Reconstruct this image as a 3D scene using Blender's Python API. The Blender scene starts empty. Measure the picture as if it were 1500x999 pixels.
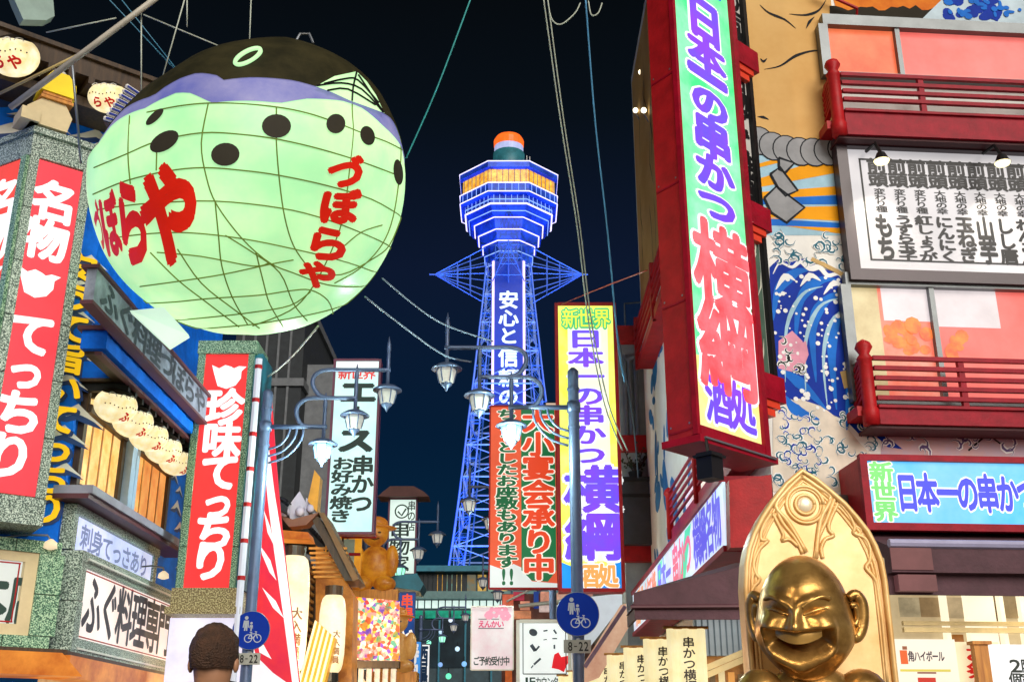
import bpy, math, random
import numpy as np
from mathutils import Matrix, Vector
from mathutils.geometry import tessellate_polygon
random.seed(7)
sc = bpy.context.scene
COL = sc.collection

# ---------------------------------------------------------------- camera
PITCH = math.radians(20.0); S = 1640.0; CZ = 1.45
cam = bpy.data.cameras.new('camera'); camo = bpy.data.objects.new('camera', cam)
COL.objects.link(camo); sc.camera = camo
camo.location = (0, 0, CZ); camo.rotation_euler = (math.pi/2 + PITCH, 0, 0)
cam.sensor_width = 36; cam.lens = S/1500*36; cam.clip_start = 0.1; cam.clip_end = 3000

# ---------------------------------------------------------------- night sky
w = bpy.data.worlds.new('World'); sc.world = w; w.use_nodes = True
nt = w.node_tree; nt.nodes.clear()
tc = nt.nodes.new('ShaderNodeTexCoord'); sx = nt.nodes.new('ShaderNodeSeparateXYZ')
cr = nt.nodes.new('ShaderNodeValToRGB'); bg = nt.nodes.new('ShaderNodeBackground'); wo = nt.nodes.new('ShaderNodeOutputWorld')
nt.links.new(tc.outputs['Generated'], sx.inputs[0]); nt.links.new(sx.outputs['Z'], cr.inputs[0])
nt.links.new(cr.outputs[0], bg.inputs[0]); nt.links.new(bg.outputs[0], wo.inputs[0])
el = cr.color_ramp.elements
el[0].position = 0.0; el[0].color = (.003, .014, .030, 1)
el[1].position = 1.0; el[1].color = (.004, .004, .005, 1)
for p_, c_ in ((.12, (.0015, .020, .052)), (.26, (.0015, .012, .036)), (.40, (.004, .009, .028)), (.52, (.0025, .005, .009)), (.62, (.002, .003, .004))):
    e_ = el.new(p_); e_.color = (*c_, 1)
bg.inputs[1].default_value = 1.0

# added broad fill light standing in for street glow, from behind the camera
fill_sun = bpy.data.lights.new('fill_sun', 'SUN'); suno = bpy.data.objects.new('fill_sun', fill_sun); COL.objects.link(suno)
fill_sun.energy = 3.5; fill_sun.angle = math.radians(40); fill_sun.color = (1, .93, .84)
suno.rotation_euler = Vector((-.30, .80, -.42)).to_track_quat('-Z', 'Y').to_euler()

sc.view_settings.view_transform = 'Standard'; sc.view_settings.look = 'None'
sc.view_settings.exposure = 0; sc.view_settings.gamma = 1

# ---------------------------------------------------------------- geometry helpers
CP, SP = math.cos(PITCH), math.sin(PITCH)
def ray(px, py):
    v = (499.5-py)/S
    return Vector(((px-750)/S, CP-v*SP, SP+v*CP))
def at(px, py, Y):                       # world point seen at a pixel, at depth Y
    d = ray(px, py); return Vector((0, 0, CZ)) + d*(Y/d.y)
class Frame:                             # a vertical plane: u along it, v = height, n out towards the street
    def __init__(s, o, d):
        l = math.hypot(*d); s.x = Vector((d[0]/l, d[1]/l, 0)); s.o = Vector((o[0], o[1], 0)); s.n = Vector((s.x.y, -s.x.x, 0))
    def uv(s, px, py, n=0):
        d = ray(px, py); c = Vector((0, 0, CZ)); t = (n-(c-s.o).dot(s.n))/d.dot(s.n); p = c+d*t
        return (p-s.o).dot(s.x), p.z
    def w(s, u, v, n=0): return s.o+s.x*u+Vector((0, 0, v))+s.n*n
    def mat(s, base=(0, 0, 0)):
        m = Matrix((s.x, (0, 0, 1), s.n)).transposed().to_4x4(); m.translation = s.w(*base); return m
WORLD = Frame((0, 0), (1, 0))
def FY(Y): return Frame((0, Y), (1, 0))

class MB:
    def __init__(s): s.v = []; s.f = []; s.m = []; s.mi = 0
    def add(s, vs, fs):
        b = len(s.v); s.v.extend([tuple(p) for p in vs]); s.f.extend([tuple(b+i for i in f) for f in fs]); s.m.extend([s.mi]*len(fs)); return s
    def box(s, x0, x1, y0, y1, z0, z1):
        if x0 > x1: x0, x1 = x1, x0
        if y0 > y1: y0, y1 = y1, y0
        if z0 > z1: z0, z1 = z1, z0
        return s.add([(x0,y0,z0),(x1,y0,z0),(x1,y1,z0),(x0,y1,z0),(x0,y0,z1),(x1,y0,z1),(x1,y1,z1),(x0,y1,z1)],
                     [(0,3,2,1),(4,5,6,7),(0,1,5,4),(1,2,6,5),(2,3,7,6),(3,0,4,7)])
    def prism(s, poly, z0, z1):          # polygon in x,y extruded in z
        a = sum(poly[i][0]*poly[(i+1) % len(poly)][1]-poly[(i+1) % len(poly)][0]*poly[i][1] for i in range(len(poly)))
        if a < 0: poly = poly[::-1]
        n = len(poly); tr = tessellate_polygon([[Vector((p[0], p[1], 0)) for p in poly]])
        vs = [(p[0], p[1], z0) for p in poly]+[(p[0], p[1], z1) for p in poly]
        fs = []
        for t in tr:
            A, B, C = [poly[i] for i in t]
            cr_ = (B[0]-A[0])*(C[1]-A[1])-(B[1]-A[1])*(C[0]-A[0])
            t = tuple(t) if cr_ > 0 else tuple(t)[::-1]
            fs.append(t[::-1]); fs.append(tuple(n+i for i in t))
        fs += [(i, (i+1) % n, n+(i+1) % n, n+i) for i in range(n)]
        return s.add(vs, fs)
    def flat(s, poly, z):                # thin paint: polygon facing +z
        tr = tessellate_polygon([[Vector((p[0], p[1], 0)) for p in poly]]); fs = []
        for t in tr:
            A, B, C = [poly[i] for i in t]
            cr_ = (B[0]-A[0])*(C[1]-A[1])-(B[1]-A[1])*(C[0]-A[0])
            fs.append(tuple(t) if cr_ > 0 else tuple(t)[::-1])
        return s.add([(p[0], p[1], z) for p in poly], fs)
    def ribbon(s, pts, wd, z, taper=False):
        vs = []; n = len(pts)
        for i, p in enumerate(pts):
            a = pts[max(0, i-1)]; b = pts[min(n-1, i+1)]; dx, dy = b[0]-a[0], b[1]-a[1]; l = math.hypot(dx, dy) or 1
            h = wd/2*((1-abs(2*i/(n-1)-1)*.9) if taper else 1)
            vs += [(p[0]-dy/l*h, p[1]+dx/l*h, z), (p[0]+dy/l*h, p[1]-dx/l*h, z)]
        return s.add(vs, [(2*i, 2*i+1, 2*i+3, 2*i+2) for i in range(n-1)])
    def disc(s, x, y, rx, ry, z, n=14, rot=0):
        c, q = math.cos(rot), math.sin(rot)
        return s.add([(x+rx*math.cos(2*math.pi*k/n)*c-ry*math.sin(2*math.pi*k/n)*q, y+rx*math.cos(2*math.pi*k/n)*q+ry*math.sin(2*math.pi*k/n)*c, z) for k in range(n)], [tuple(range(n))])
    def tube(s, pts, r, n=6, cap=True):
        pts = [Vector(p) for p in pts]; N = len(pts); rs = r if isinstance(r, (list, tuple)) else [r]*N
        vs = []; up = None
        for i, p in enumerate(pts):
            t = (pts[min(N-1, i+1)]-pts[max(0, i-1)]).normalized()
            if up is None: up = Vector((0, 0, 1)) if abs(t.z) < .9 else Vector((1, 0, 0))
            a = t.cross(up).normalized(); b = a.cross(t).normalized(); up = b
            for k in range(n):
                th = 2*math.pi*k/n; vs.append(p+(a*math.cos(th)+b*math.sin(th))*rs[i])
        fs = [(i*n+k, (i+1)*n+k, (i+1)*n+(k+1) % n, i*n+(k+1) % n) for i in range(N-1) for k in range(n)]
        if cap: fs += [tuple(range(n)), tuple(range((N-1)*n, N*n))[::-1]]
        return s.add(vs, fs)
    def bar(s, a, b, wd, hd, upv=(0, 0, 1)):   # rectangular bar from a to b
        a, b = Vector(a), Vector(b); t = (b-a).normalized(); u_ = Vector(upv)
        if abs(t.dot(u_)) > .95: u_ = Vector((1, 0, 0))
        x = t.cross(u_).normalized()*wd/2; y = x.cross(t).normalized()*hd/2
        vs = [a-x-y, a+x-y, a+x+y, a-x+y, b-x-y, b+x-y, b+x+y, b-x+y]
        return s.add(vs, [(0,3,2,1),(4,5,6,7),(0,1,5,4),(1,2,6,5),(2,3,7,6),(3,0,4,7)])
    def lathe(s, prof, cx=0, cy=0, cz=0, n=12, axis='y'):   # profile (r, h); axis along local y (height in a frame) or z
        vs = []
        for r, h in prof:
            for k in range(n):
                th = 2*math.pi*k/n; c, q = r*math.cos(th), r*math.sin(th)
                vs.append((cx+c, cy+h, cz-q) if axis == 'y' else (cx+c, cy+q, cz+h))
        fs = [(i*n+k, i*n+(k+1) % n, (i+1)*n+(k+1) % n, (i+1)*n+k) for i in range(len(prof)-1) for k in range(n)]
        fs += [tuple(range(n))[::-1], tuple(range((len(prof)-1)*n, len(prof)*n))]
        return s.add(vs, fs)
    def ball(s, c, r, n=12, m=8):
        rx, ry, rz = (r, r, r) if not isinstance(r, (tuple, list)) else r
        vs = [(c[0]+rx*math.sin(math.pi*j/m)*math.cos(2*math.pi*k/n), c[1]+ry*math.cos(math.pi*j/m), c[2]-rz*math.sin(math.pi*j/m)*math.sin(2*math.pi*k/n)) for j in range(m+1) for k in range(n)]
        return s.add(vs, [(j*n+k, (j+1)*n+k, (j+1)*n+(k+1) % n, j*n+(k+1) % n) for j in range(m) for k in range(n)])
    def build(s, name, mats, parent=None, off=(0, 0, 0), smooth=False):
        me = bpy.data.meshes.new(name)
        vs = [(x-off[0], y-off[1], z-off[2]) for x, y, z in s.v] if any(off) else s.v
        me.from_pydata([tuple(map(float, q)) for q in vs], [], s.f)
        for m in (mats if isinstance(mats, (list, tuple)) else [mats]): me.materials.append(m)
        if any(s.m): me.polygons.foreach_set('material_index', s.m)
        if smooth: me.polygons.foreach_set('use_smooth', [True]*len(me.polygons))
        me.update()
        o = bpy.data.objects.new(name, me); COL.objects.link(o)
        if parent is not None: o.parent = parent
        return o

def tag(o, label=None, cat=None, group=None, kind=None):
    if label: o['label'] = label
    if cat: o['category'] = cat
    if group: o['group'] = group
    if kind: o['kind'] = kind
    return o
class Thing:
    def __init__(s, name, label, cat, frame=WORLD, base=(0, 0, 0), group=None):
        s.e = bpy.data.objects.new(name, None); COL.objects.link(s.e); s.e.empty_display_size = .2
        s.off = base; s.e.matrix_world = frame.mat(base); tag(s.e, label, cat, group); s.fr = frame
    def part(s, name, mb, mats, parent=None, smooth=False, label=None):
        o = mb.build(name, mats, parent or s.e, s.off, smooth)
        if label: o['label'] = label
        return o
    def repeat(s, name, mb, mats, places, parent=None, smooth=False, scales=None):
        """alike pieces that share one mesh: mb is built around (0,0,0) and copied to every place"""
        first = mb.build(name, mats, parent or s.e, (0, 0, 0), smooth); out = [first]
        for i, p in enumerate(places):
            o = first if i == 0 else first.copy()
            if i: COL.objects.link(o); out.append(o)
            o.location = (p[0]-s.off[0], p[1]-s.off[1], p[2]-s.off[2])
            if len(p) > 3: o.rotation_euler = (0, 0, p[3])
            if scales: o.scale = scales[i]
        return out
def single(name, label, cat, mb, mats, frame=WORLD, base=(0, 0, 0), group=None, smooth=False, kind=None):
    o = mb.build(name, mats, None, base, smooth); o.matrix_world = frame.mat(base); tag(o, label, cat, group, kind); return o
def copy_tree(o, parent=None):
    c = o.copy(); COL.objects.link(c); c.parent = parent
    for ch in list(o.children): copy_tree(ch, c)
    return c

# ---------------------------------------------------------------- materials
def lin(c):
    if isinstance(c, str): c = tuple(int(c[i:i+2], 16)/255 for i in (0, 2, 4))
    return tuple(x/12.92 if x <= .04045 else ((x+.055)/1.055)**2.4 for x in c)
_mc = {}
def mat(name, col, rough=.6, metal=0, var=.12, scale=3, bump=0, emi=0, col2=None, spec=.5, evar=.0, coat=0):
    """procedural principled material; col is an sRGB hex; var = patchy tone, emi = emission strength"""
    if name in _mc: return _mc[name]
    m = bpy.data.materials.new(name); m.use_nodes = True; n = m.node_tree; b = n.nodes['Principled BSDF']
    c = lin(col); c2 = lin(col2) if col2 else tuple(x*(1-var*2) for x in c)
    t = n.nodes.new('ShaderNodeTexCoord'); no = n.nodes.new('ShaderNodeTexNoise'); no.inputs['Scale'].default_value = scale
    no.inputs['Detail'].default_value = 5; no.inputs['Roughness'].default_value = .65
    n.links.new(t.outputs['Object'], no.inputs['Vector'])
    r = n.nodes.new('ShaderNodeValToRGB'); r.color_ramp.elements[0].position = .35; r.color_ramp.elements[1].position = .65
    r.color_ramp.elements[0].color = (*c2, 1); r.color_ramp.elements[1].color = (*c, 1)
    n.links.new(no.outputs['Fac'], r.inputs[0])
    if emi:
        k = .35
        mx = n.nodes.new('ShaderNodeMix'); mx.data_type = 'RGBA'; mx.blend_type = 'MULTIPLY'; mx.inputs[0].default_value = 1
        n.links.new(r.outputs[0], mx.inputs[6]); mx.inputs[7].default_value = (k, k, k, 1)
        n.links.new(mx.outputs[2], b.inputs['Base Color'])
        n.links.new(r.outputs[0], b.inputs['Emission Color']); n3 = n.nodes.new('ShaderNodeTexNoise'); n3.inputs['Scale'].default_value = .9; n3.inputs['Detail'].default_value = 2; n.links.new(t.outputs['Object'], n3.inputs['Vector'])
        mr = n.nodes.new('ShaderNodeMapRange'); mr.inputs[1].default_value = .3; mr.inputs[2].default_value = .7; mr.inputs[3].default_value = emi*.84; mr.inputs[4].default_value = emi*1.14; n.links.new(n3.outputs['Fac'], mr.inputs[0]); n.links.new(mr.outputs[0], b.inputs['Emission Strength'])
    else: n.links.new(r.outputs[0], b.inputs['Base Color'])
    b.inputs['Roughness'].default_value = rough; b.inputs['Metallic'].default_value = metal
    b.inputs['Specular IOR Level'].default_value = spec
    if coat: b.inputs['Coat Weight'].default_value = coat
    if bump:
        bp = n.nodes.new('ShaderNodeBump'); n2 = n.nodes.new('ShaderNodeTexNoise'); n2.inputs['Scale'].default_value = scale*8; n2.inputs['Detail'].default_value = 4
        n.links.new(t.outputs['Object'], n2.inputs['Vector']); n.links.new(n2.outputs['Fac'], bp.inputs['Height'])
        bp.inputs['Strength'].default_value = bump; bp.inputs['Distance'].default_value = .02; n.links.new(bp.outputs[0], b.inputs['Normal'])
    _mc[name] = m; return m
def lit(name, col, e=.9, var=.03, scale=1.2, col2=None, rough=.35): return mat(name, col, rough, emi=e, var=var, scale=scale, col2=col2, spec=.2)
def speckle(name, c1, c2, c3, scale=60):
    if name in _mc: return _mc[name]
    m = bpy.data.materials.new(name); m.use_nodes = True; n = m.node_tree; b = n.nodes['Principled BSDF']
    t = n.nodes.new('ShaderNodeTexCoord'); vo = n.nodes.new('ShaderNodeTexNoise'); vo.inputs['Scale'].default_value = scale; vo.inputs['Detail'].default_value = 3
    r = n.nodes.new('ShaderNodeValToRGB'); e = r.color_ramp.elements; r.color_ramp.interpolation = 'CONSTANT'
    e[0].color = (*lin(c1), 1); e[1].position = .47; e[1].color = (*lin(c2), 1); q = e.new(.56); q.color = (*lin(c3), 1)
    n.links.new(t.outputs['Object'], vo.inputs['Vector']); n.links.new(vo.outputs['Fac'], r.inputs[0]); n.links.new(r.outputs[0], b.inputs['Base Color'])
    b.inputs['Roughness'].default_value = .45; _mc[name] = m; return m
def wood(name, c1, c2, scale=8, rough=.5):
    if name in _mc: return _mc[name]
    m = bpy.data.materials.new(name); m.use_nodes = True; n = m.node_tree; b = n.nodes['Principled BSDF']
    t = n.nodes.new('ShaderNodeTexCoord'); mp = n.nodes.new('ShaderNodeMapping'); mp.inputs['Scale'].default_value = (scale*3, scale*.35, scale*3)
    no = n.nodes.new('ShaderNodeTexNoise'); no.inputs['Scale'].default_value = 1; no.inputs['Detail'].default_value = 6; no.inputs['Distortion'].default_value = .6
    r = n.nodes.new('ShaderNodeValToRGB'); r.color_ramp.elements[0].position = .3; r.color_ramp.elements[1].position = .7
    r.color_ramp.elements[0].color = (*lin(c1), 1); r.color_ramp.elements[1].color = (*lin(c2), 1)
    n.links.new(t.outputs['Object'], mp.inputs[0]); n.links.new(mp.outputs[0], no.inputs['Vector']); n.links.new(no.outputs['Fac'], r.inputs[0]); n.links.new(r.outputs[0], b.inputs['Base Color'])
    b.inputs['Roughness'].default_value = rough; _mc[name] = m; return m

# ---------------------------------------------------------------- lettering
_g = {}
def glyph(ch):
    if ch in _g: return _g[ch]
    c = bpy.data.curves.new('t', 'FONT'); c.body = ch; c.size = 1; c.resolution_u = 3
    o = bpy.data.objects.new('t', c); COL.objects.link(o); bpy.context.view_layer.update()
    dg = bpy.context.evaluated_depsgraph_get(); m = bpy.data.meshes.new_from_object(o.evaluated_get(dg), depsgraph=dg)
    vs = np.array([(q.co.x, q.co.y) for q in m.vertices]) if len(m.vertices) else np.zeros((0, 2)); fs = [tuple(p.vertices) for p in m.polygons]
    bpy.data.objects.remove(o); bpy.data.curves.remove(c); bpy.data.meshes.remove(m)
    _g[ch] = (vs, fs); return _g[ch]
_ref = glyph('国')[0]; EX0, EX1 = _ref[:, 0].min(), _ref[:, 0].max(); EY0, EY1 = _ref[:, 1].min(), _ref[:, 1].max()
def put(mb, ch, x0, y0, x1, y1, z, bold=.02, k=6, fit=False, fn=None):
    """one character in the box x0..x1, y0..y1 at z; bold = stroke growth as a share of the character"""
    vs, fs = glyph(ch)
    if not len(vs): return
    if ch in '-‐':
        ym = (y0+y1)/2; mb.box(x0+.15*(x1-x0), x1-.15*(x1-x0), ym-.06*(y1-y0), ym+.06*(y1-y0), z, z+.002); return
    if ch in '1!' and not fn: xm = (x0+x1)/2; x0, x1 = xm-.22*(x1-x0), xm+.22*(x1-x0)
    if fit or ord(ch) < 256: a0, a1, b0, b1 = vs[:, 0].min(), vs[:, 0].max(), vs[:, 1].min(), vs[:, 1].max()
    else: a0, a1, b0, b1 = EX0, EX1, EY0, EY1
    X = x0+(vs[:, 0]-a0)/max(a1-a0, 1e-6)*(x1-x0); Y = y0+(vs[:, 1]-b0)/max(b1-b0, 1e-6)*(y1-y0)
    sh = [(0, 0)]+([(bold*math.cos(2*math.pi*i/k), bold*math.sin(2*math.pi*i/k)) for i in range(k)] if bold else [])
    for i, (dx, dy) in enumerate(sh):
        P = [(a+dx*abs(x1-x0), b+dy*abs(y1-y0), z+.0003*i) for a, b in zip(X, Y)]
        if fn: P = [fn(*p) for p in P]
        mb.add(P, fs)
def vtext(mb, s, x0, x1, y1, y0, z, bold=.02, k=6, fill=.92, wd=None):
    """vertical column from y1 (top) down to y0"""
    h = (y1-y0)/len(s)
    for i, ch in enumerate(s):
        t = y1-i*h; g = h*(1-fill)/2
        if ch in 'っょゃゅ': put(mb, ch, x0+(x1-x0)*.12, t-h+g, x1, t-g, z, bold, k)
        elif ch == 'ー':
            xm = (x0+x1)/2; mb.box(xm-(x1-x0)*.07, xm+(x1-x0)*.07, t-h+g*2, t-g*2, z, z+.002)
        else: put(mb, ch, x0, t-h+g, x1, t-g, z, bold, k)
def htext(mb, s, x0, x1, y1, y0, z, bold=.02, k=6, fill=.92):
    h = (x1-x0)/len(s)
    for i, ch in enumerate(s):
        g = h*(1-fill)/2; put(mb, ch, x0+i*h+g, y0, x0+(i+1)*h-g, y1, z, bold, k)
def signtext(th, items, parent=None, halo=None, col=None, hb=.085, b=.03, z=0, name='lettering', e=.95, halo_k=10):
    """items: ('v'|'h'|'c', string, x0, x1, ytop, ybottom)"""
    if halo:
        mb = MB()
        for kd, s, x0, x1, y1, y0 in items: (vtext if kd == 'v' else htext)(mb, s, x0, x1, y1, y0, z, hb, halo_k)
        th.part(name+'_outline', mb, halo, parent)
    mb = MB()
    for kd, s, x0, x1, y1, y0 in items: (vtext if kd == 'v' else htext)(mb, s, x0, x1, y1, y0, z+.006, b, 6)
    return th.part(name, mb, col, parent)

def slabs(T, name, box, m, L=.55, gap=.006, jit=.004, parent=None):
    """a run of stone slabs along the longest side of the box, each slab a part"""
    x0, x1, y0, y1, z0, z1 = box; ax = 0 if (x1-x0) >= (y1-y0) else 1; a0, a1 = (x0, x1) if ax == 0 else (y0, y1); n = max(1, round((a1-a0)/L)); d = (a1-a0)/n; r = random.Random(int(a0*100)+n)
    for i in range(n):
        mb = MB(); s0, s1 = a0+i*d+gap, a0+(i+1)*d-gap; zz = z1+r.uniform(-jit, jit)
        if ax == 0: mb.box(s0, s1, y0, y1, z0, zz)
        else: mb.box(x0, x1, s0, s1, z0, zz)
        T.part(name, mb, m, parent)
# common materials
M = dict(
 black=mat('black_metal', '141416', .45, .3), white=mat('white_paint', 'e2e0da', .5, var=.05), red=mat('red_paint', 'b51a20', .5, var=.16, spec=.25, bump=.12, scale=5),
 dred=mat('deep_red_paint', 'a00a26', .5, var=.18, spec=.2, bump=.12, scale=5), blue=mat('blue_wall_paint', '0a7cff', .6, var=.13, col2='0862d8', spec=.15), navy=mat('navy_paint', '123a7c', .5),
 teal=mat('teal_paint', '126f86', .5, var=.15), granite=speckle('grey_granite', '3c4a46', '8b9f94', 'ccd8ce', 70), ggran=speckle('green_granite', '2f5443', '74a283', 'bcd6b6', 70),
 steel=mat('grey_steel', '8d949c', .4, .7, var=.1), pole=mat('lamp_post_paint', '5a6a8c', .4, .3, var=.1), brown=wood('dark_brown_timber', '2e2013', '4d3822'),
 timber=wood('orange_timber', 'a8651e', 'd8933a'), cream=mat('cream_plaster', 'dcc9a0', .7, var=.08), grey=mat('grey_concrete', '6d7175', .8, var=.15, bump=.3),
 dgrey=mat('dark_grey_concrete', '2c3135', .8, var=.18, bump=.3), awn=mat('plum_brown_canvas', '5b3a44', .75, var=.18, scale=3, bump=.3), lteal=mat('wood_lilac', '9a9ab0', .5),
 asphalt=mat('asphalt', '3b3c40', .85, var=.2, scale=6, bump=.5), pave=mat('paving', '77736c', .8, var=.15, scale=5), wire=mat('pale_cable', 'b9c2b4', .5), wired=mat('dark_cable', '3e4a55', .5),
)

# ---------------------------------------------------------------- the ground
_m = MB(); _m.add([(-900, -300, 0), (900, -300, 0), (900, 1200, 0), (-900, 1200, 0)], [(0, 1, 2, 3)])
tag(_m.build('ground', M['pave']), kind='structure')
_m = MB(); _m.add([(-3.4, -30, .004), (.7, -30, .004), (.7, 160, .004), (-3.4, 160, .004)], [(0, 1, 2, 3)])
tag(_m.build('street', M['asphalt']), kind='structure')
# ================================================================ LEFT: blue restaurant building
FL = Frame((-5.4, 0), (0, 1)); FC = Frame((-5.4, 13.3), (.78, .62))
G1 = 'parts of the blue restaurant front'
def fpx(fr, px, py, n=0): return fr.uv(px, py, n)
BL = Thing('restaurant_building', 'bright blue corner restaurant building with white wave peaks painted on its walls', 'building', WORLD, (-5.4, 0, -13.3))
def wprism(poly, z0, z1):                # footprint polygon in world x,y -> frame WORLD coords (x, z, -y)
    mb = MB(); mb.prism(poly, z0, z1); mb.v = [(x, z, -y) for x, y, z in mb.v]; return mb
foot = [(-5.4, 13.3), (-5.4, 19.6), (-14, 19.6), (-14, 6.47)]
EV = FC.uv(120, 78, .8)[1]; SHV = FC.uv(75, 140, .5)[1]
BL.part('wall', wprism(foot, 0, EV-.3), M['blue'])
# painted wave peaks on both walls (flat paint)
def peaks(fr, spots, name, off=.006):
    th = MB()
    for (u, v, s) in spots:
        th.mi = 1; th.flat([(u-s, v-s*.28), (u-s*.45, v+s*.05), (u, v+s*.3), (u+s*.5, v-s*.02), (u+s, v-s*.34), (u+s*.3, v-s*.2), (u, v-s*.12), (u-s*.3, v-s*.25)], off)
        th.mi = 0; th.flat([(u-s, v-s*.2), (u-s*.45, v+s*.12), (u, v+s*.45), (u+s*.5, v+s*.08), (u+s, v-s*.25), (u+s*.35, v+s*.0), (u, v+s*.1), (u-s*.35, v-s*.06)], off+.003)
    return th
def fr_part(th, fr, name, mb, mats, base=(0, 0, 0)):      # part whose geometry lives in another frame
    o = mb.build(name, mats, th.e); o.matrix_parent_inverse = th.e.matrix_world.inverted(); o.matrix_world = fr.mat(); 
    o.matrix_parent_inverse = Matrix.Identity(4); o.matrix_local = th.e.matrix_world.inverted() @ fr.mat(); return o
rnd = random.Random(3)
sp = []
for px, py, s in ((85, 150, .3), (60, 175, .35), (20, 200, .4), (150, 225, .35), (140, 205, .3), (128, 300, .25), (125, 420, .3), (110, 460, .22), (132, 385, .2), (108, 520, .25), (100, 560, .22), (112, 610, .3), (92, 640, .28), (95, 690, .2), (20, 150, .5), (45, 130, .4)):
    u, v = FC.uv(px, py); sp.append((u, v, s))
for s1 in sp: fr_part(BL, FC, 'wave_painting', peaks(FC, [(s1[0], s1[1], s1[2]*1.2)], ''), [M['white'], M['navy']])
sp = []
for px, py, s in ((152, 550, .5), (158, 575, .45), (150, 600, .5), (258, 745, .45), (262, 775, .4), (255, 700, .35), (266, 830, .5), (250, 800, .4), (262, 720, .3), (275, 640, .35), (286, 560, .4)):
    u, v = FL.uv(px, py); sp.append((u, v, s*.7))
for s1 in sp: fr_part(BL, FL, 'wave_painting', peaks(FL, [s1], ''), [M['white'], M['navy']])
# gold slogan on the corner wall
mb = MB(); s_ = '安うて旨いてっちり'
u1, vt = FC.uv(122, 372, .03); u0, vb = FC.uv(62, 762, .03)
hh = (vt-vb)/9
for i, ch in enumerate(s_):
    t = (i+.5)/9; px = 118-t*54; py = 392+(745-392)*i/8; uc, vc = FC.uv(px, py, .03)
    put(mb, ch, uc-.21, vc-hh*.47, uc+.21, vc+hh*.47, .03, .04, 8)
o = fr_part(BL, FC, 'lettering', mb, lit('gold_letter', 'ffc81e', .85))
mb2 = MB()
for i, ch in enumerate(s_):
    t = (i+.5)/9; px = 118-t*54; py = 392+(745-392)*i/8; uc, vc = FC.uv(px, py, .03)
    put(mb2, ch, uc-.17, vc-hh*.52, uc+.25, vc+hh*.42, .012, .06, 8)
fr_part(BL, FC, 'lettering_shadow', mb2, M['navy'])
# top eave of dark timber with rafters, on the chamfered corner
mb = MB(); mb.box(-8, .25, EV-.30, EV-.06, 0, .8); mb.box(-8, .3, EV-.06, EV, -.6, .85)
fr_part(BL, FC, 'roof', mb, M['brown'])
mb = MB(); mb.box(-8, .1, SHV, SHV+.13, 0, .5)
fr_part(BL, FC, 'shelf', mb, M['brown'])
ra = MB(); ra.box(-.04, .04, -.05, .05, -.02, .82); first = None
for i in range(22):
    if first is None: first = fr_part(BL, FC, 'rafter', ra, M['brown']); o = first
    else: o = first.copy(); COL.objects.link(o)
    o.matrix_local = BL.e.matrix_world.inverted() @ FC.mat((-.1-i*.25, EV-.35, 0))

# pufferfish face lanterns
def puffer_lantern(fr, base, r, label, group, first=None, yaw=0, text='ふ', name='pufferfish_lantern'):
    if first is not None:
        c = copy_tree(first.e); c.matrix_world = fr.mat(base) @ Matrix.Rotation(yaw, 4, 'Y') @ Matrix.Rotation(.45, 4, 'X') @ Matrix.Scale(r, 4); c['label'] = label; c['group'] = group; return c
    t = Thing(name, label, 'lantern', fr, (0, 0, 0), group)
    m = MB(); n_, k_ = 24, 12
    def sh(x, y, z, s=1): return (x*s, y*.82*s, z*.8*s)
    m.ball((0, 0, 0), (1, .82, .85), 24, 14); b = t.part('body', m, lit('lantern_cream', 'fff4d0', .98, var=.1, col2='f6dc98', scale=2), smooth=True)
    def on(x, y, s=1.02):
        zz = max(0, 1-(x)**2-(y/.82)**2); return (x*s, y*s, math.sqrt(zz)*.85*s)
    cap = MB(); vs = []; 
    for j in range(7):
        for i in range(25):
            th = 2*math.pi*i/24; e = math.radians(90-j*46/6*(1+.10*math.cos(2*th)))
            vs.append((1.03*math.cos(e)*math.cos(th), .845*math.sin(e), -.88*math.cos(e)*math.sin(th)))
    cap.add(vs, [(j*25+i, (j+1)*25+i, (j+1)*25+i+1, j*25+i+1) for j in range(6) for i in range(24)])
    t.part('cap', cap, mat('cap_black', '2b2118', .5), smooth=True)
    fi = MB()
    for sx_ in (-.45, 0, .4):
        fi.tube([on(sx_+.15*math.cos(a_), .46+.16*math.sin(a_), 1.07) for a_ in np.linspace(.2, 2.9, 7)], .022, 5)
    t.part('fin', fi, M['white'])
    d = MB()
    for i in range(9):
        x = -.72+i*.18; y = .12+.05*math.sin(i*1.3); p = on(x, y, 1.02); d.ball(p, .035, 6, 4)
    t.part('spot', d, M['black'])
    l = MB()
    for ch, cx in zip(text, (-.3, .3) if len(text) > 1 else (.3,)):
        put(l, ch, cx-.22, -.55, cx+.22, -.08, 0, .05, 8, fn=lambda x, y, z: on(x, y, 1.03+z))
    t.part('lettering', l, lit('lantern_red', 'd8281c', .6)); 
    t.e.matrix_world = fr.mat(base) @ Matrix.Rotation(yaw, 4, 'Y') @ Matrix.Rotation(.45, 4, 'X') @ Matrix.Scale(r, 4)
    return t
GL = 'pufferfish faced lanterns on the blue building'
pl = None
for i, (px, py, r, n, lab) in enumerate(((20, 83, .42, 1.0, 'white pufferfish face lantern at the far left under the top eave'), (80, 104, .30, .5, 'pufferfish face lantern half hidden behind the diagonal pole under the top eave'), (158, 143, .34, 1.0, 'pufferfish face lantern beside the striped tail of the giant green lantern'))):
    u, v = FC.uv(px, py, n); r *= .72
    q = puffer_lantern(FC, (u, v, n), r, lab, GL, pl, yaw=math.radians(-35), text='らや'); pl = pl or q
words = ('nearest', 'second', 'middle', 'fourth', 'farthest')
pl2 = None
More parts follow.
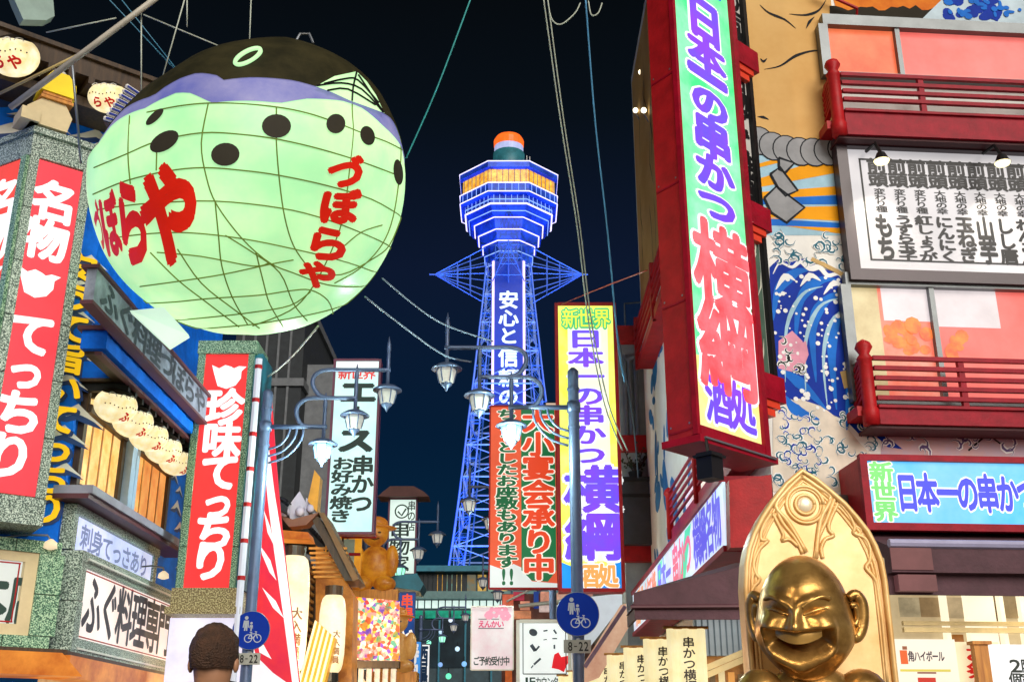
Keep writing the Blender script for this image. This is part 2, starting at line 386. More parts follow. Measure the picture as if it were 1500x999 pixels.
for i in range(5):
    Y = 13.5+i*.68
    lab = ('nearest of the five round pufferfish lanterns under the blue awning', 'second nearest round pufferfish lantern in the row under the blue awning', 'middle round pufferfish lantern of the row of five under the blue awning', 'fourth round pufferfish lantern in the row under the blue awning', 'farthest round pufferfish lantern in the row, next to the red sign')[i]
    q = puffer_lantern(FL, (Y, 5.50-.008*i, .42), .27, lab, GL, pl2, yaw=math.radians(-48), text='ふ'); pl2 = pl2 or q

# wooden turret with yellow cap above the red corner sign
FB = Frame((-5.84, 12.0), (.78, .62))
T = Thing('wooden_ornament', 'pale folded timber ornament with a yellow cap on top of the red corner sign', 'ornament', FB, (.15, 8.6, -.2))
m = MB(); m.prism([(-.1, 8.6), (.34, 8.6), (.38, 8.8), (.28, 8.96), (-.0, 8.96), (-.16, 8.8)], -.2, .12); m.box(-.22, .0, 8.6, 8.76, -.2, .16); T.part('body', m, M['cream'])
m = MB(); m.box(-.03, .36, 8.96, 9.0, -.24, .16); m.box(-.01, .34, 9.02, 9.06, -.22, .14); T.part('shelf', m, M['timber'])
m = MB(); m.prism([(-.04, 9.06), (.38, 9.06), (.36, 9.24), (.26, 9.36), (.06, 9.36), (-.0, 9.26)], -.2, .16); T.part('cap', m, mat('yellow_paint', 'ffe010', .5, var=.05))
m = MB(); m.ball((.17, 9.42, -.02), (.11, .07, .1), 12, 8); T.part('finial', m, M['white'], smooth=True)

# red corner sign, two lit faces in a granite frame
RS = Thing('corner_sign', 'tall two sided red lit sign with white lettering in granite at the far left', 'sign', FB, (0, 3.8, 0))
zt, zb = 8.5, 3.78
a = (0, 0); dR = (.78, .62); ptA = (-5.84, 12.0)
wR = .72; R2 = (ptA[0]+dR[0]*wR, ptA[1]+dR[1]*wR); L2 = (ptA[0]-.87*1.25, ptA[1]+.49*1.25)
FBL = Frame(L2, (.87, -.49))
poly = [ptA, R2, (R2[0]-.5, R2[1]+.75), (L2[0]+.3, L2[1]+.9), L2]
m = MB(); m.prism(poly, zb+.3, zt-.3); m.v = [(x, z, -y) for x, y, z in m.v]; o = m.build('body', M['ggran'], RS.e); o.matrix_local = RS.e.matrix_world.inverted()@WORLD.mat()
def grow(p, k): cx = sum(q[0] for q in p)/len(p); cy = sum(q[1] for q in p)/len(p); return [(cx+(q[0]-cx)*k, cy+(q[1]-cy)*k) for q in p]
for (z0, z1, k) in ((zt-.3, zt, 1.06), (zb, zb+.3, 1.06), (zt, zt+.08, 1.12)):
    m = MB(); m.prism(grow(poly, k), z0, z1); m.v = [(x, z, -y) for x, y, z in m.v]; o = m.build('frame', M['granite'], RS.e); o.matrix_local = RS.e.matrix_world.inverted()@WORLD.mat()
m = MB(); m.box(.09, wR-.1, zb+.32, zt-.32, 0, .03); RS.part('panel', m, lit('sign_red', 'fb4a55', .95, var=.08))
for x0, x1 in ((-.01, .09), (wR-.1, wR+.01)): slabs(RS, 'frame_slab', (x0, x1, zb+.3, zt-.3, 0, .06), M['granite'], .7)
def fishmark(mb, cx, cy, s, z):          # little round pufferfish emblem
    mb.flat([(cx+s*x, cy+s*y) for x, y in ((-.45, .1), (-.55, .42), (-.3, .3), (-.1, .42), (.1, .36), (.2, .3), (.36, .38), (.62, .36), (.46, .2), (.46, -.05), (.3, -.3), (0, -.42), (-.3, -.32))], z)
    return mb
def column_text(mb, fr, s, items, z, bold=.04, w=.4):
    for ch, (px, py) in zip(s, items):
        u, v = fr.uv(px, py, z); h = w*.52
        if ch == '@': fishmark(mb, u, v, w*.95, z)
        elif ch in 'っ': put(mb, ch, u-h*.8, v-h, u+h*.8, v+h*.9, z, bold, 8)
        else: put(mb, ch, u-h, v-h*1.05, u+h, v+h*1.05, z, bold, 8)
m = MB(); column_text(m, FB, '名物@てっちり', ((80, 297), (66, 352), (54, 416), (46, 490), (38, 543), (28, 605), (14, 668)), .035, .05, .44)
RS.part('lettering', m, lit('sign_white', 'ffffff', .95, var=0))
m = MB(); 
m.box(.0, 1.17, zb+.32, zt-.32, 0, .03); o = m.build('panel', lit('sign_orange_red', 'f9503c', .9, var=.08), RS.e); o.matrix_local = RS.e.matrix_world.inverted()@FBL.mat()
m = MB(); m.box(1.15, 1.25, zb+.3, zt-.3, 0, .06); o = m.build('frame', M['ggran'], RS.e); o.matrix_local = RS.e.matrix_world.inverted()@FBL.mat()
m = MB(); column_text(m, FBL, '名物@てっちり', ((2, 297), (-10, 352), (-22, 416), (-32, 490), (-44, 543), (-55, 605), (-68, 668)), .035, .05, .5)
o = m.build('lettering', lit('sign_white', 'ffffff', .95), RS.e); o.matrix_local = RS.e.matrix_world.inverted()@FBL.mat()

# bay: roof over the windows, fascia and slab sign
AW = Thing('window_canopy', 'blue canopy with maroon edge and dark underside over the orange windows', 'canopy', FL, (14.4, 5.85, .4))
m = MB(); m.box(13.3, 16.9, 5.76, 5.80, 0, .6); m.box(12.3, 13.3, 5.76, 5.80, .42, .6); AW.part('soffit', m, M['brown'])
m = MB(); m.box(13.3, 16.7, 5.80, 6.02, 0, .7); m.box(12.2, 13.3, 5.80, 6.02, .40, .7); AW.part('fascia', m, M['blue'])
m = MB(); m.box(12.15, 16.8, 6.02, 6.07, .36, .76); m.box(12.2, 17.0, 5.72, 5.76, .58, .66); AW.part('edge_trim', m, mat('maroon', '5c2c38', .5))
m = MB(); m.box(-.035, .035, -.05, .05, 0, .6); AW.repeat('rafter', m, M['black'], [(13.4+.28*i, 5.70, 0) for i in range(12)])
SL = Thing('slab_sign', 'long grey stone slab sign with raised lettering above the blue canopy', 'sign', FL, (14.4, 5.98, .8))
m = MB(); m.box(11.2, 15.9, 5.98, 6.36, .77, .88); SL.part('slab', m, mat('slab_grey', 'a2a6c0', .6, var=.25, scale=4))
m = MB(); m.box(11.15, 15.95, 6.36, 6.40, .72, .92); m.box(11.15, 15.95, 5.94, 5.98, .76, .9); SL.part('frame', m, mat('maroon', '5c2c38'))
m = MB(); htext(m, 'ふぐ料理づぼらや', 11.4, 15.8, 6.34, 6.01, .885, .04); SL.part('lettering', m, mat('slab_dark', '434a5a', .6))
# windows
for (u0, u1, lab) in ((13.5, 14.95, 'orange lit timber lattice window nearest the corner'), (15.55, 17.1, 'orange lit timber lattice window beside the red sign')):
    W = Thing('window', lab, 'window', FL, ((u0+u1)/2, 4.42, 0), 'lit timber windows of the blue building')
    m = MB(); m.box(u0, u1, 4.45, 5.8, .01, .03)
    W.part('pane', m, lit('window_glow'+str(int(u0)), 'ffb060' if u0 > 15 else 'ffdf98', 1.0, col2='d07830' if u0 > 15 else 'f0a848', var=.3, scale=2.5))
    m = MB()
    for a_, b_ in ((u0-.06, u0+.05), (u1-.05, u1+.06)): m.box(a_, b_, 4.42, 5.84, 0, .08)
    m.box(u0, u1, 5.42, 5.52, 0, .12); m.box(u0, u1, 4.42, 4.5, 0, .12); W.part('frame', m, M['brown'])
    m = MB(); m.box(-.02, .02, 4.5, 5.42, .03, .04); n_ = 3
    W.repeat('mullion', m, M['timber'], [(u0+(u1-u0)*(k+1)/(n_+1), 0, 0) for k in range(n_)])
P_ = MB(); P_.box(15.02, 15.2, 4.42, 5.86, 0, .18); P_.box(15.3, 15.42, 4.42, 5.86, 0, .15)
single('window_pillar', 'blue and white upright pillar between the two orange windows', 'pillar', P_, mat('pale_blue_paint', 'a9c4e4', .5), FL, (15.2, 4.42, 0))
SI = Thing('sill_ledge', 'lilac grey timber ledge running below the orange windows', 'ledge', FL, (15.3, 4.3, .2))
m = MB(); m.box(13.1, 17.5, 4.3, 4.4, -.05, .42); SI.part('board', m, M['lteal']); m = MB(); m.box(13.1, 17.5, 4.24, 4.3, -.05, .38); SI.part('board', m, mat('maroon', '5c2c38'))
# pale lit sign under the ledge
WS = Thing('lit_sign', 'pale lilac lit sign in a granite frame below the window ledge', 'sign', FL, (15, 3.65, .1))
m = MB(); m.box(13.49, 16.54, 3.70, 4.11, .05, .12); WS.part('panel', m, lit('lilac_white', 'dfe2fb', .9, col2='b9c8f2', var=.1))
for a_ in ((13.35, 16.75, 4.12, 4.23, .0, .16), (13.35, 13.48, 3.68, 4.12, 0, .15), (16.55, 16.7, 3.68, 4.12, 0, .15)): slabs(WS, 'frame_slab', a_, M['granite'])
m = MB(); htext(m, '刺身てっさあり', 13.7, 16.35, 4.04, 3.76, .122, .03); WS.part('lettering', m, lit('pale_blue_letter', '8f9fd0', .5))
# granite framed main signs
MS = Thing('street_sign', 'white lit sign with black brush lettering in a wide granite frame along the street side', 'sign', FL, (15.4, 2.5, .15))
m = MB(); m.box(13.60, 17.46, 2.68, 3.50, .1, .24); MS.part('panel', m, lit('warm_white', 'f4eeea', .9, col2='f6dccf', var=.05, scale=.6))
for a_ in ((13.43, 17.8, 3.57, 3.68, 0, .29), (13.43, 17.8, 2.50, 2.60, 0, .29), (13.38, 13.56, 2.5, 3.68, 0, .30), (17.5, 17.8, 2.60, 3.57, 0, .28)): slabs(MS, 'frame_slab', a_, M['granite'])
m = MB(); m.box(13.45, 17.75, 2.52, 3.66, 0, .09); MS.part('body', m, M['dgrey'])
for v_ in (3.60, 2.56):
    m = MB(); m.box(13.6, 17.7, v_-.012, v_+.012, .285, .305); MS.part('moulding', m, M['white'])
m = MB(); m.box(13.56, 17.5, 3.50, 3.57, .05, .265); m.box(13.56, 17.5, 2.60, 2.68, .05, .265); MS.part('inner_frame', m, M['granite'])
m = MB(); htext(m, 'ふぐ料理専門', 13.75, 17.35, 3.43, 2.76, .245, .035); MS.part('lettering', m, mat('brush_black', '4a4650', .6))
m = MB()
for a_ in ((13.64, 17.42, 3.465, 3.478, .24, .25), (13.64, 17.42, 2.702, 2.715, .24, .25), (13.64, 13.655, 2.715, 3.465, .24, .25), (17.405, 17.42, 2.715, 3.465, .24, .25)): m.box(*a_)
MS.part('border_line', m, M['red'])
HS = Thing('branch_sign', 'white sign with one dark green brush character, framed in green granite at the lower left', 'sign', FC, (-1.0, 2.5, .2))
m = MB(); m.box(-3.2, -.42, 2.76, 3.45, .1, .26); HS.part('panel', m, lit('cool_white', 'dbe0da', .8, var=.04))
for a_ in ((-3.6, -.02, 3.56, 3.7, 0, .31), (-3.6, -.02, 2.5, 2.64, 0, .31), (-.26, .02, 2.64, 3.56, 0, .32)): slabs(HS, 'frame_slab', a_, M['ggran'])
m = MB(); m.box(-3.5, -.05, 2.52, 3.68, 0, .09); HS.part('body', m, M['dgrey'])
m = MB(); m.box(-3.3, -.26, 3.45, 3.56, .05, .285); m.box(-3.3, -.26, 2.64, 2.76, .05, .285); m.box(-.40, -.26, 2.76, 3.45, .05, .285); HS.part('inner_frame', m, M['cream'])
m = MB(); u1, v1 = FC.uv(60, 858, .27); u0, v0 = FC.uv(13, 898, .27)
vv = (v1+v0)/2
put(m, '店', u0, vv-.26, u1+.02, vv+.26, .265, .045, 8); put(m, '本', u0-.62, vv-.26, u0-.08, vv+.26, .265, .045, 8); HS.part('lettering', m, mat('ink_green', '1f4038', .6))
m = MB()
for a_ in ((-3.2, -.44, 3.42, 3.435, .26, .27), (-3.2, -.44, 2.775, 2.79, .26, .27), (-.46, -.445, 2.79, 3.42, .26, .27)): m.box(*a_)
HS.part('border_line', m, M['red'])
# orange canopy soffit below
OC = Thing('entrance_canopy', 'glowing orange timber canopy below the white signs at the lower left', 'canopy', FC, (-1.5, 2.2, .3))
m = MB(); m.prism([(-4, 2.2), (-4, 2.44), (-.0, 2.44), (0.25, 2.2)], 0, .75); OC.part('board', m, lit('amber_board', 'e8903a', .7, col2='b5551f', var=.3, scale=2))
m = MB(); m.box(-4, .1, 2.44, 2.49, 0, .6); OC.part('edge_trim', m, M['brown'])
OC2 = Thing('side_canopy', 'glowing orange canopy edge below the street side sign', 'canopy', FL, (15.4, 2.2, .3))
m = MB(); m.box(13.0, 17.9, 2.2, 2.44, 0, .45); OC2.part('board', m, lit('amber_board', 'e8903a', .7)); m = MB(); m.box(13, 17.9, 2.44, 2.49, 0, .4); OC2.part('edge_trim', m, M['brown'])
SF = MB(); SF.box(13.3, 19.4, 0, 2.2, 0, .05)
single('lit_entrance', 'lit shop entrance below the side canopy', 'shop front', SF, lit('shop_glow', 'f0c890', .7, col2='b07a40', var=.2), FL, (16, 0, 0))
# little gooseneck lamps on the signs
LG = 'little arm lamps over the white signs'
t0 = None
for fr, px, py, n, L_, lab in ((FL, 240, 838, .3, .5, 'small gooseneck lamp reaching over the white street side sign'), (FC, 75, 792, .35, .55, 'small gooseneck lamp over the lower left sign'), (FL, 297, 866, .5, .6, 'small arm lamp below the red vertical sign')):
    u, v = fr.uv(px, py, n)
    if t0 is None:
        t0 = Thing('arm_lamp', lab, 'lamp', fr, (0, 0, 0), LG); m = MB(); m.tube([(-.6, -.02, -.25), (-.3, .05, -.1), (-.05, .06, 0), (0, 0, 0)], .012, 6); t0.part('arm', m, M['steel'])
        m = MB(); m.lathe([(.02, .02), (.07, -.02), (.08, -.08), (.03, -.1)], n=10); t0.part('shade', m, lit('bulb_warm', 'ffe6bd', .8), smooth=True); e = t0.e
    else: e = copy_tree(t0.e); e['label'] = lab
    e.matrix_world = fr.mat((u, v, n))
# small tiles/boards texture: blue wall batten strips as real pieces
# ---------------------------------------------------------------- second red sign
FS = FY(16.0)
u0, _ = FS.uv(303, 520); u1, _ = FS.uv(366, 520); _, vt = FS.uv(330, 520); _, vb = FS.uv(330, 862)
RV = Thing('vertical_sign', 'tall red lit sign with white fish emblem and lettering, green granite frame', 'sign', FS, ((u0+u1)/2, vb-.25, 0))
m = MB(); m.box(u0-.13, u1+.2, vb-.02, vt+.02, -.7, 0); RV.part('body', m, M['teal'])
m = MB(); m.box(u0, u1, vb, vt, 0, .03); RV.part('panel', m, lit('sign_red2', 'fb4040', .95, var=.06))
slabs(RV, 'frame_slab', (u0-.1, u0, vb, vt, -.003, .07), M['ggran'], .6); slabs(RV, 'frame_slab', (u1, u1+.08, vb, vt, -.003, .07), M['ggran'], .6); m = MB(); m.box(u0-.12, u1+.12, vt, vt+.2, -.7, .09); RV.part('frame', m, M['ggran'])
m = MB(); m.box(u0-.14, u1+.16, vb-.26, vb, -.7, .1); m.box(u0-.2, u1+.2, vb-.36, vb-.26, -.7, .14); RV.part('base', m, speckle('tan_granite', '6b5a38', '988a60', 'c8bd90', 50))
m = MB(); column_text(m, FS, '@珍味てっちり', ((333, 552), (329, 597), (325, 645), (322, 692), (319, 735), (314, 778), (308, 822)), .035, .05, .47)
RV.part('lettering', m, lit('sign_white', 'ffffff', .95))
# pole with red and white bands on its right side
BP = Thing('banded_pole', 'white and red banded pole at the right edge of the red vertical sign', 'pole', FS, (u1+.17, 0, .1))
m = MB(); m.tube([(u1+.17, 2.2, .1), (u1+.17, vt-.1, .1)], .05, 8); BP.part('pole', m, lit('tube_white', 'eef0ff', .5))
m = MB(); m.lathe([(.058, -.03), (.058, .03)], n=8); BP.repeat('band', m, M['red'], [(u1+.17, 3.7+i*.52, .1) for i in range(7)])
m = MB(); m.box(u0-.15, u1+.12, 1.3, vb-.4, -.6, 0)
single('lit_box', 'plain white lit box below the red vertical sign', 'sign box', m, lit('box_white', 'f4f2fb', .9, col2='d8d2ee', var=.1, scale=.8), FS, (u0, 1.3, 0))

# ---------------------------------------------------------------- festival banner, red with white waves
FN = FY(17.2)
pts = [(398, 585), (384, 600), (360, 690), (352, 800), (350, 999), (440, 999), (432, 930), (422, 850), (412, 760), (405, 680)]
poly = [FN.uv(*p) for p in pts]
BN = Thing('festival_banner', 'tall red and white pleated banner behind the left lamp post', 'banner', FN, (poly[4][0], poly[4][1], 0))
m = MB(); m.prism(poly, -.03, 0); BN.part('cloth', m, lit('banner_red', 'f23a3c', .75, col2='e02a48', var=.1))
m = MB()
def pp(l): return [FN.uv(*p) for p in l]
for pl_ in ([(398, 588), (392, 640), (402, 720), (415, 800), (425, 880), (438, 999), (428, 999), (415, 900), (402, 810), (392, 730), (384, 640), (388, 600)],
            [(366, 740), (376, 700), (374, 740), (380, 770), (372, 765)], [(352, 880), (375, 960), (400, 985), (420, 999), (350, 999)], [(382, 800), (396, 820), (405, 850), (395, 838), (384, 812)], [(384, 860), (404, 880), (416, 905), (400, 890)],
            [(360, 800), (366, 830), (374, 842), (362, 838)], [(372, 905), (384, 940), (398, 965), (380, 955)], [(386, 745), (396, 772), (402, 800), (392, 780)]):
    m.flat(pp(pl_), .004)
BN.part('wave_pattern', m, lit('banner_white', 'fdf4f6', .85))
m = MB(); m.tube([(poly[0][0], poly[0][1]+.1, -.06), (poly[4][0]+.2, 1, -.06)], .02, 6); BN.part('pole', m, M['steel'])
m = MB(); u, v = FC.uv(50, 12, 1.6); m.prism([FC.uv(*p, 1.6) for p in ((12, -25), (22, 2), (34, 29), (68, 30), (80, 24), (76, -25))], 1.45, 1.6)
single('vent_box', 'grey green metal box hanging at the top left corner above the eave', 'box', m, mat('vent_grey', '8fa8a0', .5), FC, (u, v, 1.6))
# ================================================================ GIANT PUFFERFISH LANTERN
BC = at(364, 275, 11.0); RX, RY, RZ = 1.67, 1.6, 1.67
_ta = [-180, -150, -120, -90, -60, -30, 0, 20, 36, 50, 70, 85, 100, 119, 133, 155, 165, 180]; _tk = [1.0, 1.0, .99, .97, .99, 1.0, 1.02, 1.045, 1.06, 1.05, 1.0, .92, .855, .79, .775, .835, .895, .98]
def kdef(x, y, z):
    rho2 = min(1, x*x+z*z); return 1+(float(np.interp(math.degrees(math.atan2(z, x)), _ta, _tk))-1)*rho2
dpt = (BC-Vector((0, 0, CZ))).length
def onball(px, py, k=1.0, off=0):
    """point of the lantern's skin under a pixel (limb points clamp to the rim)"""
    d = ray(px, py).normalized(); c = Vector((0, 0, CZ)) - BC
    a_ = Vector((c.x/RX, c.y/RY, c.z/RZ))/k; b_ = Vector((d.x/RX, d.y/RY, d.z/RZ))/k
    A = b_.dot(b_); B = 2*a_.dot(b_); kk = 1.0
    for _ in range(10):
        C = a_.dot(a_)-kk*kk; D = B*B-4*A*C; t = (-B-math.sqrt(max(D, 0)))/(2*A); p = c+d*t
        q = Vector((p.x/RX, p.y/RY, p.z/RZ)).normalized(); kk = .5*kk+.5*kdef(*q)
    if D < 0:
        q = Vector((p.x/RX, p.y/RY, p.z/RZ)); q.normalize(); p = Vector((q.x*RX, q.y*RY, q.z*RZ))*k*kdef(*q)
    return p                              # relative to the centre
def sph(p): q = Vector((p.x/RX, p.y/RY, p.z/RZ)); return math.atan2(q.x, -q.y), math.asin(max(-1, min(1, q.z/q.length)))
def bound(pts):
    s = sorted(sph(onball(*p)) for p in pts); az = [a for a, e in s]; e_ = [e for a, e in s]
    return lambda a: float(np.interp(a, az, e_, period=2*math.pi))
b_up = bound([(226, 143), (245, 128), (265, 117), (290, 109), (317, 112), (327, 120), (370, 116), (430, 120), (480, 135), (530, 155), (570, 175), (590, 196)])
b_lo = bound([(215, 160), (230, 150), (260, 136), (280, 137), (310, 152), (410, 152), (450, 145), (500, 149), (530, 160), (560, 185), (591, 225)])
FISH = Thing('fish_lantern', 'giant round pale green pufferfish lantern with dark cap and rope net hung over the street', 'lantern', WORLD, (BC.x, BC.z, -BC.y))
FISH.e.matrix_world = Matrix.Translation(BC)       # children use world axes about the centre
def skin(k, f0, f1, rows, name, m):
    mb = MB(); N = 128; vs = []
    for j in range(rows+1):
        for i in range(N):
            a = 2*math.pi*i/N-math.pi; e0, e1 = f0(a), f1(a); e = e0+(e1-e0)*j/rows; kk = k*(1+.006*math.sin(9*a)*math.cos(e)*math.cos(e*5))*kdef(math.cos(e)*math.sin(a), -math.cos(e)*math.cos(a), math.sin(e))
            vs.append((RX*kk*math.cos(e)*math.sin(a), -RY*kk*math.cos(e)*math.cos(a), RZ*kk*math.sin(e)))
    mb.add(vs, [(j*N+i, j*N+(i+1) % N, (j+1)*N+(i+1) % N, (j+1)*N+i) for j in range(rows) for i in range(N)])
    return mb.build(name, m, FISH.e, smooth=True)
skin(1, lambda a: -math.pi/2+.001, lambda a: b_lo(a)+.03, 40, 'body', lit('fish_green', 'd0ffba', .9, col2='aef2b0', var=.05, scale=1.0))
skin(1.006, b_lo, lambda a: b_up(a)+.03, 8, 'collar', lit('fish_lavender', '9c9acb', .62, col2='6f74c0', var=.2, scale=1.5))
skin(1.012, b_up, lambda a: math.pi/2-.001, 16, 'cap', mat('fish_cap', '4a4428', .8, var=.18, col2='2e2c18', scale=2.5, emi=.2, spec=.15))
ZS = lambda pts: [(130+x/2, 20+y/2) for x, y in pts]
def smoothline(pts, n=5):
    out = []
    for i in range(len(pts)-1):
        p0 = pts[max(0, i-1)]; p1 = pts[i]; p2 = pts[i+1]; p3 = pts[min(len(pts)-1, i+2)]
        for k in range(n):
            t = k/n; out.append(tuple(.5*((2*p1[j])+(-p0[j]+p2[j])*t+(2*p0[j]-5*p1[j]+4*p2[j]-p3[j])*t*t+(-p0[j]+3*p1[j]-3*p2[j]+p3[j])*t**3) for j in range(len(p1))))
    out.append(pts[-1]); return out
ropes = [[(170,290),(260,272),(350,263),(450,265),(555,275),(640,292),(720,318),(800,350),(870,375),(920,400)],
 [(15,452),(110,412),(200,375),(330,350),(450,355),(560,370),(680,398),(800,435),(920,480)],
 [(12,530),(110,490),(230,462),(335,452),(450,460),(560,475),(700,505),(830,545),(925,600)],
 [(25,575),(110,563),(200,555),(370,550),(560,570),(700,605),(850,665),(925,710)],
 [(50,660),(180,645),(300,643),(450,660),(600,690),(760,730),(880,775)],
 [(200,700),(330,712),(480,740),(530,730)], [(150,800),(260,785),(390,765),(530,735),(600,722)],
 [(150,850),(250,845),(350,835),(500,825),(590,812),(650,810),(700,840),(720,890)],
 [(180,905),(350,890),(480,875),(590,855),(650,815)], [(240,930),(400,918),(520,905),(700,870),(800,830),(870,780)], [(640,760),(740,765),(830,720),(880,680),(915,600)],
 [(350,265),(330,380),(345,480),(375,560),(450,660),(530,730),(600,760),(700,795),(800,800),(860,780)], [(550,275),(550,380),(560,500),(575,600),(600,680),(640,740)],
 [(775,170),(772,280),(775,350),(765,450),(745,600),(700,720),(650,810),(590,870),(480,915)], [(905,300),(915,400),(905,520),(885,620),(850,690),(790,750),(720,790)],
 [(120,300),(115,412),(122,500)], [(200,380),(198,460)], [(370,550),(380,650),(390,740),(420,830),(465,910)], [(490,700),(510,780),(530,850),(570,918)],
 [(260,690),(330,790),(430,870),(500,922)], [(180,700),(260,780),(350,850),(440,918)], [(400,650),(480,700),(560,760),(600,850),(640,900)], [(860,620),(800,640),(750,680)]]
for r_ in ropes:
    mb = MB(); mb.tube([onball(px, py, 1.005) for px, py in ZS(smoothline(r_, 4))], .0075, 5); mb.build('rope', mat('rope_olive', '8aa83a', .8, emi=.3), FISH.e)
def patch(name, pts, k, m, n=0):
    mb = MB(); cx = sum(p[0] for p in pts)/len(pts); cy = sum(p[1] for p in pts)/len(pts); R_ = 5; N = len(pts); vs = [onball(cx, cy, k)]
    for j in range(1, R_+1):
        for p in pts: vs.append(onball(cx+(p[0]-cx)*j/R_, cy+(p[1]-cy)*j/R_, k))
    fs = [(0, 1+i, 1+(i+1) % N) for i in range(N)]+[(1+j*N+i, 1+(j+1)*N+i, 1+(j+1)*N+(i+1) % N, 1+j*N+(i+1) % N) for j in range(R_-1) for i in range(N)]
    mb.add(vs, [f[::-1] for f in fs]); return mb.build(name, m, FISH.e, smooth=True)
def ell(cx, cy, rx, ry, rot=0, n=20):
    c, q = math.cos(rot), math.sin(rot); return [(cx+rx*math.cos(2*math.pi*k/n)*c-ry*math.sin(2*math.pi*k/n)*q, cy+rx*math.cos(2*math.pi*k/n)*q+ry*math.sin(2*math.pi*k/n)*c) for k in range(n)]
for cx, cy, rx, ry, ro in ((550,330,43,35,0), (400,413,42,34,-.1), (724,323,28,29,.3), (817,358,21,29,-.3), (907,465,14,38,-.1), (221,375,47,26,-.55), (193,303,34,12,-.75)):
    patch('spot', ZS(ell(cx, cy, rx, ry, ro)), 1.012, mat('fish_spot', '3c3520', .8, emi=.15))
mb = MB(); mb.tube([onball(*p, 1.025) for p in ZS(ell(466, 126, 42, 15, -.5, 24)+[ell(466, 126, 42, 15, -.5, 24)[0]])], .022, 6); mb.build('ring_mark', lit('fish_green', 'c6fbb4', .86), FISH.e, smooth=True)
# dorsal fin standing off the skin
fin = [(665,214),(720,184),(785,170),(815,200),(842,240),(866,292),(820,275),(765,255),(715,232)]
patch('fin', ZS(fin), 1.03, lit('fish_green', 'c6fbb4', .86))
mb = MB()
for l_ in ([(668,212),(740,204),(800,222),(862,288)], [(690,206),(750,192),(790,196),(850,262)], [(785,172),(775,215),(772,255)], [(790,180),(830,240),(864,290)], [(700,226),(760,222),(840,268)]):
    mb.tube([onball(px, py, 1.036) for px, py in ZS(smoothline(l_, 3))], .011, 5)
mb.build('fin_ray', M['black'], FISH.e)
# belly fin, a pale wedge below
def rel(px, py, Y): return at(px, py, Y)-BC
q = [rel(190, 455, 10.9), rel(247, 508, 10.75), rel(276, 490, 10.75), rel(240, 450, 10.6)]; q2 = [p+Vector((-.03, .15, .02)) for p in q]
mb = MB(); mb.add(q+q2, [(0,1,2,3),(4,7,6,5),(0,4,5,1),(1,5,6,2),(2,6,7,3),(3,7,4,0)]); mb.build('belly_fin', lit('fin_pale', 'd8f8dc', .85), FISH.e)
# striped tail
A, B_, C_, D_ = rel(151, 178, 10.5), rel(188, 124, 10.5), rel(229, 153, 10.45), rel(200, 192, 10.45)
th_ = Vector((0, .12, 0)); mb = MB(); mb.add([A, B_, C_, D_, A+th_, B_+th_, C_+th_, D_+th_], [(3,2,1,0),(4,5,6,7),(0,1,5,4),(1,2,6,5),(2,3,7,6),(3,0,4,7)]); tl = mb.build('tail', mat('tail_dark', '33301c', .6), FISH.e)
for i in range(8):
    t = (i+.5)/8; p, q = A.lerp(B_, t), D_.lerp(C_, t); d = Vector((0, -.02, 0)); p, q = p.lerp(q, .02), p.lerp(q, .96)
    mb = MB(); mb.tube([p+d, q+d], .026, 6); o = mb.build('tail_rib', M['white'], tl)
    mb = MB(); mb.tube([p.lerp(q, .08)+d*2.3, p.lerp(q, .92)+d*2.3], .012, 6); mb.build('tail_stripe', mat('tail_blue', '3b4aa8', .5), tl)
# lettering wrapped on the skin: quads given by corner pixels
def wrapped(ch, quad, k=1.014, bold=.05, nb=8):
    mb = MB(); (x0, y0), (x1, y1), (x2, y2), (x3, y3) = quad     # TL TR BR BL
    def fn(u, v, z):
        a = ((x3+(x2-x3)*u)*(1-v)+(x0+(x1-x0)*u)*v, (y3+(y2-y3)*u)*(1-v)+(y0+(y1-y0)*u)*v); return onball(a[0], a[1], k+z)
    put(mb, ch, 0, 0, 1, 1, 0, bold, nb, fit=True, fn=fn); return mb
RED = lit('fish_red', 'e02412', .7, var=.1)
for ch, q in (('づ', [(483,232),(530,230),(532,270),(483,274)]), ('ぼ', [(475,280),(528,280),(522,328),(471,324)]), ('ら', [(460,334),(505,337),(503,381),(456,377)]), ('や', [(442,382),(490,388),(486,424),(439,416)])):
    wrapped(ch, q, bold=.075).build('lettering', RED, FISH.e)
for ch, q, b_ in (('や', [(204,250),(282,243),(284,378),(216,386)], .07), ('ら', [(170,274),(200,268),(218,376),(186,384)], .07), ('ぼ', [(143,292),(166,280),(182,372),(158,372)], .06), ('づ', [(132,300),(141,294),(156,366),(148,362)], .05)):
    wrapped(ch, q, bold=b_).build('lettering', RED, FISH.e)
mb = MB(); tp = onball(446, 60, 1.01); mb.tube([tp+Vector((-.1, 0, -.02)), tp+Vector((-.05, 0, .1)), tp+Vector((.05, 0, .1)), tp+Vector((.1, 0, -.02))], .015, 6); mb.build('hook', M['steel'], FISH.e)

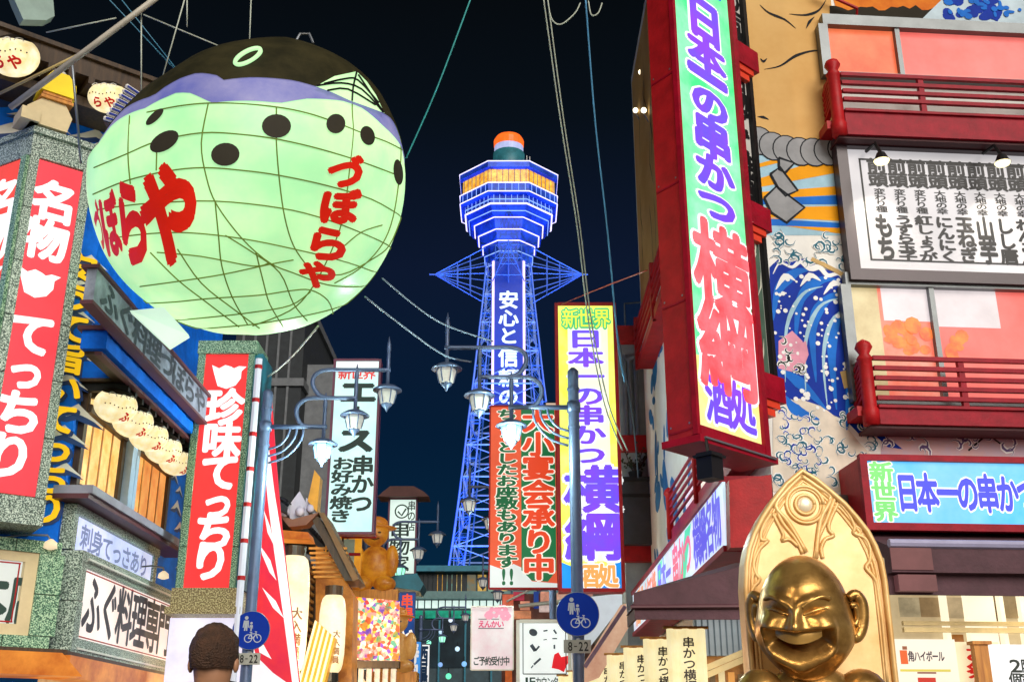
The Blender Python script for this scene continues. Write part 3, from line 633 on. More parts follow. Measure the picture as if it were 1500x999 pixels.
# poles, stays and cables
def cable(name, label, cat, pts, r, m, group=None, n=6):
    P = [at(*p) for p in pts]; P = smoothline([tuple(p) for p in P], 6) if len(P) > 2 else [tuple(p) for p in P]
    mb = MB(); mb.tube(P, r, n); c = P[0]; mb.v = [(x-c[0], y-c[1], z-c[2]) for x, y, z in mb.v]
    o = mb.build(name, m, None, smooth=True); o.location = c; return tag(o, label, cat, group)
cable('boom_pole', 'thick pale diagonal pole crossing the top left corner', 'pole', [(255, -22, 10.3), (15, 158, 10.9)], .034, mat('pale_pole', 'b8b2a4', .5, var=.15), n=10)
cable('brace_pole', 'thin yellowish pole sloping down to the left edge below the thick one', 'pole', [(120, 78, 10.9), (-10, 142, 11.4)], .018, mat('ochre_pole', 'b9a368', .5))
cable('stay_pole', 'thin grey upright rod hanging from the diagonal pole beside the blue wall', 'rod', [(106, 96, 10.9), (119, 240, 11.5)], .016, M['steel'])
CG = 'cords holding the giant green lantern'
for i, (pts, lab) in enumerate(((((207, 20, 10.5), (207, 150, 10.8)), 'upright cord from the diagonal pole to the striped tail'), (((272, -6, 10.6), (234, 128, 10.9)), 'taut pale cord running down to the lavender collar of the giant lantern'), (((368, -5, 10.9), (365, 72, 11.0)), 'short upright cord at the top of the giant lantern above its ring mark'),
        (((210, 22, 10.6), (340, 76, 11.0)), 'cord slanting right from the diagonal pole to the dark cap'), (((170, 27, 10.6), (68, 48, 11)), 'cord running left from the diagonal pole to the dark eave'), (((274, -6, 10.6), (274, 40, 10.7)), 'loose hanging cord end at the top beside the taut cord'))):
    cable('cord', lab, 'cord', pts, .008, M['wire'], CG)
for pts, lab in ((((160, 0, 13), (262, 108, 14)), 'blue grey cable crossing behind the diagonal pole'), (((178, 0, 13.5), (285, 135, 14.5)), 'teal cable right of the blue grey one behind the diagonal pole')):
    cable('cable', lab, 'cable', pts, .008, mat('blue_cable', '4a8aa8', .5))
cable('cable', 'teal cable dropping from the top behind the right of the giant lantern', 'cable', [(692, -8, 15), (640, 130, 15.3), (595, 232, 15.6)], .014, mat('teal_cable', '2f9a9a', .5))
cable('cable', 'upper grey cable from the giant lantern to the lamp post arms', 'cable', [(560, 408, 13), (640, 470, 14), (722, 500, 15)], .011, mat('slate_cable', '7f92a8', .5))
cable('cable', 'lower grey cable from the giant lantern passing the upper lamp', 'cable', [(535, 435, 12.5), (590, 478, 13.5), (650, 520, 14.5), (690, 530, 15.5)], .012, mat('slate_cable', '7f92a8', .5))
cable('cable', 'white curved cord from the lantern bottom down to the banner top', 'cable', [(466, 478, 12), (430, 520, 14), (402, 545, 16), (376, 562, 17)], .013, M['white'])
for k, dx in enumerate((0, 6)):
    cable('cable', ('left' if k == 0 else 'right')+' strand of the twin pale cables falling past the green sign', 'cable', [(795+dx, -10, 12), (820+dx*.8, 170, 12.8), (845+dx*.7, 330, 13.4), (862+dx*.7, 470, 13.8), (885+dx, 590, 14), (912+dx*1.2, 660, 14.1)], .0095, M['wire'])
cable('cable', 'blue cable falling right of the twin pale cables', 'cable', [(857, -10, 12), (872, 180, 12.8), (890, 340, 13.4), (905, 500, 13.8), (915, 560, 14)], .011, mat('sky_cable', '5aa0d0', .5))
cable('cable', 'slack loop of cable at the top between the pale and blue cables', 'cable', [(802, -2, 12), (808, 28, 12), (822, 36, 12), (842, 20, 12), (850, 5, 12)], .009, M['wire'])
cable('cable', 'small coiled loop of cable beside the blue cable at the top', 'cable', [(862, 2, 12), (866, 22, 12), (876, 20, 12), (882, 5, 12)], .009, M['wire'])
cable('wire', 'thin orange wire from the yellow sign up to the green one', 'wire', [(822, 446, 18), (880, 422, 14), (948, 396, 11)], .008, mat('orange_wire', 'd0583a', .5))
cable('cable', 'dark cable running down beside the yellow sign', 'cable', [(903, 480, 18.4), (925, 600, 18.6), (935, 700, 18.8)], .014, M['wired'])
# ================================================================ TOWER
TX = FY(170.0).uv(745, 500)[0]
FTW = Frame((TX, 170.0), (1, 0))
TW = Thing('observation_tower', 'tall blue neon lit steel lattice observation tower with octagonal deck and orange ring on top', 'tower', FTW, (0, 0, 0))
TB = mat('tower_blue', '2a5fd8', .5, .1, var=.2, scale=.35, col2='123488'); NE = lit('neon_violet', 'e6dcff', 1.6, var=0); NB = lit('neon_blue', '8fb4ff', 1.3, var=0); TD = mat('tower_deep_blue', '0a2478', .5, var=.2, scale=.5)  # blue light on the tower is put into these base colours
def octa(mb, prof):                     # profile of (apothem, height); eight sided, flat side to the viewer
    vs = []
    for a_, z in prof:
        R_ = a_/math.cos(math.pi/8)
        for k in range(8):
            th = math.pi/8+k*math.pi/4; vs.append((R_*math.cos(th), z, -R_*math.sin(th)))
    n = len(prof); mb.add(vs, [(i*8+k, i*8+(k+1) % 8, (i+1)*8+(k+1) % 8, (i+1)*8+k) for i in range(n-1) for k in range(8)]+[tuple(range(8))[::-1], tuple(range((n-1)*8, n*8))])
    return mb
def ring(mb, a_, z, r=.12):
    R_ = a_/math.cos(math.pi/8); P = [(R_*math.cos(math.pi/8+k*math.pi/4), z, -R_*math.sin(math.pi/8+k*math.pi/4)) for k in range(9)]
    for i in range(8): mb.tube([P[i], P[i+1]], r, 5)
m = MB(); octa(m, [(3.6, 75.5), (3.9, 77.4), (4.2, 79.2), (4.6, 79.3), (4.9, 80.9), (5.3, 81.0), (5.6, 82.7), (6.2, 82.8), (6.5, 83.3), (7.1, 84.4), (7.1, 86.0), (8.0, 86.2), (8.0, 87.8), (7.6, 87.9)]); TW.part('deck', m, TB)
m = MB(); octa(m, [(7.6, 87.9), (7.6, 90.4)]); TW.part('window_band', m, mat('tower_window', 'ffc850', .3, emi=1.1, var=.3, scale=1.2, col2='d88a20'))
m = MB(); m.box(-.05, .05, 0, 2.5, -.05, .05)
R8 = 7.62; pl_ = []
for k in range(8):
    th = k*math.pi/4+math.pi/2
    for j in range(7):
        s_ = (j-3)*.95; x = R8*math.cos(th)-s_*math.sin(th); y = R8*math.sin(th)+s_*math.cos(th); pl_.append((x, 87.9, -y))
TW.repeat('mullion', m, TD, pl_)
m = MB(); octa(m, [(7.6, 90.4), (8.15, 90.6), (8.15, 91.6), (6, 92.4), (3.1, 93.2)]); TW.part('roof', m, TB)
for a_, z, r_, t_ in ((8.2, 91.6, .09, NE), (8.1, 87.7, .09, NE), (8.05, 86.2, .09, NE), (7.15, 84.4, .15, NE), (5.65, 82.75, .15, NE), (4.95, 80.95, .15, NE), (4.25, 79.25, .15, NE), (6.55, 83.4, .08, NB), (7.15, 85.2, .08, NB), (3.7, 75.6, .08, NB), (3.95, 77.4, .08, NB)):
    m = MB(); ring(m, a_, z, r_); TW.part('neon_tube', m, t_)
m = MB(); m.lathe([(3.0, 93.0), (2.7, 95), (2.7, 97.4), (2.5, 97.5)], n=20); TW.part('drum', m, mat('drum_teal', '3f9aa8', .5, emi=.25, var=.2, scale=1), smooth=True)
m = MB(); m.lathe([(2.5, 97.5), (2.5, 98.7), (2.3, 98.8)], n=20); TW.part('drum', m, lit('drum_white', 'b9c2f0', .8))
m = MB(); m.lathe([(2.55, 98.8), (2.6, 99.9), (2.2, 100.6)], n=20); TW.part('crown_light', m, lit('crown_orange', 'ff6a22', 1.2)); 
m = MB(); m.tube([(3.1, 94.5, 0), (3.1, 97.2, 0)], .06, 5); m.tube([(3.6, 94.5, 0), (3.6, 97, 0)], .06, 5); m.tube([(2.6, 96, 0), (3.8, 96, 0)], .06, 5); TW.part('antenna', m, M['white'])
m = MB()
for a_, z0_, z1_ in ((7.12, 84.5, 86.0), (8.02, 86.3, 87.7)):
    for k in range(8):
        th = k*math.pi/4+math.pi/2
        for j in range(6):
            s_ = (j-2.5)*a_*.135; x = a_*math.cos(th)-s_*math.sin(th); y = a_*math.sin(th)+s_*math.cos(th); m.tube([(x, z0_, -y), (x, z1_, -y)], .045, 4)
TW.part('panel_rib', m, NB)['kind'] = 'stuff'
# four lattice legs
lv = [(3.6, 75.5), (4.1, 69), (4.8, 61.6), (5.4, 55), (6.0, 49.5), (6.7, 42), (7.4, 35), (8.2, 28.2), (9.4, 20), (11, 11), (13.5, 0)]
def hw(z): return float(np.interp(z, [q[1] for q in lv][::-1], [q[0] for q in lv][::-1]))
for sx_ in (-1, 1):
    for sy_ in (-1, 1):
        m = MB(); zs = np.linspace(75.5, 0, 26); c_ = 1.35
        def cp(a_, b_, z):
            h = hw(z); q = c_*(1+ (75-z)/90); return (sx_*(h-(q if a_ else 0)), z, sy_*(h-(q if b_ else 0)))
        for a_, b_ in ((0, 0), (1, 0), (0, 1), (1, 1)): m.tube([cp(a_, b_, z) for z in zs], .14 if (a_, b_) == (0, 0) else .08, 5)
        for i in range(25):
            z0, z1 = zs[i], zs[i+1]
            for (p, q) in (((0, 0), (1, 0)), ((0, 0), (0, 1)), ((1, 0), (1, 1)), ((0, 1), (1, 1))):
                A_, B2 = (p, q) if i % 2 else (q, p); m.tube([cp(*A_, z0), cp(*B2, z1)], .045, 4, cap=False); m.tube([cp(*p, z1), cp(*q, z1)], .06, 4, cap=False)
        TW.part('leg', m, mat('tower_steel_glow', '4a86ff', .4, .2, emi=.35, var=.1, scale=.3))  # floodlighting on the steel is put in as its own blue glow
m = MB(); zb_ = [49.5, 42, 35, 28.2, 20, 11]; zz = [75.5, 70, 65, 60, 54.5, 49.5, 44.5, 39.5, 34.5, 29, 23, 17, 10]
for i in range(len(zz)-1):
    z0, z1 = zz[i], zz[i+1]; a0, a1 = hw(z0)-.3, hw(z1)-.3
    for s_ in (-1, 1):
        for ax in (0, 1):
            def pt(x, z, h): return (x, z, s_*h) if ax == 0 else (s_*h, z, x)
            m.tube([pt(-a1, z1, a1), pt(a1, z1, a1)], .13, 4)
            m.tube([pt(-a0, z0, a0), pt(a1, z1, a1)], .08, 4); m.tube([pt(a0, z0, a0), pt(-a1, z1, a1)], .08, 4)
TW.part('cross_brace', m, mat('tower_brace_glow', '9ab8ff', .4, .2, emi=.5, var=.1))  # braces glow in place of the floodlighting on them
m = MB(); m.box(-1.5, 1.5, 12, 75.3, -1.5, 1.5); TW.part('lift_shaft', m, TD)
# diagonal wings
m = MB()
for dx, dz in ((-1, 0), (1, 0), (0, 1), (0, -1)):
    tip = Vector((dx*12.2, 75.0, dz*12.2)); sd = Vector((dz, 0, dx))
    root = [Vector((dx*3.8, z, dz*3.8))+sd*s_ for z in (78.5, 75.2, 71) for s_ in (-3, 0, 3)]
    for r_ in root: m.tube([r_, tip], .09, 4)
    for t in (.3, .55, .8):
        q = [r_.lerp(tip, t) for r_ in root]
        for i in range(3): m.tube([q[i*3], q[i*3+1], q[i*3+2]], .06, 4)
        for i in range(3): m.tube([q[i], q[i+3], q[i+6]], .06, 4)
        for a_, b_ in ((0, 4), (2, 4), (6, 4), (8, 4)): m.tube([q[a_], q[b_]], .05, 4)
    m.tube([tip, tip+Vector((dx*.9, 0, dz*.9))], .12, 5)
TW.part('wing', m, mat('wing_steel_glow', '6f9cff', .4, .2, emi=.3))  # wings glow in place of the floodlighting on them
m = MB(); m.box(-2.45, 2.45, 14, 75.2, 4.6, 4.9); o = TW.part('sign_panel', m, lit('tower_panel', '0c3fb4', .55, var=.1, scale=.2))
for s_ in (-2.45, 2.45): m = MB(); m.tube([(s_, 14, 5.0), (s_, 75.2, 5.0)], .2, 6); TW.part('neon_tube', m, lit('neon_pinkish', 'efd2ff', 1.4, var=0))
m = MB(); fr_ = Frame((TX, 165.1), (1, 0))
for ch, (a_, b_) in zip('安心と信頼の日立', ((427, 453), (454, 479), (480, 505), (508, 538), (541, 567), (569, 594), (597, 624), (626, 654))):
    _, v1 = fr_.uv(743, a_); _, v0 = fr_.uv(743, b_); put(m, ch, -1.35, v0+.12, 1.35, v1-.12, 4.95, .035, 8)
TW.part('lettering', m, lit('tower_letter', 'dff2ff', 1.2))
for x, y in ((-14, 150), (14, 150)):
    l = bpy.data.lights.new('floodlight', 'SPOT'); l.energy = 420000; l.color = (.04, .18, 1); l.spot_size = math.radians(50); l.shadow_soft_size = 1
    o = bpy.data.objects.new('floodlight', l); COL.objects.link(o); o.location = (TX+x, y-10, 2); o.rotation_euler = (Vector((TX, 170, 60))-o.location).to_track_quat('-Z', 'Y').to_euler()

# ================================================================ STREET LAMPS
F16 = FY(16.0)
def LP(px, py): u, v = F16.uv(px, py); return (u+3.65, v)
def lamp_post(frx, X, Y, sgn, label, first=None, group='old style street lamps with stacked arms', warm=False):
    fr = Frame((X, Y), (1, 0))
    if first is not None:
        c = copy_tree(first.e); c.matrix_world = fr.mat(); c['label'] = label; return c
    T = Thing('street_lamp', label, 'street lamp', fr, (0, 0, 0), group)
    p3 = lambda px, py: (LP(px, py)[0]*sgn, LP(px, py)[1], 0)
    top = LP(392, 575)[1]; gl = M['pole']
    m = MB(); m.lathe([(.14, 0), (.14, .5), (.1, .55), (.085, .7), (.075, top-.12), (.078, top-.1), (.078, top), (.03, top+.05)], n=14); T.part('post', m, gl, smooth=True)
    ya = LP(393, 625)[1]
    m = MB(); m.tube([(0, ya, 0), p3(479, 625)], .036, 8); m.tube([(0, ya-.07, 0), (0, ya+.07, 0)], .095, 10); T.part('arm', m, gl, smooth=True)
    def loop(pl): m = MB(); m.tube([p3(*q) for q in smoothline(pl, 5)], .033, 8); T.part('arm', m, gl, smooth=True)
    loop([(452, 625), (440, 620), (434, 605), (438, 592), (452, 584), (475, 583), (523, 583)])
    loop([(482, 583), (467, 578), (458, 562), (463, 548), (480, 542), (510, 542), (572, 542)])
    m = MB()
    for r_ in (30, 40, 50): m.tube([p3(*q) for q in smoothline([(393+r_*.0, 628+r_), (393+r_*.55, 628+r_*.8), (393+r_*.95, 628+r_*.35), (393+r_+2, 626)], 4)], .018, 6)
    T.part('brace', m, gl, smooth=True)
    for (lx, yt, yb, on) in ((477, 586, 642, 1), (523, 544, 600, 0), (570, 504, 563, 0)):
        x, z1 = p3(lx, yt)[:2]; z0 = p3(lx, yb)[1]
        L = MB(); L.lathe([(.004, z1+.12), (.03, z1-.02), (.035, z1-.1), (.028, z1-.12), (.028, z0), (.045, z0-.01)], cx=x, n=8); L.lathe([(.05, z0), (.13, z0-.03), (.215, z0-.085), (.22, z0-.10), (.13, z0-.095)], cx=x, n=16)
        body = T.part('lantern', L, gl, smooth=True)
        G = MB(); G.lathe([(.125, z0-.10), (.135, z0-.14), (.095, z0-.30), (.06, z0-.32)], cx=x, n=6)
        T.part('glass', G, lit('lamp_green_white', 'b8ffe0', 1.5, col2='88f0c0') if on else mat('lamp_glass_glow', 'f4f1e8', .25, emi=.42, var=.15, scale=6), parent=body)  # brightness of the unlit lanterns is put in as a glow of the glass
        R_ = MB()
        for k in range(6):
            a_ = math.pi/3*k; R_.tube([(x+.135*math.cos(a_), z0-.10, -.135*math.sin(a_)), (x+.142*math.cos(a_), z0-.14, -.142*math.sin(a_)), (x+.10*math.cos(a_), z0-.30, -.10*math.sin(a_))], .009, 4)
        T.part('rib', R_, gl, parent=body)
        K = MB(); K.lathe([(.085, z0-.30), (.08, z0-.33), (.03, z0-.38), (.004, z0-.43)], cx=x, n=8); T.part('finial', K, gl, parent=body, smooth=True)
    for (a_, b_) in ((ya+.25, .02), (ya-.3, .02)):
        m = MB(); m.lathe([(.088, a_), (.088, a_+.03)], n=12); T.part('collar', m, gl)
    return T
LPL = lamp_post(F16, -3.65, 16, 1, 'nearest street lamp post on the left with the blue round sign at its foot')
LPR = lamp_post(F16, .86, 15, -1, 'nearest street lamp post on the right, in front of the yellow sign')
lamp_post(F16, -3.65, 28, 1, 'left street lamp in front of the orange figure and lit shops', LPL)
lamp_post(F16, -3.65, 46, 1, 'far left street lamp beyond the orange figure', LPL)
lamp_post(F16, .86, 24, -1, 'right street lamp whose lanterns hang before the blue tower legs', LPR)
lamp_post(F16, .86, 36, -1, 'far right street lamp seen low before the teal lit building', LPR)
lamp_post(F16, -3.65, 2.5, 1, 'added unseen left street lamp near the viewer, for fill light', LPL)  # this post and the next are added out of view to brighten the street
lamp_post(F16, .95, -3.5, -1, 'added unseen right street lamp near the viewer, for fill light', LPR)
for X, Y, s_ in ((-3.65, 16, 1), (.86, 15, -1), (-3.65, 28, 1), (.86, 24, -1), (-3.65, 2.5, 1), (.95, -3.5, -1)):
    l = bpy.data.lights.new('lamp_glow', 'POINT'); l.energy = 200 if Y > 10 else 420; l.color = (.75, 1, .88) if Y > 10 else (1, .84, .62); l.shadow_soft_size = .12  # warm stronger ones belong to the two added unseen posts
    o = bpy.data.objects.new('lamp_glow', l); COL.objects.link(o); o.location = (X+s_*LP(477, 650)[0], Y-.3, LP(477, 668)[1]-.25)

# round blue signs with number plates
def walk_sign(X, Y, px, py, r, label, plate, first=None):
    fr = Frame((X, Y-.12), (1, 0)); u, v = fr.uv(px, py); T = Thing('round_sign', label, 'road sign', fr, (u, v, 0), 'round blue pedestrian and bicycle signs')
    m = MB(); vs = []; m.prism([(u+r*math.cos(2*math.pi*k/40), v+r*math.sin(2*math.pi*k/40)) for k in range(40)], 0, .015); T.part('disc', m, mat('sign_blue_glow', '0646d8', .6, var=.04, emi=.12, spec=.15))  # faint glow added to the disc to keep its blue saturated
    m = MB(); N = 40
    m.tube([(u+r*math.cos(2*math.pi*k/N), v+r*math.sin(2*math.pi*k/N), .008) for k in range(N+1)], .008, 5); T.part('rim', m, M['steel'])
    m = MB(); z = .018; W = lambda a, b: (u+a*r, v+b*r)
    # adult and child
    m.disc(*W(-.28, .66), r*.1, r*.1, z); m.flat([W(-.42, .52), W(-.15, .52), W(-.12, .15), W(-.18, .15), W(-.2, .42), W(-.2, -.02), W(-.27, -.02), W(-.28, .18), W(-.31, -.02), W(-.38, -.02), W(-.37, .42), W(-.4, .15), W(-.46, .15)], z)
    m.disc(*W(.0, .38), r*.07, r*.07, z); m.flat([W(-.08, .28), W(.08, .28), W(.1, .05), W(.04, .2), W(.04, -.04), W(-.03, -.04), W(-.04, .2), W(-.11, .08)], z)
    # bicycle
    for cx in (-.12, .38): m.ribbon([(u+(cx+.2*math.cos(a_))*r, v+(-.42+.2*math.sin(a_))*r) for a_ in np.linspace(0, 2*math.pi, 20)], r*.045, z)
    for a_, b_ in (((-.12, -.42), (.02, -.18)), ((.02, -.18), (.3, -.18)), ((.3, -.18), (.12, -.42)), ((.12, -.42), (-.12, -.42)), ((.38, -.42), (.27, -.08)), ((.02, -.1), (.02, -.18)), ((.22, -.06), (.34, -.08)), ((-.06, -.1), (.08, -.1)), ((.02, -.18), (.12, -.42))):
        m.ribbon([W(*a_), W(*b_)], r*.04, z+.0005)
    T.part('pictogram', m, mat('sign_white_print', 'e8eef8', .5, emi=.2))
    m = MB(); pv = v-r*1.48; m.box(u-.68*r, u+.6*r, pv-r*.3, pv+r*.3, -.0, .012); T.part('plate', m, mat('plate_grey', 'a8a8a2', .5))
    m = MB(); htext(m, plate, u-.5*r, u+.5*r, pv+r*.2, pv-r*.2, .014, .03, fill=.75); T.part('lettering', m, M['black'])
    m = MB(); m.box(u-.02, u+.02, pv-.05, pv+.1, -.06, 0); m.box(u-.02, u+.02, v-.1, v+.1, -.06, 0); T.part('bracket', m, M['steel'])
    return T
walk_sign(.86, 15, 846, 899, .275, 'round blue pedestrian and bicycle sign with plate on the right lamp post', '8-22')
walk_sign(-3.65, 16, 368, 923, .255, 'round blue pedestrian and bicycle sign on the left lamp post beside the head', '8-22')

# ================================================================ SIGNS IN THE MIDDLE
def box_sign(name, label, Y, x0, x1, yt, yb, dep, panelmat, framemat, fw=.05, ym=None):
    fr = FY(Y); ym = ym or (yt+yb)/2
    u0, _ = fr.uv(x0, ym); u1, _ = fr.uv(x1, ym); _, v1 = fr.uv((x0+x1)/2, yt); _, v0 = fr.uv((x0+x1)/2, yb)
    T = Thing(name, label, 'sign', fr, ((u0+u1)/2, v0, 0))
    m = MB(); m.box(u0, u1, v0, v1, -dep, -.004); T.part('body', m, framemat)
    m = MB(); m.box(u0+fw, u1-fw, v0+fw, v1-fw, 0, .02); T.part('panel', m, panelmat)
    m = MB(); m.box(u0-.01, u0+fw, v0, v1, -.004, .05); m.box(u1-fw, u1+.01, v0, v1, -.004, .05); m.box(u0+fw, u1-fw, v1-fw, v1+.01, -.004, .045); m.box(u0+fw, u1-fw, v0-.01, v0+fw, -.004, .045); T.part('frame', m, framemat)
    return T, fr, (u0, u1, v0, v1)
VI = lit('letter_violet', '8e44ff', .95, var=.1, col2='6a55ff'); VB = lit('letter_violet_blue', '5b58ff', .95, var=.05); HW = lit('halo_white', 'ffffff', 1.0, var=0)
T, fr, (u0, u1, v0, v1) = box_sign('vertical_sign', 'tall yellow lit sign with violet lettering and blue foot, behind the right lamp post', 19, 816, 908, 445, 866, .35, lit('panel_yellow', 'f6ff2a', 1.0, col2='fdff8a', var=.1, scale=1), M['red'])
_, vbl = fr.uv(860, 822)
m = MB(); m.flat([(u0+.05, v0+.05), (u1-.05, v0+.05), (u1-.05, vbl+.05), (u1-.25, vbl-.12), (u0+.5, vbl-.03), (u0+.3, vbl-.12), (u0+.05, vbl-.02)], .022); T.part('foot_panel', m, lit('panel_blue', '1f9cff', .95, var=.1))
W_ = u1-u0
def vpx(fr, y, x=860, n=0): return fr.uv(x, y, n)[1]
m = MB(); m.flat([(u0+.42*W_+.0, vpx(fr, 822)), (u1-.17*W_, vpx(fr, 822)), (u1-.14*W_, vpx(fr, 480)), (u0+.2*W_, vpx(fr, 480)), (u0+.2*W_, vpx(fr, 820))], .021); T.part('glow_patch', m, lit('panel_pale', 'fffde0', 1.0))
signtext(T, [('v', '日本一の串かつ', u0+.24*W_, u1-.26*W_, vpx(fr, 484), vpx(fr, 682)), ('v', '横綱', u0+.17*W_, u1-.08*W_, vpx(fr, 684), vpx(fr, 822))], halo=HW, col=VI, z=.024, b=.045, hb=.1)
signtext(T, [('h', '新世界', u0+.12*W_, u1-.1*W_, vpx(fr, 455), vpx(fr, 481))], halo=lit('green_outline', '2fcf8a', .9), col=lit('letter_yellow', 'f0ff50', 1), z=.024, name='heading', hb=.11, b=.02)
signtext(T, [('h', '酒処', u0+.3*W_, u1-.1*W_, vpx(fr, 828), vpx(fr, 860))], halo=HW, col=lit('letter_orange', 'ffb060', .95), z=.026, name='footer', hb=.1, b=.045)
# red and green double sign
OR = lit('panel_vermilion', 'f2603a', .85, var=.08); GR = lit('panel_green', '1f7a48', .8, var=.1); CRM = lit('letter_cream', 'fff4e4', .95)
T, fr, (u0, u1, v0, v1) = box_sign('vertical_sign', 'two column sign, green letters on red and red on green, left of the yellow sign', 22, 717, 816, 595, 862, .2, OR, M['red'], .02)
mid = u0+(u1-u0)*.47; m = MB(); vs = vpx(fr, 835, 770)
m.flat([(mid, v1-.02), (u1-.03, v1-.02), (u1-.03, vs), (u1-.2, vs-.22), (mid+.2, vs-.2), (mid, vs)], .024); T.part('green_panel', m, GR)
m = MB(); m.flat([(u0+.02, v0+.02), (u1-.02, v0+.02), (u1-.02, v0+.1), (mid+.2, v0+.14), (mid, vs+.05), (mid-.15, vs+.12), (u0+.25, vs+.02), (u0+.02, vs+.1)], .023); T.part('white_foot', m, lit('foot_white', 'e8f0ee', .85))
signtext(T, [('v', 'ちょっとしたお座敷もあります', u0+.16, mid-.10, vpx(fr, 600, 770), vpx(fr, 832, 770))], halo=CRM, col=lit('letter_green', '12683c', .8), z=.028, hb=.11, b=.05)
signtext(T, [('h', '!!', mid-.42, mid-.12, vpx(fr, 834, 770), vpx(fr, 856, 770))], halo=None, col=lit('letter_green', '12683c', .8), z=.03, b=.06, name='exclamation')
signtext(T, [('v', '大小宴会承り中', mid+.07, u1-.1, vpx(fr, 600, 770), vpx(fr, 850, 770))], halo=CRM, col=lit('letter_red_orange', 'ee4a26', .85), z=.028, hb=.1, b=.05, name='main_lettering')
# pale strip behind, with black lettering
T, fr, (u0, u1, v0, v1) = box_sign('strip_sign', 'narrow pale strip sign with black lettering between the green and the yellow signs', 23, 800, 822, 590, 820, .1, lit('strip_cream', 'f0d0b8', .7), M['dgrey'], .01)
signtext(T, [('v', 'コース二千円宴会', u0+.1, u1-.04, v1-.1, v0+.1)], halo=None, col=M['black'], z=.022, b=.03)
# white sign with black brush lettering, left
T, fr, (u0, u1, v0, v1) = box_sign('vertical_sign', 'tall pale mint lit sign with dark brush lettering and plum frame, left of the tower', 22, 483, 553, 527, 782, .3, lit('mint_panel', 'd6f7ee', .95, col2='c4f4f8', var=.05), mat('plum_frame', '6b2c4a', .4), .04)
u0b = u0; IK = mat('ink_dark_green', '17352f', .6)
signtext(T, [('h', '新世界', u0+.1, u1-.1, vpx(fr, 541, 520), vpx(fr, 556, 520))], halo=None, col=lit('letter_red', 'e04040', .9), z=.022, name='heading', b=.03)
signtext(T, [('v', 'エース', u0+.2, u1-.12, vpx(fr, 558, 520), vpx(fr, 664, 520))], halo=None, col=IK, z=.022, b=.075)
signtext(T, [('v', '串かつ', u0+.5, u1-.08, vpx(fr, 668, 520), vpx(fr, 752, 520)), ('v', 'お好み焼き', u0+.1, u0+.48, vpx(fr, 670, 520), vpx(fr, 766, 520))], halo=None, col=IK, z=.022, b=.045, name='menu_lettering')
m = MB(); m.box(u0+.05, u1-.05, vpx(fr, 539, 520), v1-.05, .02, .03); T.part('white_band', m, lit('sign_white', 'ffffff', .95))
# farther white sign with small roof
T, fr, (u0, u1, v0, v1) = box_sign('vertical_sign', 'small white sign with thin brush lettering under a little brown roof beside the orange figure', 32, 568, 610, 730, 842, .3, lit('mint_panel2', 'e2f8ee', .9), mat('plum_frame', '6b2c4a'), .04)
m = MB(); m.prism([(u0-.3, v1), (u1+.35, v1), (u1+.2, v1+.14), (u1-.1, v1+.3), (u0+.05, v1+.3), (u0-.15, v1+.14)], -.5, .3); T.part('roof', m, mat('small_roof', '5a3430', .7))
signtext(T, [('v', '串物家', u0+.1, u1-.22, vpx(fr, 765, 590), vpx(fr, 838, 590)), ('v', '串の店', u1-.26, u1-.06, vpx(fr, 734, 590), vpx(fr, 778, 590))], halo=None, col=IK, z=.022, b=.02)
m = MB(); m.ribbon([(u0+.38+.19*math.cos(a_), v1-.38+.19*math.sin(a_)) for a_ in np.linspace(0, 6.28, 18)], .04, .024); m.ribbon([(u0+.27, v1-.38), (u0+.38, v1-.5), (u0+.5, v1-.3)], .05, .025); T.part('emblem', m, IK)
# white counter sign at the bottom and the paper banner beside it
T, fr, (u0, u1, v0, v1) = box_sign('counter_sign', 'white framed sign with brush marks and a red stamp beside the right lamp post', 20, 757, 836, 908, 1012, .2, lit('counter_white', 'eef4f2', .92), M['white'], .05)
m = MB()
for a_ in ((u0+.11, u1-.08, vpx(fr, 911, 800), vpx(fr, 912.5, 800)), (u0+.11, u1-.08, vpx(fr, 986, 800), vpx(fr, 987.5, 800)), (u0+.1, u0+.115, vpx(fr, 987, 800), vpx(fr, 911, 800)), (u1-.09, u1-.075, vpx(fr, 987, 800), vpx(fr, 911, 800))): m.box(a_[0], a_[1], a_[2], a_[3], .02, .026)
T.part('border_line', m, M['black'])
m = MB(); q = lambda x, y: fr.uv(x, y)
m.disc(*q(781, 926), .075, .06, .024, rot=-.4)
for a_, b_, w_ in (((778, 944), (784, 953), .06), ((784, 953), (790, 946), .03), ((782, 973), (792, 964), .035), ((796, 924), (802, 923), .025), ((796, 937), (801, 936), .015), ((811, 922), (815, 928), .03), ((809, 935), (816, 935), .02), ((812, 944), (812, 950), .03), ((781, 974), (778, 978), .02)): m.ribbon([q(*a_), q(*b_)], w_, .024)
T.part('brush_mark', m, mat('ink_blue_grey', '3f4a5c', .6))
m = MB(); m.flat([q(*p) for p in ((812, 958), (818, 955), (822, 962), (832, 960), (834, 968), (830, 974), (826, 984), (818, 980), (808, 978), (810, 966))], .025); T.part('red_stamp', m, lit('stamp_red', 'e8202c', .8))
signtext(T, [('h', '1Fカウンター席', u0+.12, u1-.02, vpx(fr, 992, 800), vpx(fr, 1004, 800))], halo=None, col=mat('ink_green', '1f4038'), z=.024, b=.03)
T, fr, (u0, u1, v0, v1) = box_sign('notice_banner', 'faded white notice banner with pink print, left of the white counter sign', 24, 690, 752, 888, 981, .02, lit('banner_paper', 'ececec', .82, col2='e6c8d0', var=.1, scale=1.2), M['white'], .015)
m = MB(); htext(m, 'えんかい', u0+.15, u1-.2, vpx(fr, 909, 720), vpx(fr, 919, 720), .025, .04); T.part('pink_lettering', m, lit('letter_pink', 'e0487a', .8))
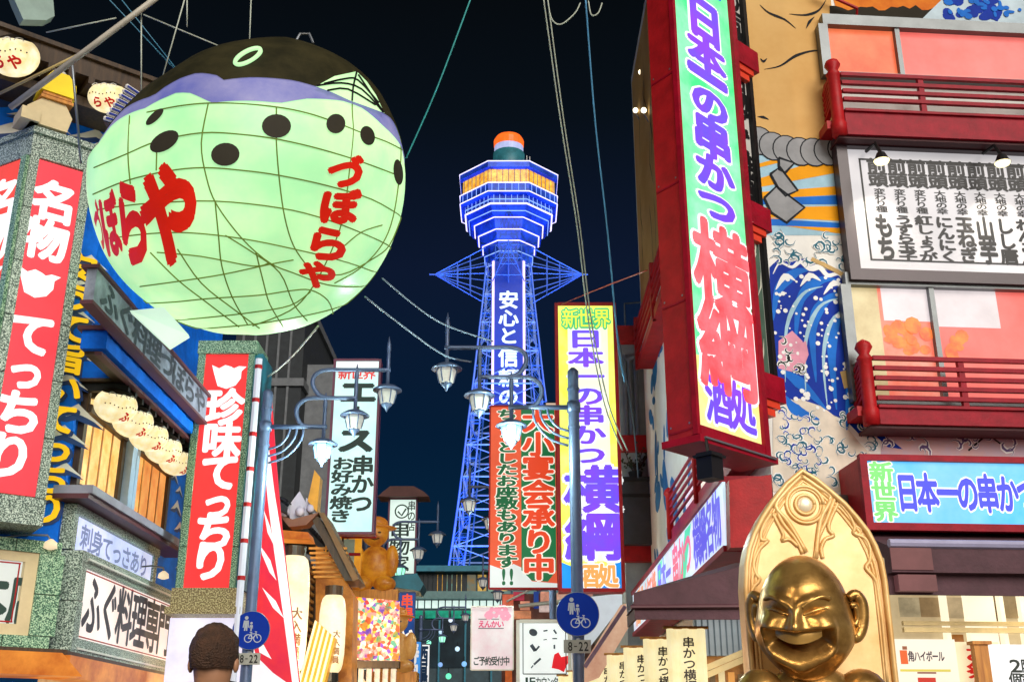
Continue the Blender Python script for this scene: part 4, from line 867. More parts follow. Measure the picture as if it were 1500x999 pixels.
m = MB(); htext(m, 'ご予約受付中', u0+.05, u1-.08, vpx(fr, 962, 720), vpx(fr, 974, 720), .025, .03)
m.box(u0+.15, u1-.3, vpx(fr, 907, 720), vpx(fr, 906, 720), .02, .026); m.box(u0+.15, u1-.2, vpx(fr, 920.5, 720), vpx(fr, 919.5, 720), .02, .026); T.part('lettering', m, mat('ink_green', '1f4038'))
m = MB()
for x, y, r_ in ((728, 897, 10), (738, 893, 9), (722, 901, 6), (742, 902, 8)): 
    for k in range(6):
        a_ = k*1.047; c_ = q(x+r_*.5*math.cos(a_), y+r_*.5*math.sin(a_)); m.disc(c_[0]*1.2, c_[1], .05, .05, .03+.001*k)
T.part('pink_blossom', m, lit('blossom_pink', 'f4a0b8', .8))
# ================================================================ MIDDLE LEFT: lit shops beyond the blue building
rnd = random.Random(11)
def world_box(mb, x0, x1, y0, y1, z0, z1): mb.box(x0, x1, z0, z1, -y1, -y0); return mb
GT = Thing('grey_building', 'tall dark grey windowless building behind the left lamp arms', 'building', WORLD, (-8.3, 0, -42))
m = MB(); world_box(m, -10.5, -7.9, 40, 48, 0, 17.5); GT.part('wall', m, M['dgrey'])
m = MB(); world_box(m, -.04, .04, -.06, 0, 0, 17.3); GT.repeat('seam', m, M['grey'], [(-10.2+.45*i, 0, -40) for i in range(5)])
m = MB(); world_box(m, -10.6, -7.8, 39.9, 48.1, 14.2, 14.5); world_box(m, -10.6, -7.8, 39.9, 48.1, 17.5, 17.8); GT.part('ledge', m, M['grey'])
m = MB(); world_box(m, -7.9, -6.9, 41, 48, 0, 15.4); GT.part('annex_wall', m, M['grey'])
# small timber shop with tiled roof
SH = Thing('timber_shop', 'orange lit timber shop with dark tiled roof and gable beyond the red and white banner', 'shop', WORLD, (-4.9, 0, -21))
m = MB(); world_box(m, -9, -4.75, 20.2, 27, 0, 5.6); SH.part('wall', m, M['timber'])
m = MB(); world_box(m, -4.75, -4.70, 20.4, 26.8, .2, 3.2); SH.part('window', m, lit('shop_glow2', 'ffc870', .9, col2='c07020', var=.3, scale=1.5))
m = MB(); world_box(m, -.05, .05, -.06, .06, .1, 5.5); SH.repeat('post', m, M['brown'], [(-4.68, 0, -(20.3+i*1.1)) for i in range(7)])
m = MB(); world_box(m, -4.74, -4.66, 20.2, 27, -.035, .035); SH.repeat('siding_board', m, mat('board_orange', 'e89a3a', .6, var=.2, scale=3), [(0, 3.4+i*.16, 0) for i in range(13)])
RFm = mat('roof_tile', '4a4f5c', .45, var=.2, scale=6)
m = MB(); m.v = []; m.prism([(-8.0, 7.6), (-4.1, 5.6), (-4.1, 5.45), (-8.0, 7.4)], -27.2, -20.0); SH.part('roof', m, mat('roof_base', '23262e', .7))
m = MB()
for k in range(5): 
    a0 = math.pi*k/4
tile = MB(); n_ = 6; vs = []
for j in (0, 1):
    for k in range(n_+1):
        a_ = math.pi*k/n_; vs.append((j*.34, .055*math.sin(a_)+(.02 if j else 0), .11*math.cos(a_)))
tile.add(vs, [(k, k+1, n_+1+k+1, n_+1+k) for k in range(n_)]+[(k+1, k, n_+1+k, n_+1+k+1) for k in range(n_)])
ps = []; sl = math.atan2(-2.0, 3.9)
for i in range(11):
    for j in range(26):
        x = -8.0+.36*i; ps.append((x, 7.6-(x+8)*2/3.9+.03, -(20.1+j*.275), sl))
SH.repeat('roof_tile', tile, RFm, ps)
# gable end beam slanting down towards the street
GB = Thing('gable_roof', 'slanted timber gable roof edge running down beside the mint sign', 'roof', FY(20.4), (-4, 5, 0))
fr = FY(20.4); P4 = lambda x, y: fr.uv(x, y)
m = MB(); m.prism([P4(448, 745), P4(468, 758), P4(520, 850), P4(505, 850)], -.9, 0); GB.part('board', m, M['brown'])
m = MB(); m.prism([P4(468, 752), P4(476, 752), P4(526, 848), P4(518, 852)], -1.0, .08); GB.part('edge_trim', m, mat('trim_brown', '7a5a34', .6))
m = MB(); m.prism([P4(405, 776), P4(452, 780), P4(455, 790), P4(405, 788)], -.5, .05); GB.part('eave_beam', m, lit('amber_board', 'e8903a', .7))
m = MB(); m.prism([P4(452, 735), P4(462, 690), P4(470, 700), P4(466, 752)], -.2, .1); GB.part('gable_ornament', m, mat('ornament_yellow', 'e0a030', .5))
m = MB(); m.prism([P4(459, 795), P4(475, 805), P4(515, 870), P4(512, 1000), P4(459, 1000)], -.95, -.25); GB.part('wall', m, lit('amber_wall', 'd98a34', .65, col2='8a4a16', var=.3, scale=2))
pl_ = []
m = MB(); m.box(-.35, .35, -.02, .02, 0, .04)
GB.repeat('slat', m, mat('board_orange', 'e89a3a'), [(P4(478, 795)[0]+i*.02, P4(478, 800+i*7)[1], -.24) for i in range(7)])
# ornamental boat on the roof
BT = Thing('model_boat', 'small treasure boat model with white sails on the shop roof edge', 'ornament', fr, (P4(430, 770)[0], P4(430, 772)[1], 0))
m = MB(); m.prism([P4(410, 755), P4(425, 773), P4(450, 770), P4(468, 752), P4(448, 757), P4(430, 762)], -.25, .1); BT.part('hull', m, mat('hull_brown', '8a5a44', .5))
m = MB(); m.prism([P4(425, 762), P4(420, 742), P4(438, 718), P4(447, 735), P4(442, 758)], -.1, -.06); m.prism([P4(445, 756), P4(448, 728), P4(458, 735), P4(462, 752)], -.08, -.04); BT.part('sail', m, mat('sail_white', 'd8d4e6', .7))
m = MB(); m.ball((P4(417, 760)[0], P4(417, 750)[1], .05), .1, 8, 6); m.ball((P4(440, 760)[0], P4(440, 750)[1], .08), .09, 8, 6); m.ball((P4(455, 760)[0], P4(455, 745)[1], .05), .08, 8, 6); BT.part('figure', m, mat('figurine_white', 'c9c4d8', .6), smooth=True)
# big paper lanterns
def paper_lantern(px, y0, y1, Y, r, label):
    fr = FY(Y); u, v1 = fr.uv(px, y0); _, v0 = fr.uv(px, y1); T = Thing('paper_lantern', label, 'lantern', fr, (u, v0, 0), 'tall white paper lanterns of the orange shop')
    n_ = 14; prof = [(r*.62, v0+.0)]
    for i in range(n_+1): t = i/n_; prof.append((r*(1-.18*abs(2*t-1)**4)*(1+.012*(i % 2)), v0+.06+(v1-v0-.12)*t))
    prof.append((r*.62, v1)); m = MB(); m.lathe(prof, cx=u, cz=0, n=20); T.part('paper', m, lit('lantern_paper', 'fff6d8', .98, col2='ffe8ae', var=.08, scale=1.5), smooth=True)
    m = MB(); m.lathe([(r*.66, v1), (r*.68, v1+.16), (r*.5, v1+.17)], cx=u, n=16); T.part('cap', m, M['brown'])
    m = MB(); m.lathe([(r*.5, v0-.16), (r*.66, v0-.15), (r*.64, v0)], cx=u, n=16); T.part('base', m, M['black'])
    m = MB(); s_ = '大入満員'; h = (v1-v0)*.11
    for i, ch in enumerate(s_):
        def fn(x, y, z): th = x/r; return (u+(r*1.02+z)*math.sin(th), y, (r*1.02+z)*math.cos(th))
        put(m, ch, r*.28, v1-(v1-v0)*.45-(i+1.0)*h, r*.28+h*.8, v1-(v1-v0)*.45-i*h-.03, 0, .03, 6, fn=fn)
    T.part('lettering', m, lit('lantern_brown', 'b07a50', .4)); return T
paper_lantern(431, 815, 985, 18.8, .29, 'large tall white paper lantern right beside the red and white banner')
paper_lantern(489, 872, 985, 20.0, .235, 'smaller white paper lantern hanging under the gable roof')
T = Thing('tilted_awning', 'tilted amber and cream striped awning panel between the two paper lanterns', 'awning', FY(19.5), (P4(465, 990)[0], P4(465, 999)[1], 0))
fr = FY(19.6); cols = [P4(462, 908), P4(492, 935), P4(476, 1000), P4(437, 1000)]
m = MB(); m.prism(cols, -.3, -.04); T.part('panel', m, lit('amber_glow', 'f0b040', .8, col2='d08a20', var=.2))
for i in range(5):
    t0, t1 = i/5+.03, i/5+.11; a_ = Vector(cols[0]).lerp(Vector(cols[1]), t0); b_ = Vector(cols[0]).lerp(Vector(cols[1]), t1); c_ = Vector(cols[3]).lerp(Vector(cols[2]), t1); d_ = Vector(cols[3]).lerp(Vector(cols[2]), t0)
    m = MB(); m.prism([tuple(a_), tuple(b_), tuple(c_), tuple(d_)], -.04, 0); T.part('stripe', m, lit('stripe_cream', 'fff0c8', .9))
# orange figures (plain generic stand-ins)
def figure(px, py, Y, s, label, col, col2, first=None):
    fr = FY(Y); u, v = fr.uv(px, py)
    T = Thing('figure_sculpture', label, 'statue', fr, (u, v, 0), 'orange lit figure sculptures of the shops')
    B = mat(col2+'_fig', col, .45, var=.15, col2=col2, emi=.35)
    m = MB(); m.ball((u, v+.55*s, 0), (.3*s, .36*s, .28*s), 16, 12); m.ball((u-.02*s, v+1.12*s, .04*s), (.24*s, .24*s, .23*s), 16, 12); m.ball((u-.3*s, v+.62*s, .12*s), (.12*s, .28*s, .12*s), 10, 8); m.ball((u+.3*s, v+.62*s, .12*s), (.12*s, .28*s, .12*s), 10, 8)
    m.ball((u-.2*s, v+.2*s, .25*s), (.2*s, .14*s, .26*s), 10, 8); m.ball((u+.2*s, v+.2*s, .25*s), (.2*s, .14*s, .26*s), 10, 8); T.part('body', m, B, smooth=True)
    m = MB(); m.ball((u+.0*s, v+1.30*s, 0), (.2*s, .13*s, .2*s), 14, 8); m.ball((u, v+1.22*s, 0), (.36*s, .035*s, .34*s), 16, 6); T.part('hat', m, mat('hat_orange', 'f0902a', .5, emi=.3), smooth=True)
    m = MB(); m.ball((u+.08*s, v+1.1*s, .26*s), (.03*s, .02*s, .02*s), 6, 4); m.ball((u-.09*s, v+1.1*s, .26*s), (.03*s, .02*s, .02*s), 6, 4); m.tube([(u-.08*s, v+1.0*s, .25*s), (u, v+.97*s, .27*s), (u+.08*s, v+1.0*s, .25*s)], .012*s, 4); T.part('face', m, M['brown'])
    m = MB(); m.box(u-.45*s, u+.45*s, v-.25*s, v+.1*s, -.4*s, .35*s); T.part('pedestal', m, M['timber']); return T
figure(548, 875, 27, 1.35, 'orange figure sculpture with round hat standing between the mint and white signs', 'f2a028', 'b8601a')
figure(580, 992, 24, 1.0, 'small golden figure sculpture at the bottom beside the blue banner', 'e8b060', 'c07830')
def confetti():
    m = bpy.data.materials.new('printed_pictures'); m.use_nodes = True; n = m.node_tree; b = n.nodes['Principled BSDF']
    t = n.nodes.new('ShaderNodeTexCoord'); vo = n.nodes.new('ShaderNodeTexVoronoi'); vo.inputs['Scale'].default_value = 15; hs = n.nodes.new('ShaderNodeHueSaturation')
    n.links.new(t.outputs['Object'], vo.inputs['Vector']); sp = n.nodes.new('ShaderNodeSeparateColor'); n.links.new(vo.outputs['Color'], sp.inputs[0])
    r = n.nodes.new('ShaderNodeValToRGB'); r.color_ramp.interpolation = 'CONSTANT'; e = r.color_ramp.elements; e[0].color = (*lin('f4d8b0'), 1); e[1].position = .9; e[1].color = (*lin('7a4ac0'), 1)
    for p_, c_ in ((.2, 'e8602c'), (.35, 'fff0dc'), (.5, 'f0b83c'), (.62, 'e89090'), (.74, 'c03a3a'), (.82, '58a890')): q_ = e.new(p_); q_.color = (*lin(c_), 1)
    n.links.new(sp.outputs[0], r.inputs[0]); n.links.new(r.outputs[0], b.inputs['Emission Color']); n.links.new(r.outputs[0], b.inputs['Base Color']); b.inputs['Emission Strength'].default_value = .5; return m
# picture boards and shop interior
T = Thing('picture_board', 'busy board of colourful printed pictures under the orange figure', 'board', FY(23), (FY(23).uv(540, 968)[0], FY(23).uv(540, 968)[1], 0)); fr = FY(23)
q = lambda x, y: fr.uv(x, y)
m = MB(); m.prism([q(502, 872), q(585, 880), q(585, 968), q(502, 965)], -.1, 0); T.part('panel', m, confetti())
cl = ['b06ae0', 'f0c83c', 'e8502c', 'f8f0e4', '6a4ac8', 'f07a50', '48b088', 'fff8f0', 'e88ab0']
for i in range(44):
    x, y = rnd.uniform(506, 580), rnd.uniform(880, 962); c_ = q(x, y); m = MB(); r_ = rnd.uniform(.03, .085); k = rnd.choice([4, 5, 7])
    m.prism([(c_[0]+r_*(1+.25*(j % 3-1))*math.cos(j*2*math.pi/(2*k)), c_[1]+r_*(1+.25*(j % 3-1))*math.sin(j*2*math.pi/(2*k))) for j in range(2*k)], 0, .012+.002*i); T.part('picture', m, lit('pic_'+cl[i % 9], cl[i % 9], .6, var=.25, scale=14, col2=cl[(i+4) % 9]))
T = Thing('menu_shelf', 'brown shelf with upright menu boards below the picture board', 'shelf', fr, (q(530, 975)[0], q(530, 975)[1], 0))
m = MB(); a_ = q(500, 968); b_ = q(585, 978); m.box(a_[0], b_[0], b_[1], a_[1], -.2, .1); T.part('board', m, M['brown'])
m = MB(); m.box(-.05, .05, -.5, 0, -.05, .02); T.repeat('menu_board', m, lit('menu_paper', 'e8dcc8', .8, var=.2, scale=8), [(a_[0]+.08+i*.16, b_[1]-.01, 0) for i in range(7)])
# blue banner with lettering
T, fr, (u0, u1, v0, v1) = box_sign('fabric_banner', 'dark blue narrow fabric banner with red and white lettering beside the far street', 25, 583, 607, 868, 990, .03, lit('navy_cloth', '1c4fa0', .6, var=.2), M['navy'], .01)
signtext(T, [('v', '串揚', u0+.06, u1-.06, vpx(fr, 870, 595), vpx(fr, 910, 595))], halo=None, col=lit('letter_red_orange', 'ee4a26', .85), z=.022, b=.03)
signtext(T, [('v', 'どて焼', u0+.06, u1-.06, vpx(fr, 922, 595), vpx(fr, 988, 595))], halo=None, col=lit('letter_cream', 'fff4e4', .9), z=.022, b=.03, name='lower_lettering')
# row of shops left, farther
for i, (Y0, Y1, h, c1, c2, lab) in enumerate(((29, 36, 5.2, 'e0b060', '8a5020', 'amber lit low shop house beyond the orange figure'), (36.5, 50, 4.6, 'c08858', '5a3a2a', 'brown low shop house far down the left side'))):
    T = Thing('shop_house', lab, 'shop', WORLD, (-5, 0, -Y0)); m = MB(); world_box(m, -9, -4.9, Y0, Y1, 0, h); T.part('wall', m, mat('shop_wall%d' % i, c2, .6))
    m = MB(); world_box(m, -4.9, -4.85, Y0+.3, Y1-.3, .3, 3.0); T.part('window', m, lit('shop_win%d' % i, c1, .8, col2=c2, var=.4, scale=1.2)); m = MB(); world_box(m, -9.1, -4.5, Y0-.1, Y1+.1, h, h+.25); T.part('roof', m, M['brown'])
    m = MB(); world_box(m, -.03, .03, -.05, .05, .2, 3.2); T.repeat('post', m, M['brown'], [(-4.82, 0, -(Y0+.4+k*.8)) for k in range(int((Y1-Y0-.4)/.8))])
# far end of the street
FE = FY(66.0); q = lambda x, y: FE.uv(x, y)
T = Thing('market_hall', 'low teal lit hall closing the far end of the street below the tower', 'building', FE, (q(660, 1000)[0], 0, 0))
a_ = q(600, 832); b_ = q(830, 1050); m = MB(); m.box(a_[0], b_[0]+8, 0, a_[1], -8, -.5); T.part('wall', m, mat('hall_wall', '2c4650', .6, var=.2))
m = MB(); m.box(a_[0], b_[0]+8, q(0, 834)[1]-.1, a_[1]+.15, -8, .1); T.part('roof', m, M['teal'])
m = MB(); h0, h1 = q(0, 865)[1], q(0, 840)[1]; m.box(-.12, .12, h0, h1, -.5, -.36); T.repeat('shutter_panel', m, M['dgrey'], [(q(616, 0)[0]+.28*i, 0, 0) for i in range(14)])
m = MB(); w0 = 0; m.box(-.25, .25, h0, h1, -.5, -.4)
for i, c_ in enumerate(('f0b040', '58b8b0', 'f8e090', '3a6a70', 'e8c060', '78c8b8', 'f0d080')): T.repeat('window', m, lit('hallwin_'+c_, c_, .8, col2='80602a', var=.3), [(q(662, 0)[0]+.62*i, 0, 0)])
m = MB(); m.box(a_[0], b_[0], q(0, 876)[1], q(0, 866)[1], -.5, .2); T.part('ledge', m, mat('hall_ledge', '6f9a98', .5, emi=.25))
m = MB(); m.box(-.16, .16, q(0, 889)[1], q(0, 878)[1], -.5, -.35); T.repeat('lit_window', m, lit('hall_white', 'e4fff6', 1.0, var=.1), [(a_[0]+.4*i+.3, 0, 0) for i in range(22)])
m = MB(); m.box(-.3, .3, q(0, 904)[1], q(0, 893)[1], -.5, -.3); T.repeat('green_panel', m, lit('hall_green', '14b890', .7, col2='0a6a5a', var=.3, scale=1), [(a_[0]+.75*i+.5, 0, 0) for i in range(12)])
m = MB(); m.box(a_[0], b_[0], q(0, 908)[1]-2.6, q(0, 907)[1], -.5, -.45); T.part('window', m, lit('hall_dark_glass', '1c3038', .6, col2='0c1a22', var=.5, scale=.7))
m = MB(); m.box(-.05, .05, .3, q(0, 907)[1], -.5, -.3); T.repeat('column', m, M['teal'], [(a_[0]+1.5*i+.3, 0, 0) for i in range(6)])
GLn = None
for i, (x, y, Y, c_, lab) in enumerate(((628, 941, 50, '90ffd8', 'bright green white globe light left of the far hall windows'), (657, 990, 44, '70ffc0', 'small green light low at the bottom of the far street'), (670, 950, 52, 'c8e8ff', 'small pale blue light in the middle of the far street'), (680, 972, 48, '80b8f0', 'small blue light low down the far street'), (646, 925, 55, 'b8d8f0', 'pale light under the green panels of the far hall'), (660, 908, 58, 'd8e8ff', 'pale lamp just below the green panels'), (645, 973, 54, '80a8e0', 'faint blue light beside the small green one'))):
    p = at(x, y, Y); m = MB(); m.ball((0, 0, 0), .11, 8, 6); T = Thing('globe_light', lab, 'light', Frame((p.x, p.y), (1, 0)), (0, 0, 0), 'lights far down the street'); T.e.location.z = p.z
    T.part('globe', m, lit('globe_'+c_, c_, 1.2, var=0), smooth=True); m = MB(); m.tube([(0, .1, 0), (0, .3, 0), (0, .3, -.25)], .012, 4); T.part('bracket', m, M['black'])
m = MB(); m.prism([q(600, 840), q(640, 840), q(645, 880), q(630, 900), q(600, 900)], -.3, .6)
# teal canopy under the far white sign
# small lit signs and lanterns receding on both sides of the far street
lanterns = [(-4.2, 30, 2.9, 'ffd890'), (-4.2, 32, 2.9, 'ffe6b0'), (-4.2, 34, 2.9, 'ffb060'), (-4.2, 39, 2.8, 'ffd890'), (-4.2, 42, 2.8, 'ff9050'), (1.2, 31, 3.0, 'ffe0a0'), (1.2, 34, 3.0, 'ff7050'), (1.2, 38, 3.0, 'ffe0a0')]
nm = ('nearest on the left', 'second on the left', 'third on the left', 'fourth on the left', 'farthest on the left', 'nearest on the right', 'second on the right', 'farthest on the right')
for (X, Y, z, c_), w_ in zip(lanterns, nm):
    T = Thing('round_lantern', 'small round lantern down the far street, '+w_, 'lantern', Frame((X, Y), (1, 0)), (0, z, 0), 'small round lanterns of the far shops'); m = MB(); m.ball((0, z+.2, 0), (.2, .22, .2), 12, 8); T.part('paper', m, lit('rl_'+c_, c_, 1.0), smooth=True); m = MB(); m.lathe([(.08, z+.4), (.08, z+.45)], n=8); m.lathe([(.08, z-.05), (.08, z)], n=8); T.part('cap', m, M['black'])
small = [(-3.9, 29, 3.3, .5, 1.4, 'f4f0e0', '串カツ', 'c02020', 'cream'), (-3.8, 33, 3.4, .5, 1.6, 'e83a2a', '名物', 'ffffff', 'red'), (-3.9, 38, 3.6, .5, 1.5, 'f8e070', '居酒屋', '302020', 'yellow'), (-3.7, 43, 3.6, .6, 1.6, '3a8ad8', '寿司', 'ffffff', 'blue'), (-3.8, 49, 3.8, .6, 1.8, 'f4f4f4', '酒場', '103050', 'white'), (.35, 33, 3.0, .5, 1.3, 'f0a040', 'うどん', '401010', 'orange'), (.3, 40, 3.3, .6, 1.5, 'f4f4f0', '喫茶', '204030', 'white right hand'), (.2, 47, 3.6, .6, 1.5, 'e0405a', '麺', 'ffffff', 'pink')]
for X, Y, z, w_, h_, c_, s_, tcx, word in small:
    T = Thing('shop_sign', 'small '+word+' lit shop sign hanging low down the far street', 'sign', Frame((X, Y), (1, 0)), (0, z, 0)); m = MB(); m.box(-w_/2, w_/2, z, z+h_, -.12, 0); T.part('panel', m, lit('ss_'+c_, c_, .9, var=.08)); m = MB(); m.box(-w_/2-.03, w_/2+.03, z+h_, z+h_+.04, -.14, .03); m.box(-w_/2-.03, w_/2+.03, z-.04, z, -.14, .03); T.part('frame', m, M['dgrey']); m = MB(); vtext(m, s_, -w_*.36, w_*.36, z+h_-.05, z+.05, .004, .05); T.part('lettering', m, lit('sst_'+tcx, tcx, .5))
for i, (X, Y) in enumerate(((-4.4, 31), (-4.4, 40), (1.3, 32), (-3.6, 22.0), (-3.3, 18.6))):
    l = bpy.data.lights.new('shop_fill_light', 'POINT'); l.energy = 130; l.color = (1, .7, .36); l.shadow_soft_size = .3; o = bpy.data.objects.new('shop_fill_light', l); COL.objects.link(o); o.location = (X+.3, Y, 2.7)  # added unseen lamps that brighten the shop fronts amber
T = Thing('slatted_screen', 'yellow lit slatted screen and grey shutter under the mint sign', 'screen', FY(23), (FY(23).uv(505, 850)[0], FY(23).uv(505, 850)[1], 0)); fr = FY(23); q = lambda x, y: fr.uv(x, y)
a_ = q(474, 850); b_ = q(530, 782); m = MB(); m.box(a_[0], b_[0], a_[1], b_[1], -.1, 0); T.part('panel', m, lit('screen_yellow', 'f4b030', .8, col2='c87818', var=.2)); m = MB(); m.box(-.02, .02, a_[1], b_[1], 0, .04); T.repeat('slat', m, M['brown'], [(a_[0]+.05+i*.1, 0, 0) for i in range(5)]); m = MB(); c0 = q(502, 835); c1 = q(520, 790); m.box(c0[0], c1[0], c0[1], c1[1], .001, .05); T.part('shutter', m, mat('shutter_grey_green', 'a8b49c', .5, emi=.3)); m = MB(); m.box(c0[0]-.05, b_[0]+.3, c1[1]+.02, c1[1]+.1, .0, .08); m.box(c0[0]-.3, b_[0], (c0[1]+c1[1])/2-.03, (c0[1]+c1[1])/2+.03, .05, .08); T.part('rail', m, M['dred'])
fr = FY(27.5); q = lambda x, y: fr.uv(x, y); m = MB(); m.prism([q(572, 846), q(612, 842), q(622, 858), q(616, 868), q(580, 862)], -.8, .3)
single('teal_canopy', 'small dark teal canopy lit by the green street lantern', 'canopy', m, M['teal'], fr, (q(590, 868)[0], q(590, 868)[1], 0))
# shop clutter under the red/green sign, right of the far street
fr = FY(30.0); q = lambda x, y: fr.uv(x, y)
T = Thing('shop_house', 'crowded shop front with red and orange boards below the red and green sign', 'shop', fr, (q(780, 900)[0], 0, 0))
a_ = q(735, 868); b_ = q(905, 960); m = MB(); m.box(a_[0], b_[0]+1, 0, a_[1], -6, -.2); T.part('wall', m, mat('clutter_wall', '8a5a50', .7, var=.3, scale=2))
for i, (x0, x1, y0, y1, c_) in enumerate(((736, 752, 870, 890, 'f06a48'), (752, 768, 866, 878, 'c02a4a'), (762, 776, 880, 892, 'f2a080'), (750, 778, 894, 905, 'e89060'), (782, 789, 866, 890, '1c3f98'), (792, 812, 866, 884, 'f0a488'), (790, 816, 886, 895, 'f4d8d0'), (816, 836, 868, 880, 'f0b8a0'), (860, 884, 866, 880, 'd8a090'), (884, 905, 868, 890, 'c8d8e8'), (740, 750, 982, 999, 'e87030'))):
    p0, p1 = q(x0, y1), q(x1, y0); m = MB(); m.box(p0[0], p1[0], p0[1], p1[1], -.2, -.05+.01*i); T.part('board', m, lit('clut_'+c_, c_, .7, var=.2, scale=4))
m = MB(); c0 = q(760, 903); m.tube([(c0[0], q(0, 888)[1], .1), (q(905, 888)[0], q(0, 872)[1], .1)], .05, 6); T.part('rail', m, M['white'])
m = MB(); c0 = q(742, 882); m.tube([(c0[0], c0[1], .2), (q(790, 862)[0], q(790, 858)[1], .2)], .03, 5); T.part('strut', m, M['white'])
fr = FY(20.5); q = lambda x, y: fr.uv(x, y); m = MB(); m.prism([q(850, 874), q(912, 868), q(912, 885), q(858, 955), q(836, 990), q(836, 900)], -.4, -.1)
single('white_hoarding', 'plain white sloping hoarding behind the right blue round sign', 'hoarding', m, lit('hoard_white', 'dfe8ee', .75, var=.08), fr, (q(870, 930)[0], q(870, 960)[1], 0))
# ================================================================ RIGHT: big corner restaurant
FR = Frame((2.6, 0), (0, -1)); FF = Frame((2.6, 11.0), (.9965, .0785))
SK = mat('mural_skin', 'd9b070', .6, spec=.1, var=.07, scale=.8, col2='c99a58'); PALE = mat('mural_pale', 'ecece8', .6, spec=.1, var=.06, scale=2); OUT = mat('mural_outline', '1c2026', .6, spec=.1)
MBL = mat('mural_blue', '0a35a8', .55, spec=.1, var=.12); MLB = mat('mural_light_blue', '1a72d8', .55, spec=.1, var=.12); MWH = mat('mural_white', 'eef0f0', .6, spec=.1, var=.04); MOR = mat('mural_orange', 'f2a414', .6, spec=.1, var=.06); MGR = mat('mural_grey', '9c9ea2', .6, spec=.1, var=.12); MSK = mat('mural_sky', 'a8d0e4', .6, spec=.1); MTE = mat('mural_teal', '2a6a80', .6, spec=.1); MPK = mat('mural_pink', 'e8a0b8', .6, spec=.1)
RB = Thing('mural_building', 'large corner restaurant building covered in painted figure, rays and blue water murals', 'building', WORLD, (2.6, 0, -11))
c1 = (2.6+13*.9965, 11+13*.0785)
RB.part('wall', wprism([(2.6, 11), c1, (c1[0], 21), (2.6, 21)], 0, 15.2), PALE)
q = lambda x, y: FF.uv(x, y)
def fpart(name, mb, m):
    o = fr_part(RB, FF, name, mb, m)
    if name in ('painted_foam', 'painted_line', 'painted_ray', 'painted_rope'): o['kind'] = 'stuff'
    if name == 'painted_water' and len(mb.f) > 12: o['kind'] = 'stuff'
    return o
def Q(l): return [q(*p) for p in l]
# painted torso of a wrestler (flat paint on the wall)
m = MB(); m.flat([(0, 15)]+[q(1108, 192), q(1135, 204), q(1180, 214), q(1242, 216)]+[(q(1242, 216)[0], 15)], .003); fpart('painted_figure', m, SK)
m = MB(); Z6 = lambda l: [(1060+x/3.027, y/3.027) for x, y in l]
for l_ in ([(160,25),(200,60),(270,90),(320,130)], [(290,65),(360,70),(420,50),(455,0)], [(365,130),(380,100),(402,78)], [(180,310),(250,295),(320,250),(400,228),(470,235)], [(162,262),(176,275),(192,262)], [(150,520),(175,522),(200,533)], [(150,585),(230,615),(300,640),(390,655),(510,655)], [(600,-200),(560,-60),(480,-10)], [(150,-100),(200,-160),(300,-200)]):
    m.ribbon(Q(Z6(smoothline(l_, 4))), .035, .008, taper=True)
fpart('painted_line', m, OUT)
# grey scales below the torso and hanging rope ends
m = MB(); k = MB()
for i in range(7):
    cx, cy = 1112+i*20, 203+[0, 8, 13, 16, 17, 16, 14][i]; c_ = q(cx, cy+4); m.disc(*c_, .15, .17, .010+.001*i, 18); k.disc(c_[0], c_[1]-.0, .165, .185, .0095+.001*i, 18)
for pl_ in ([(1128,256),(1142,246),(1168,280),(1150,288),(1139,276)], [(1119,291),(1137,274),(1178,305),(1152,327),(1129,312)], [(1140,232),(1163,240),(1150,254),(1141,250)]):
    m.flat(Q(pl_), .013); k.ribbon(Q(pl_+[pl_[0]]), .03, .0135)
fpart('painted_rope', m, MGR); fpart('painted_line', k, OUT)
# sun rays
m = MB(); k = MB(); w_ = MB(); o_ = (1100, 300)
seg = [(235, 262, 0), (262, 290, 1), (290, 305, 2), (305, 330, 0)]
def ray_poly(mb, y0l, y1l, y0r, y1r, z): mb.flat(Q([(1112, y0l), (1245, y0r), (1245, y1r), (1112, y1l)]), z)
ray_poly(w_, 215, 345, 215, 345, .004); fpart('painted_sky', w_, MSK)
ray_poly(m, 262, 275, 222, 250, .006); ray_poly(m, 282, 292, 272, 285, .006); ray_poly(m, 305, 318, 302, 325, .006); ray_poly(m, 318, 326, 330, 345, .006); ray_poly(m, 240, 246, 205, 214, .006)
fpart('painted_ray', m, MOR); ray_poly(k, 292, 300, 286, 300, .0062); ray_poly(k, 320, 330, 328, 335, .0062); fpart('painted_ray', k, MLB)
# swirling water, a plain generic pattern of swells, foam hooks and dots
rnd = random.Random(5)
m = MB(); m.flat(Q([(1127, 392), (1140, 380), (1160, 384), (1180, 378), (1200, 392), (1225, 400), (1262, 425), (1275, 560), (1262, 640), (1238, 615), (1180, 592), (1132, 575)]), .006)
m.flat(Q([(1280, 636), (1300, 640), (1322, 658), (1300, 655)]), .006); fpart('painted_water', m, MBL)
m = MB()
for l_ in ([(1132, 470), (1140, 425), (1165, 400), (1185, 396)], [(1165, 500), (1172, 440), (1200, 412), (1225, 410)], [(1195, 560), (1190, 480), (1210, 440), (1250, 425)], [(1225, 600), (1218, 520), (1225, 470), (1262, 445)], [(1150, 580), (1165, 600), (1200, 615)], [(1240, 630), (1248, 560), (1262, 520)], [(1140, 540), (1170, 560), (1210, 600)]):
    m.ribbon(Q(smoothline(l_, 5)), .13, .008, taper=True)
fpart('painted_water', m, MLB)
m = MB()
for l_ in ([(1132, 402), (1142, 386), (1160, 392), (1172, 384), (1186, 394), (1200, 392), (1212, 404), (1228, 402), (1240, 416), (1262, 426)], [(1136, 425), (1150, 405), (1165, 412)], [(1172, 420), (1186, 404), (1202, 412)], [(1206, 432), (1222, 415), (1240, 425)]): m.ribbon(Q(smoothline(l_, 4)), .07, .0094, taper=True)
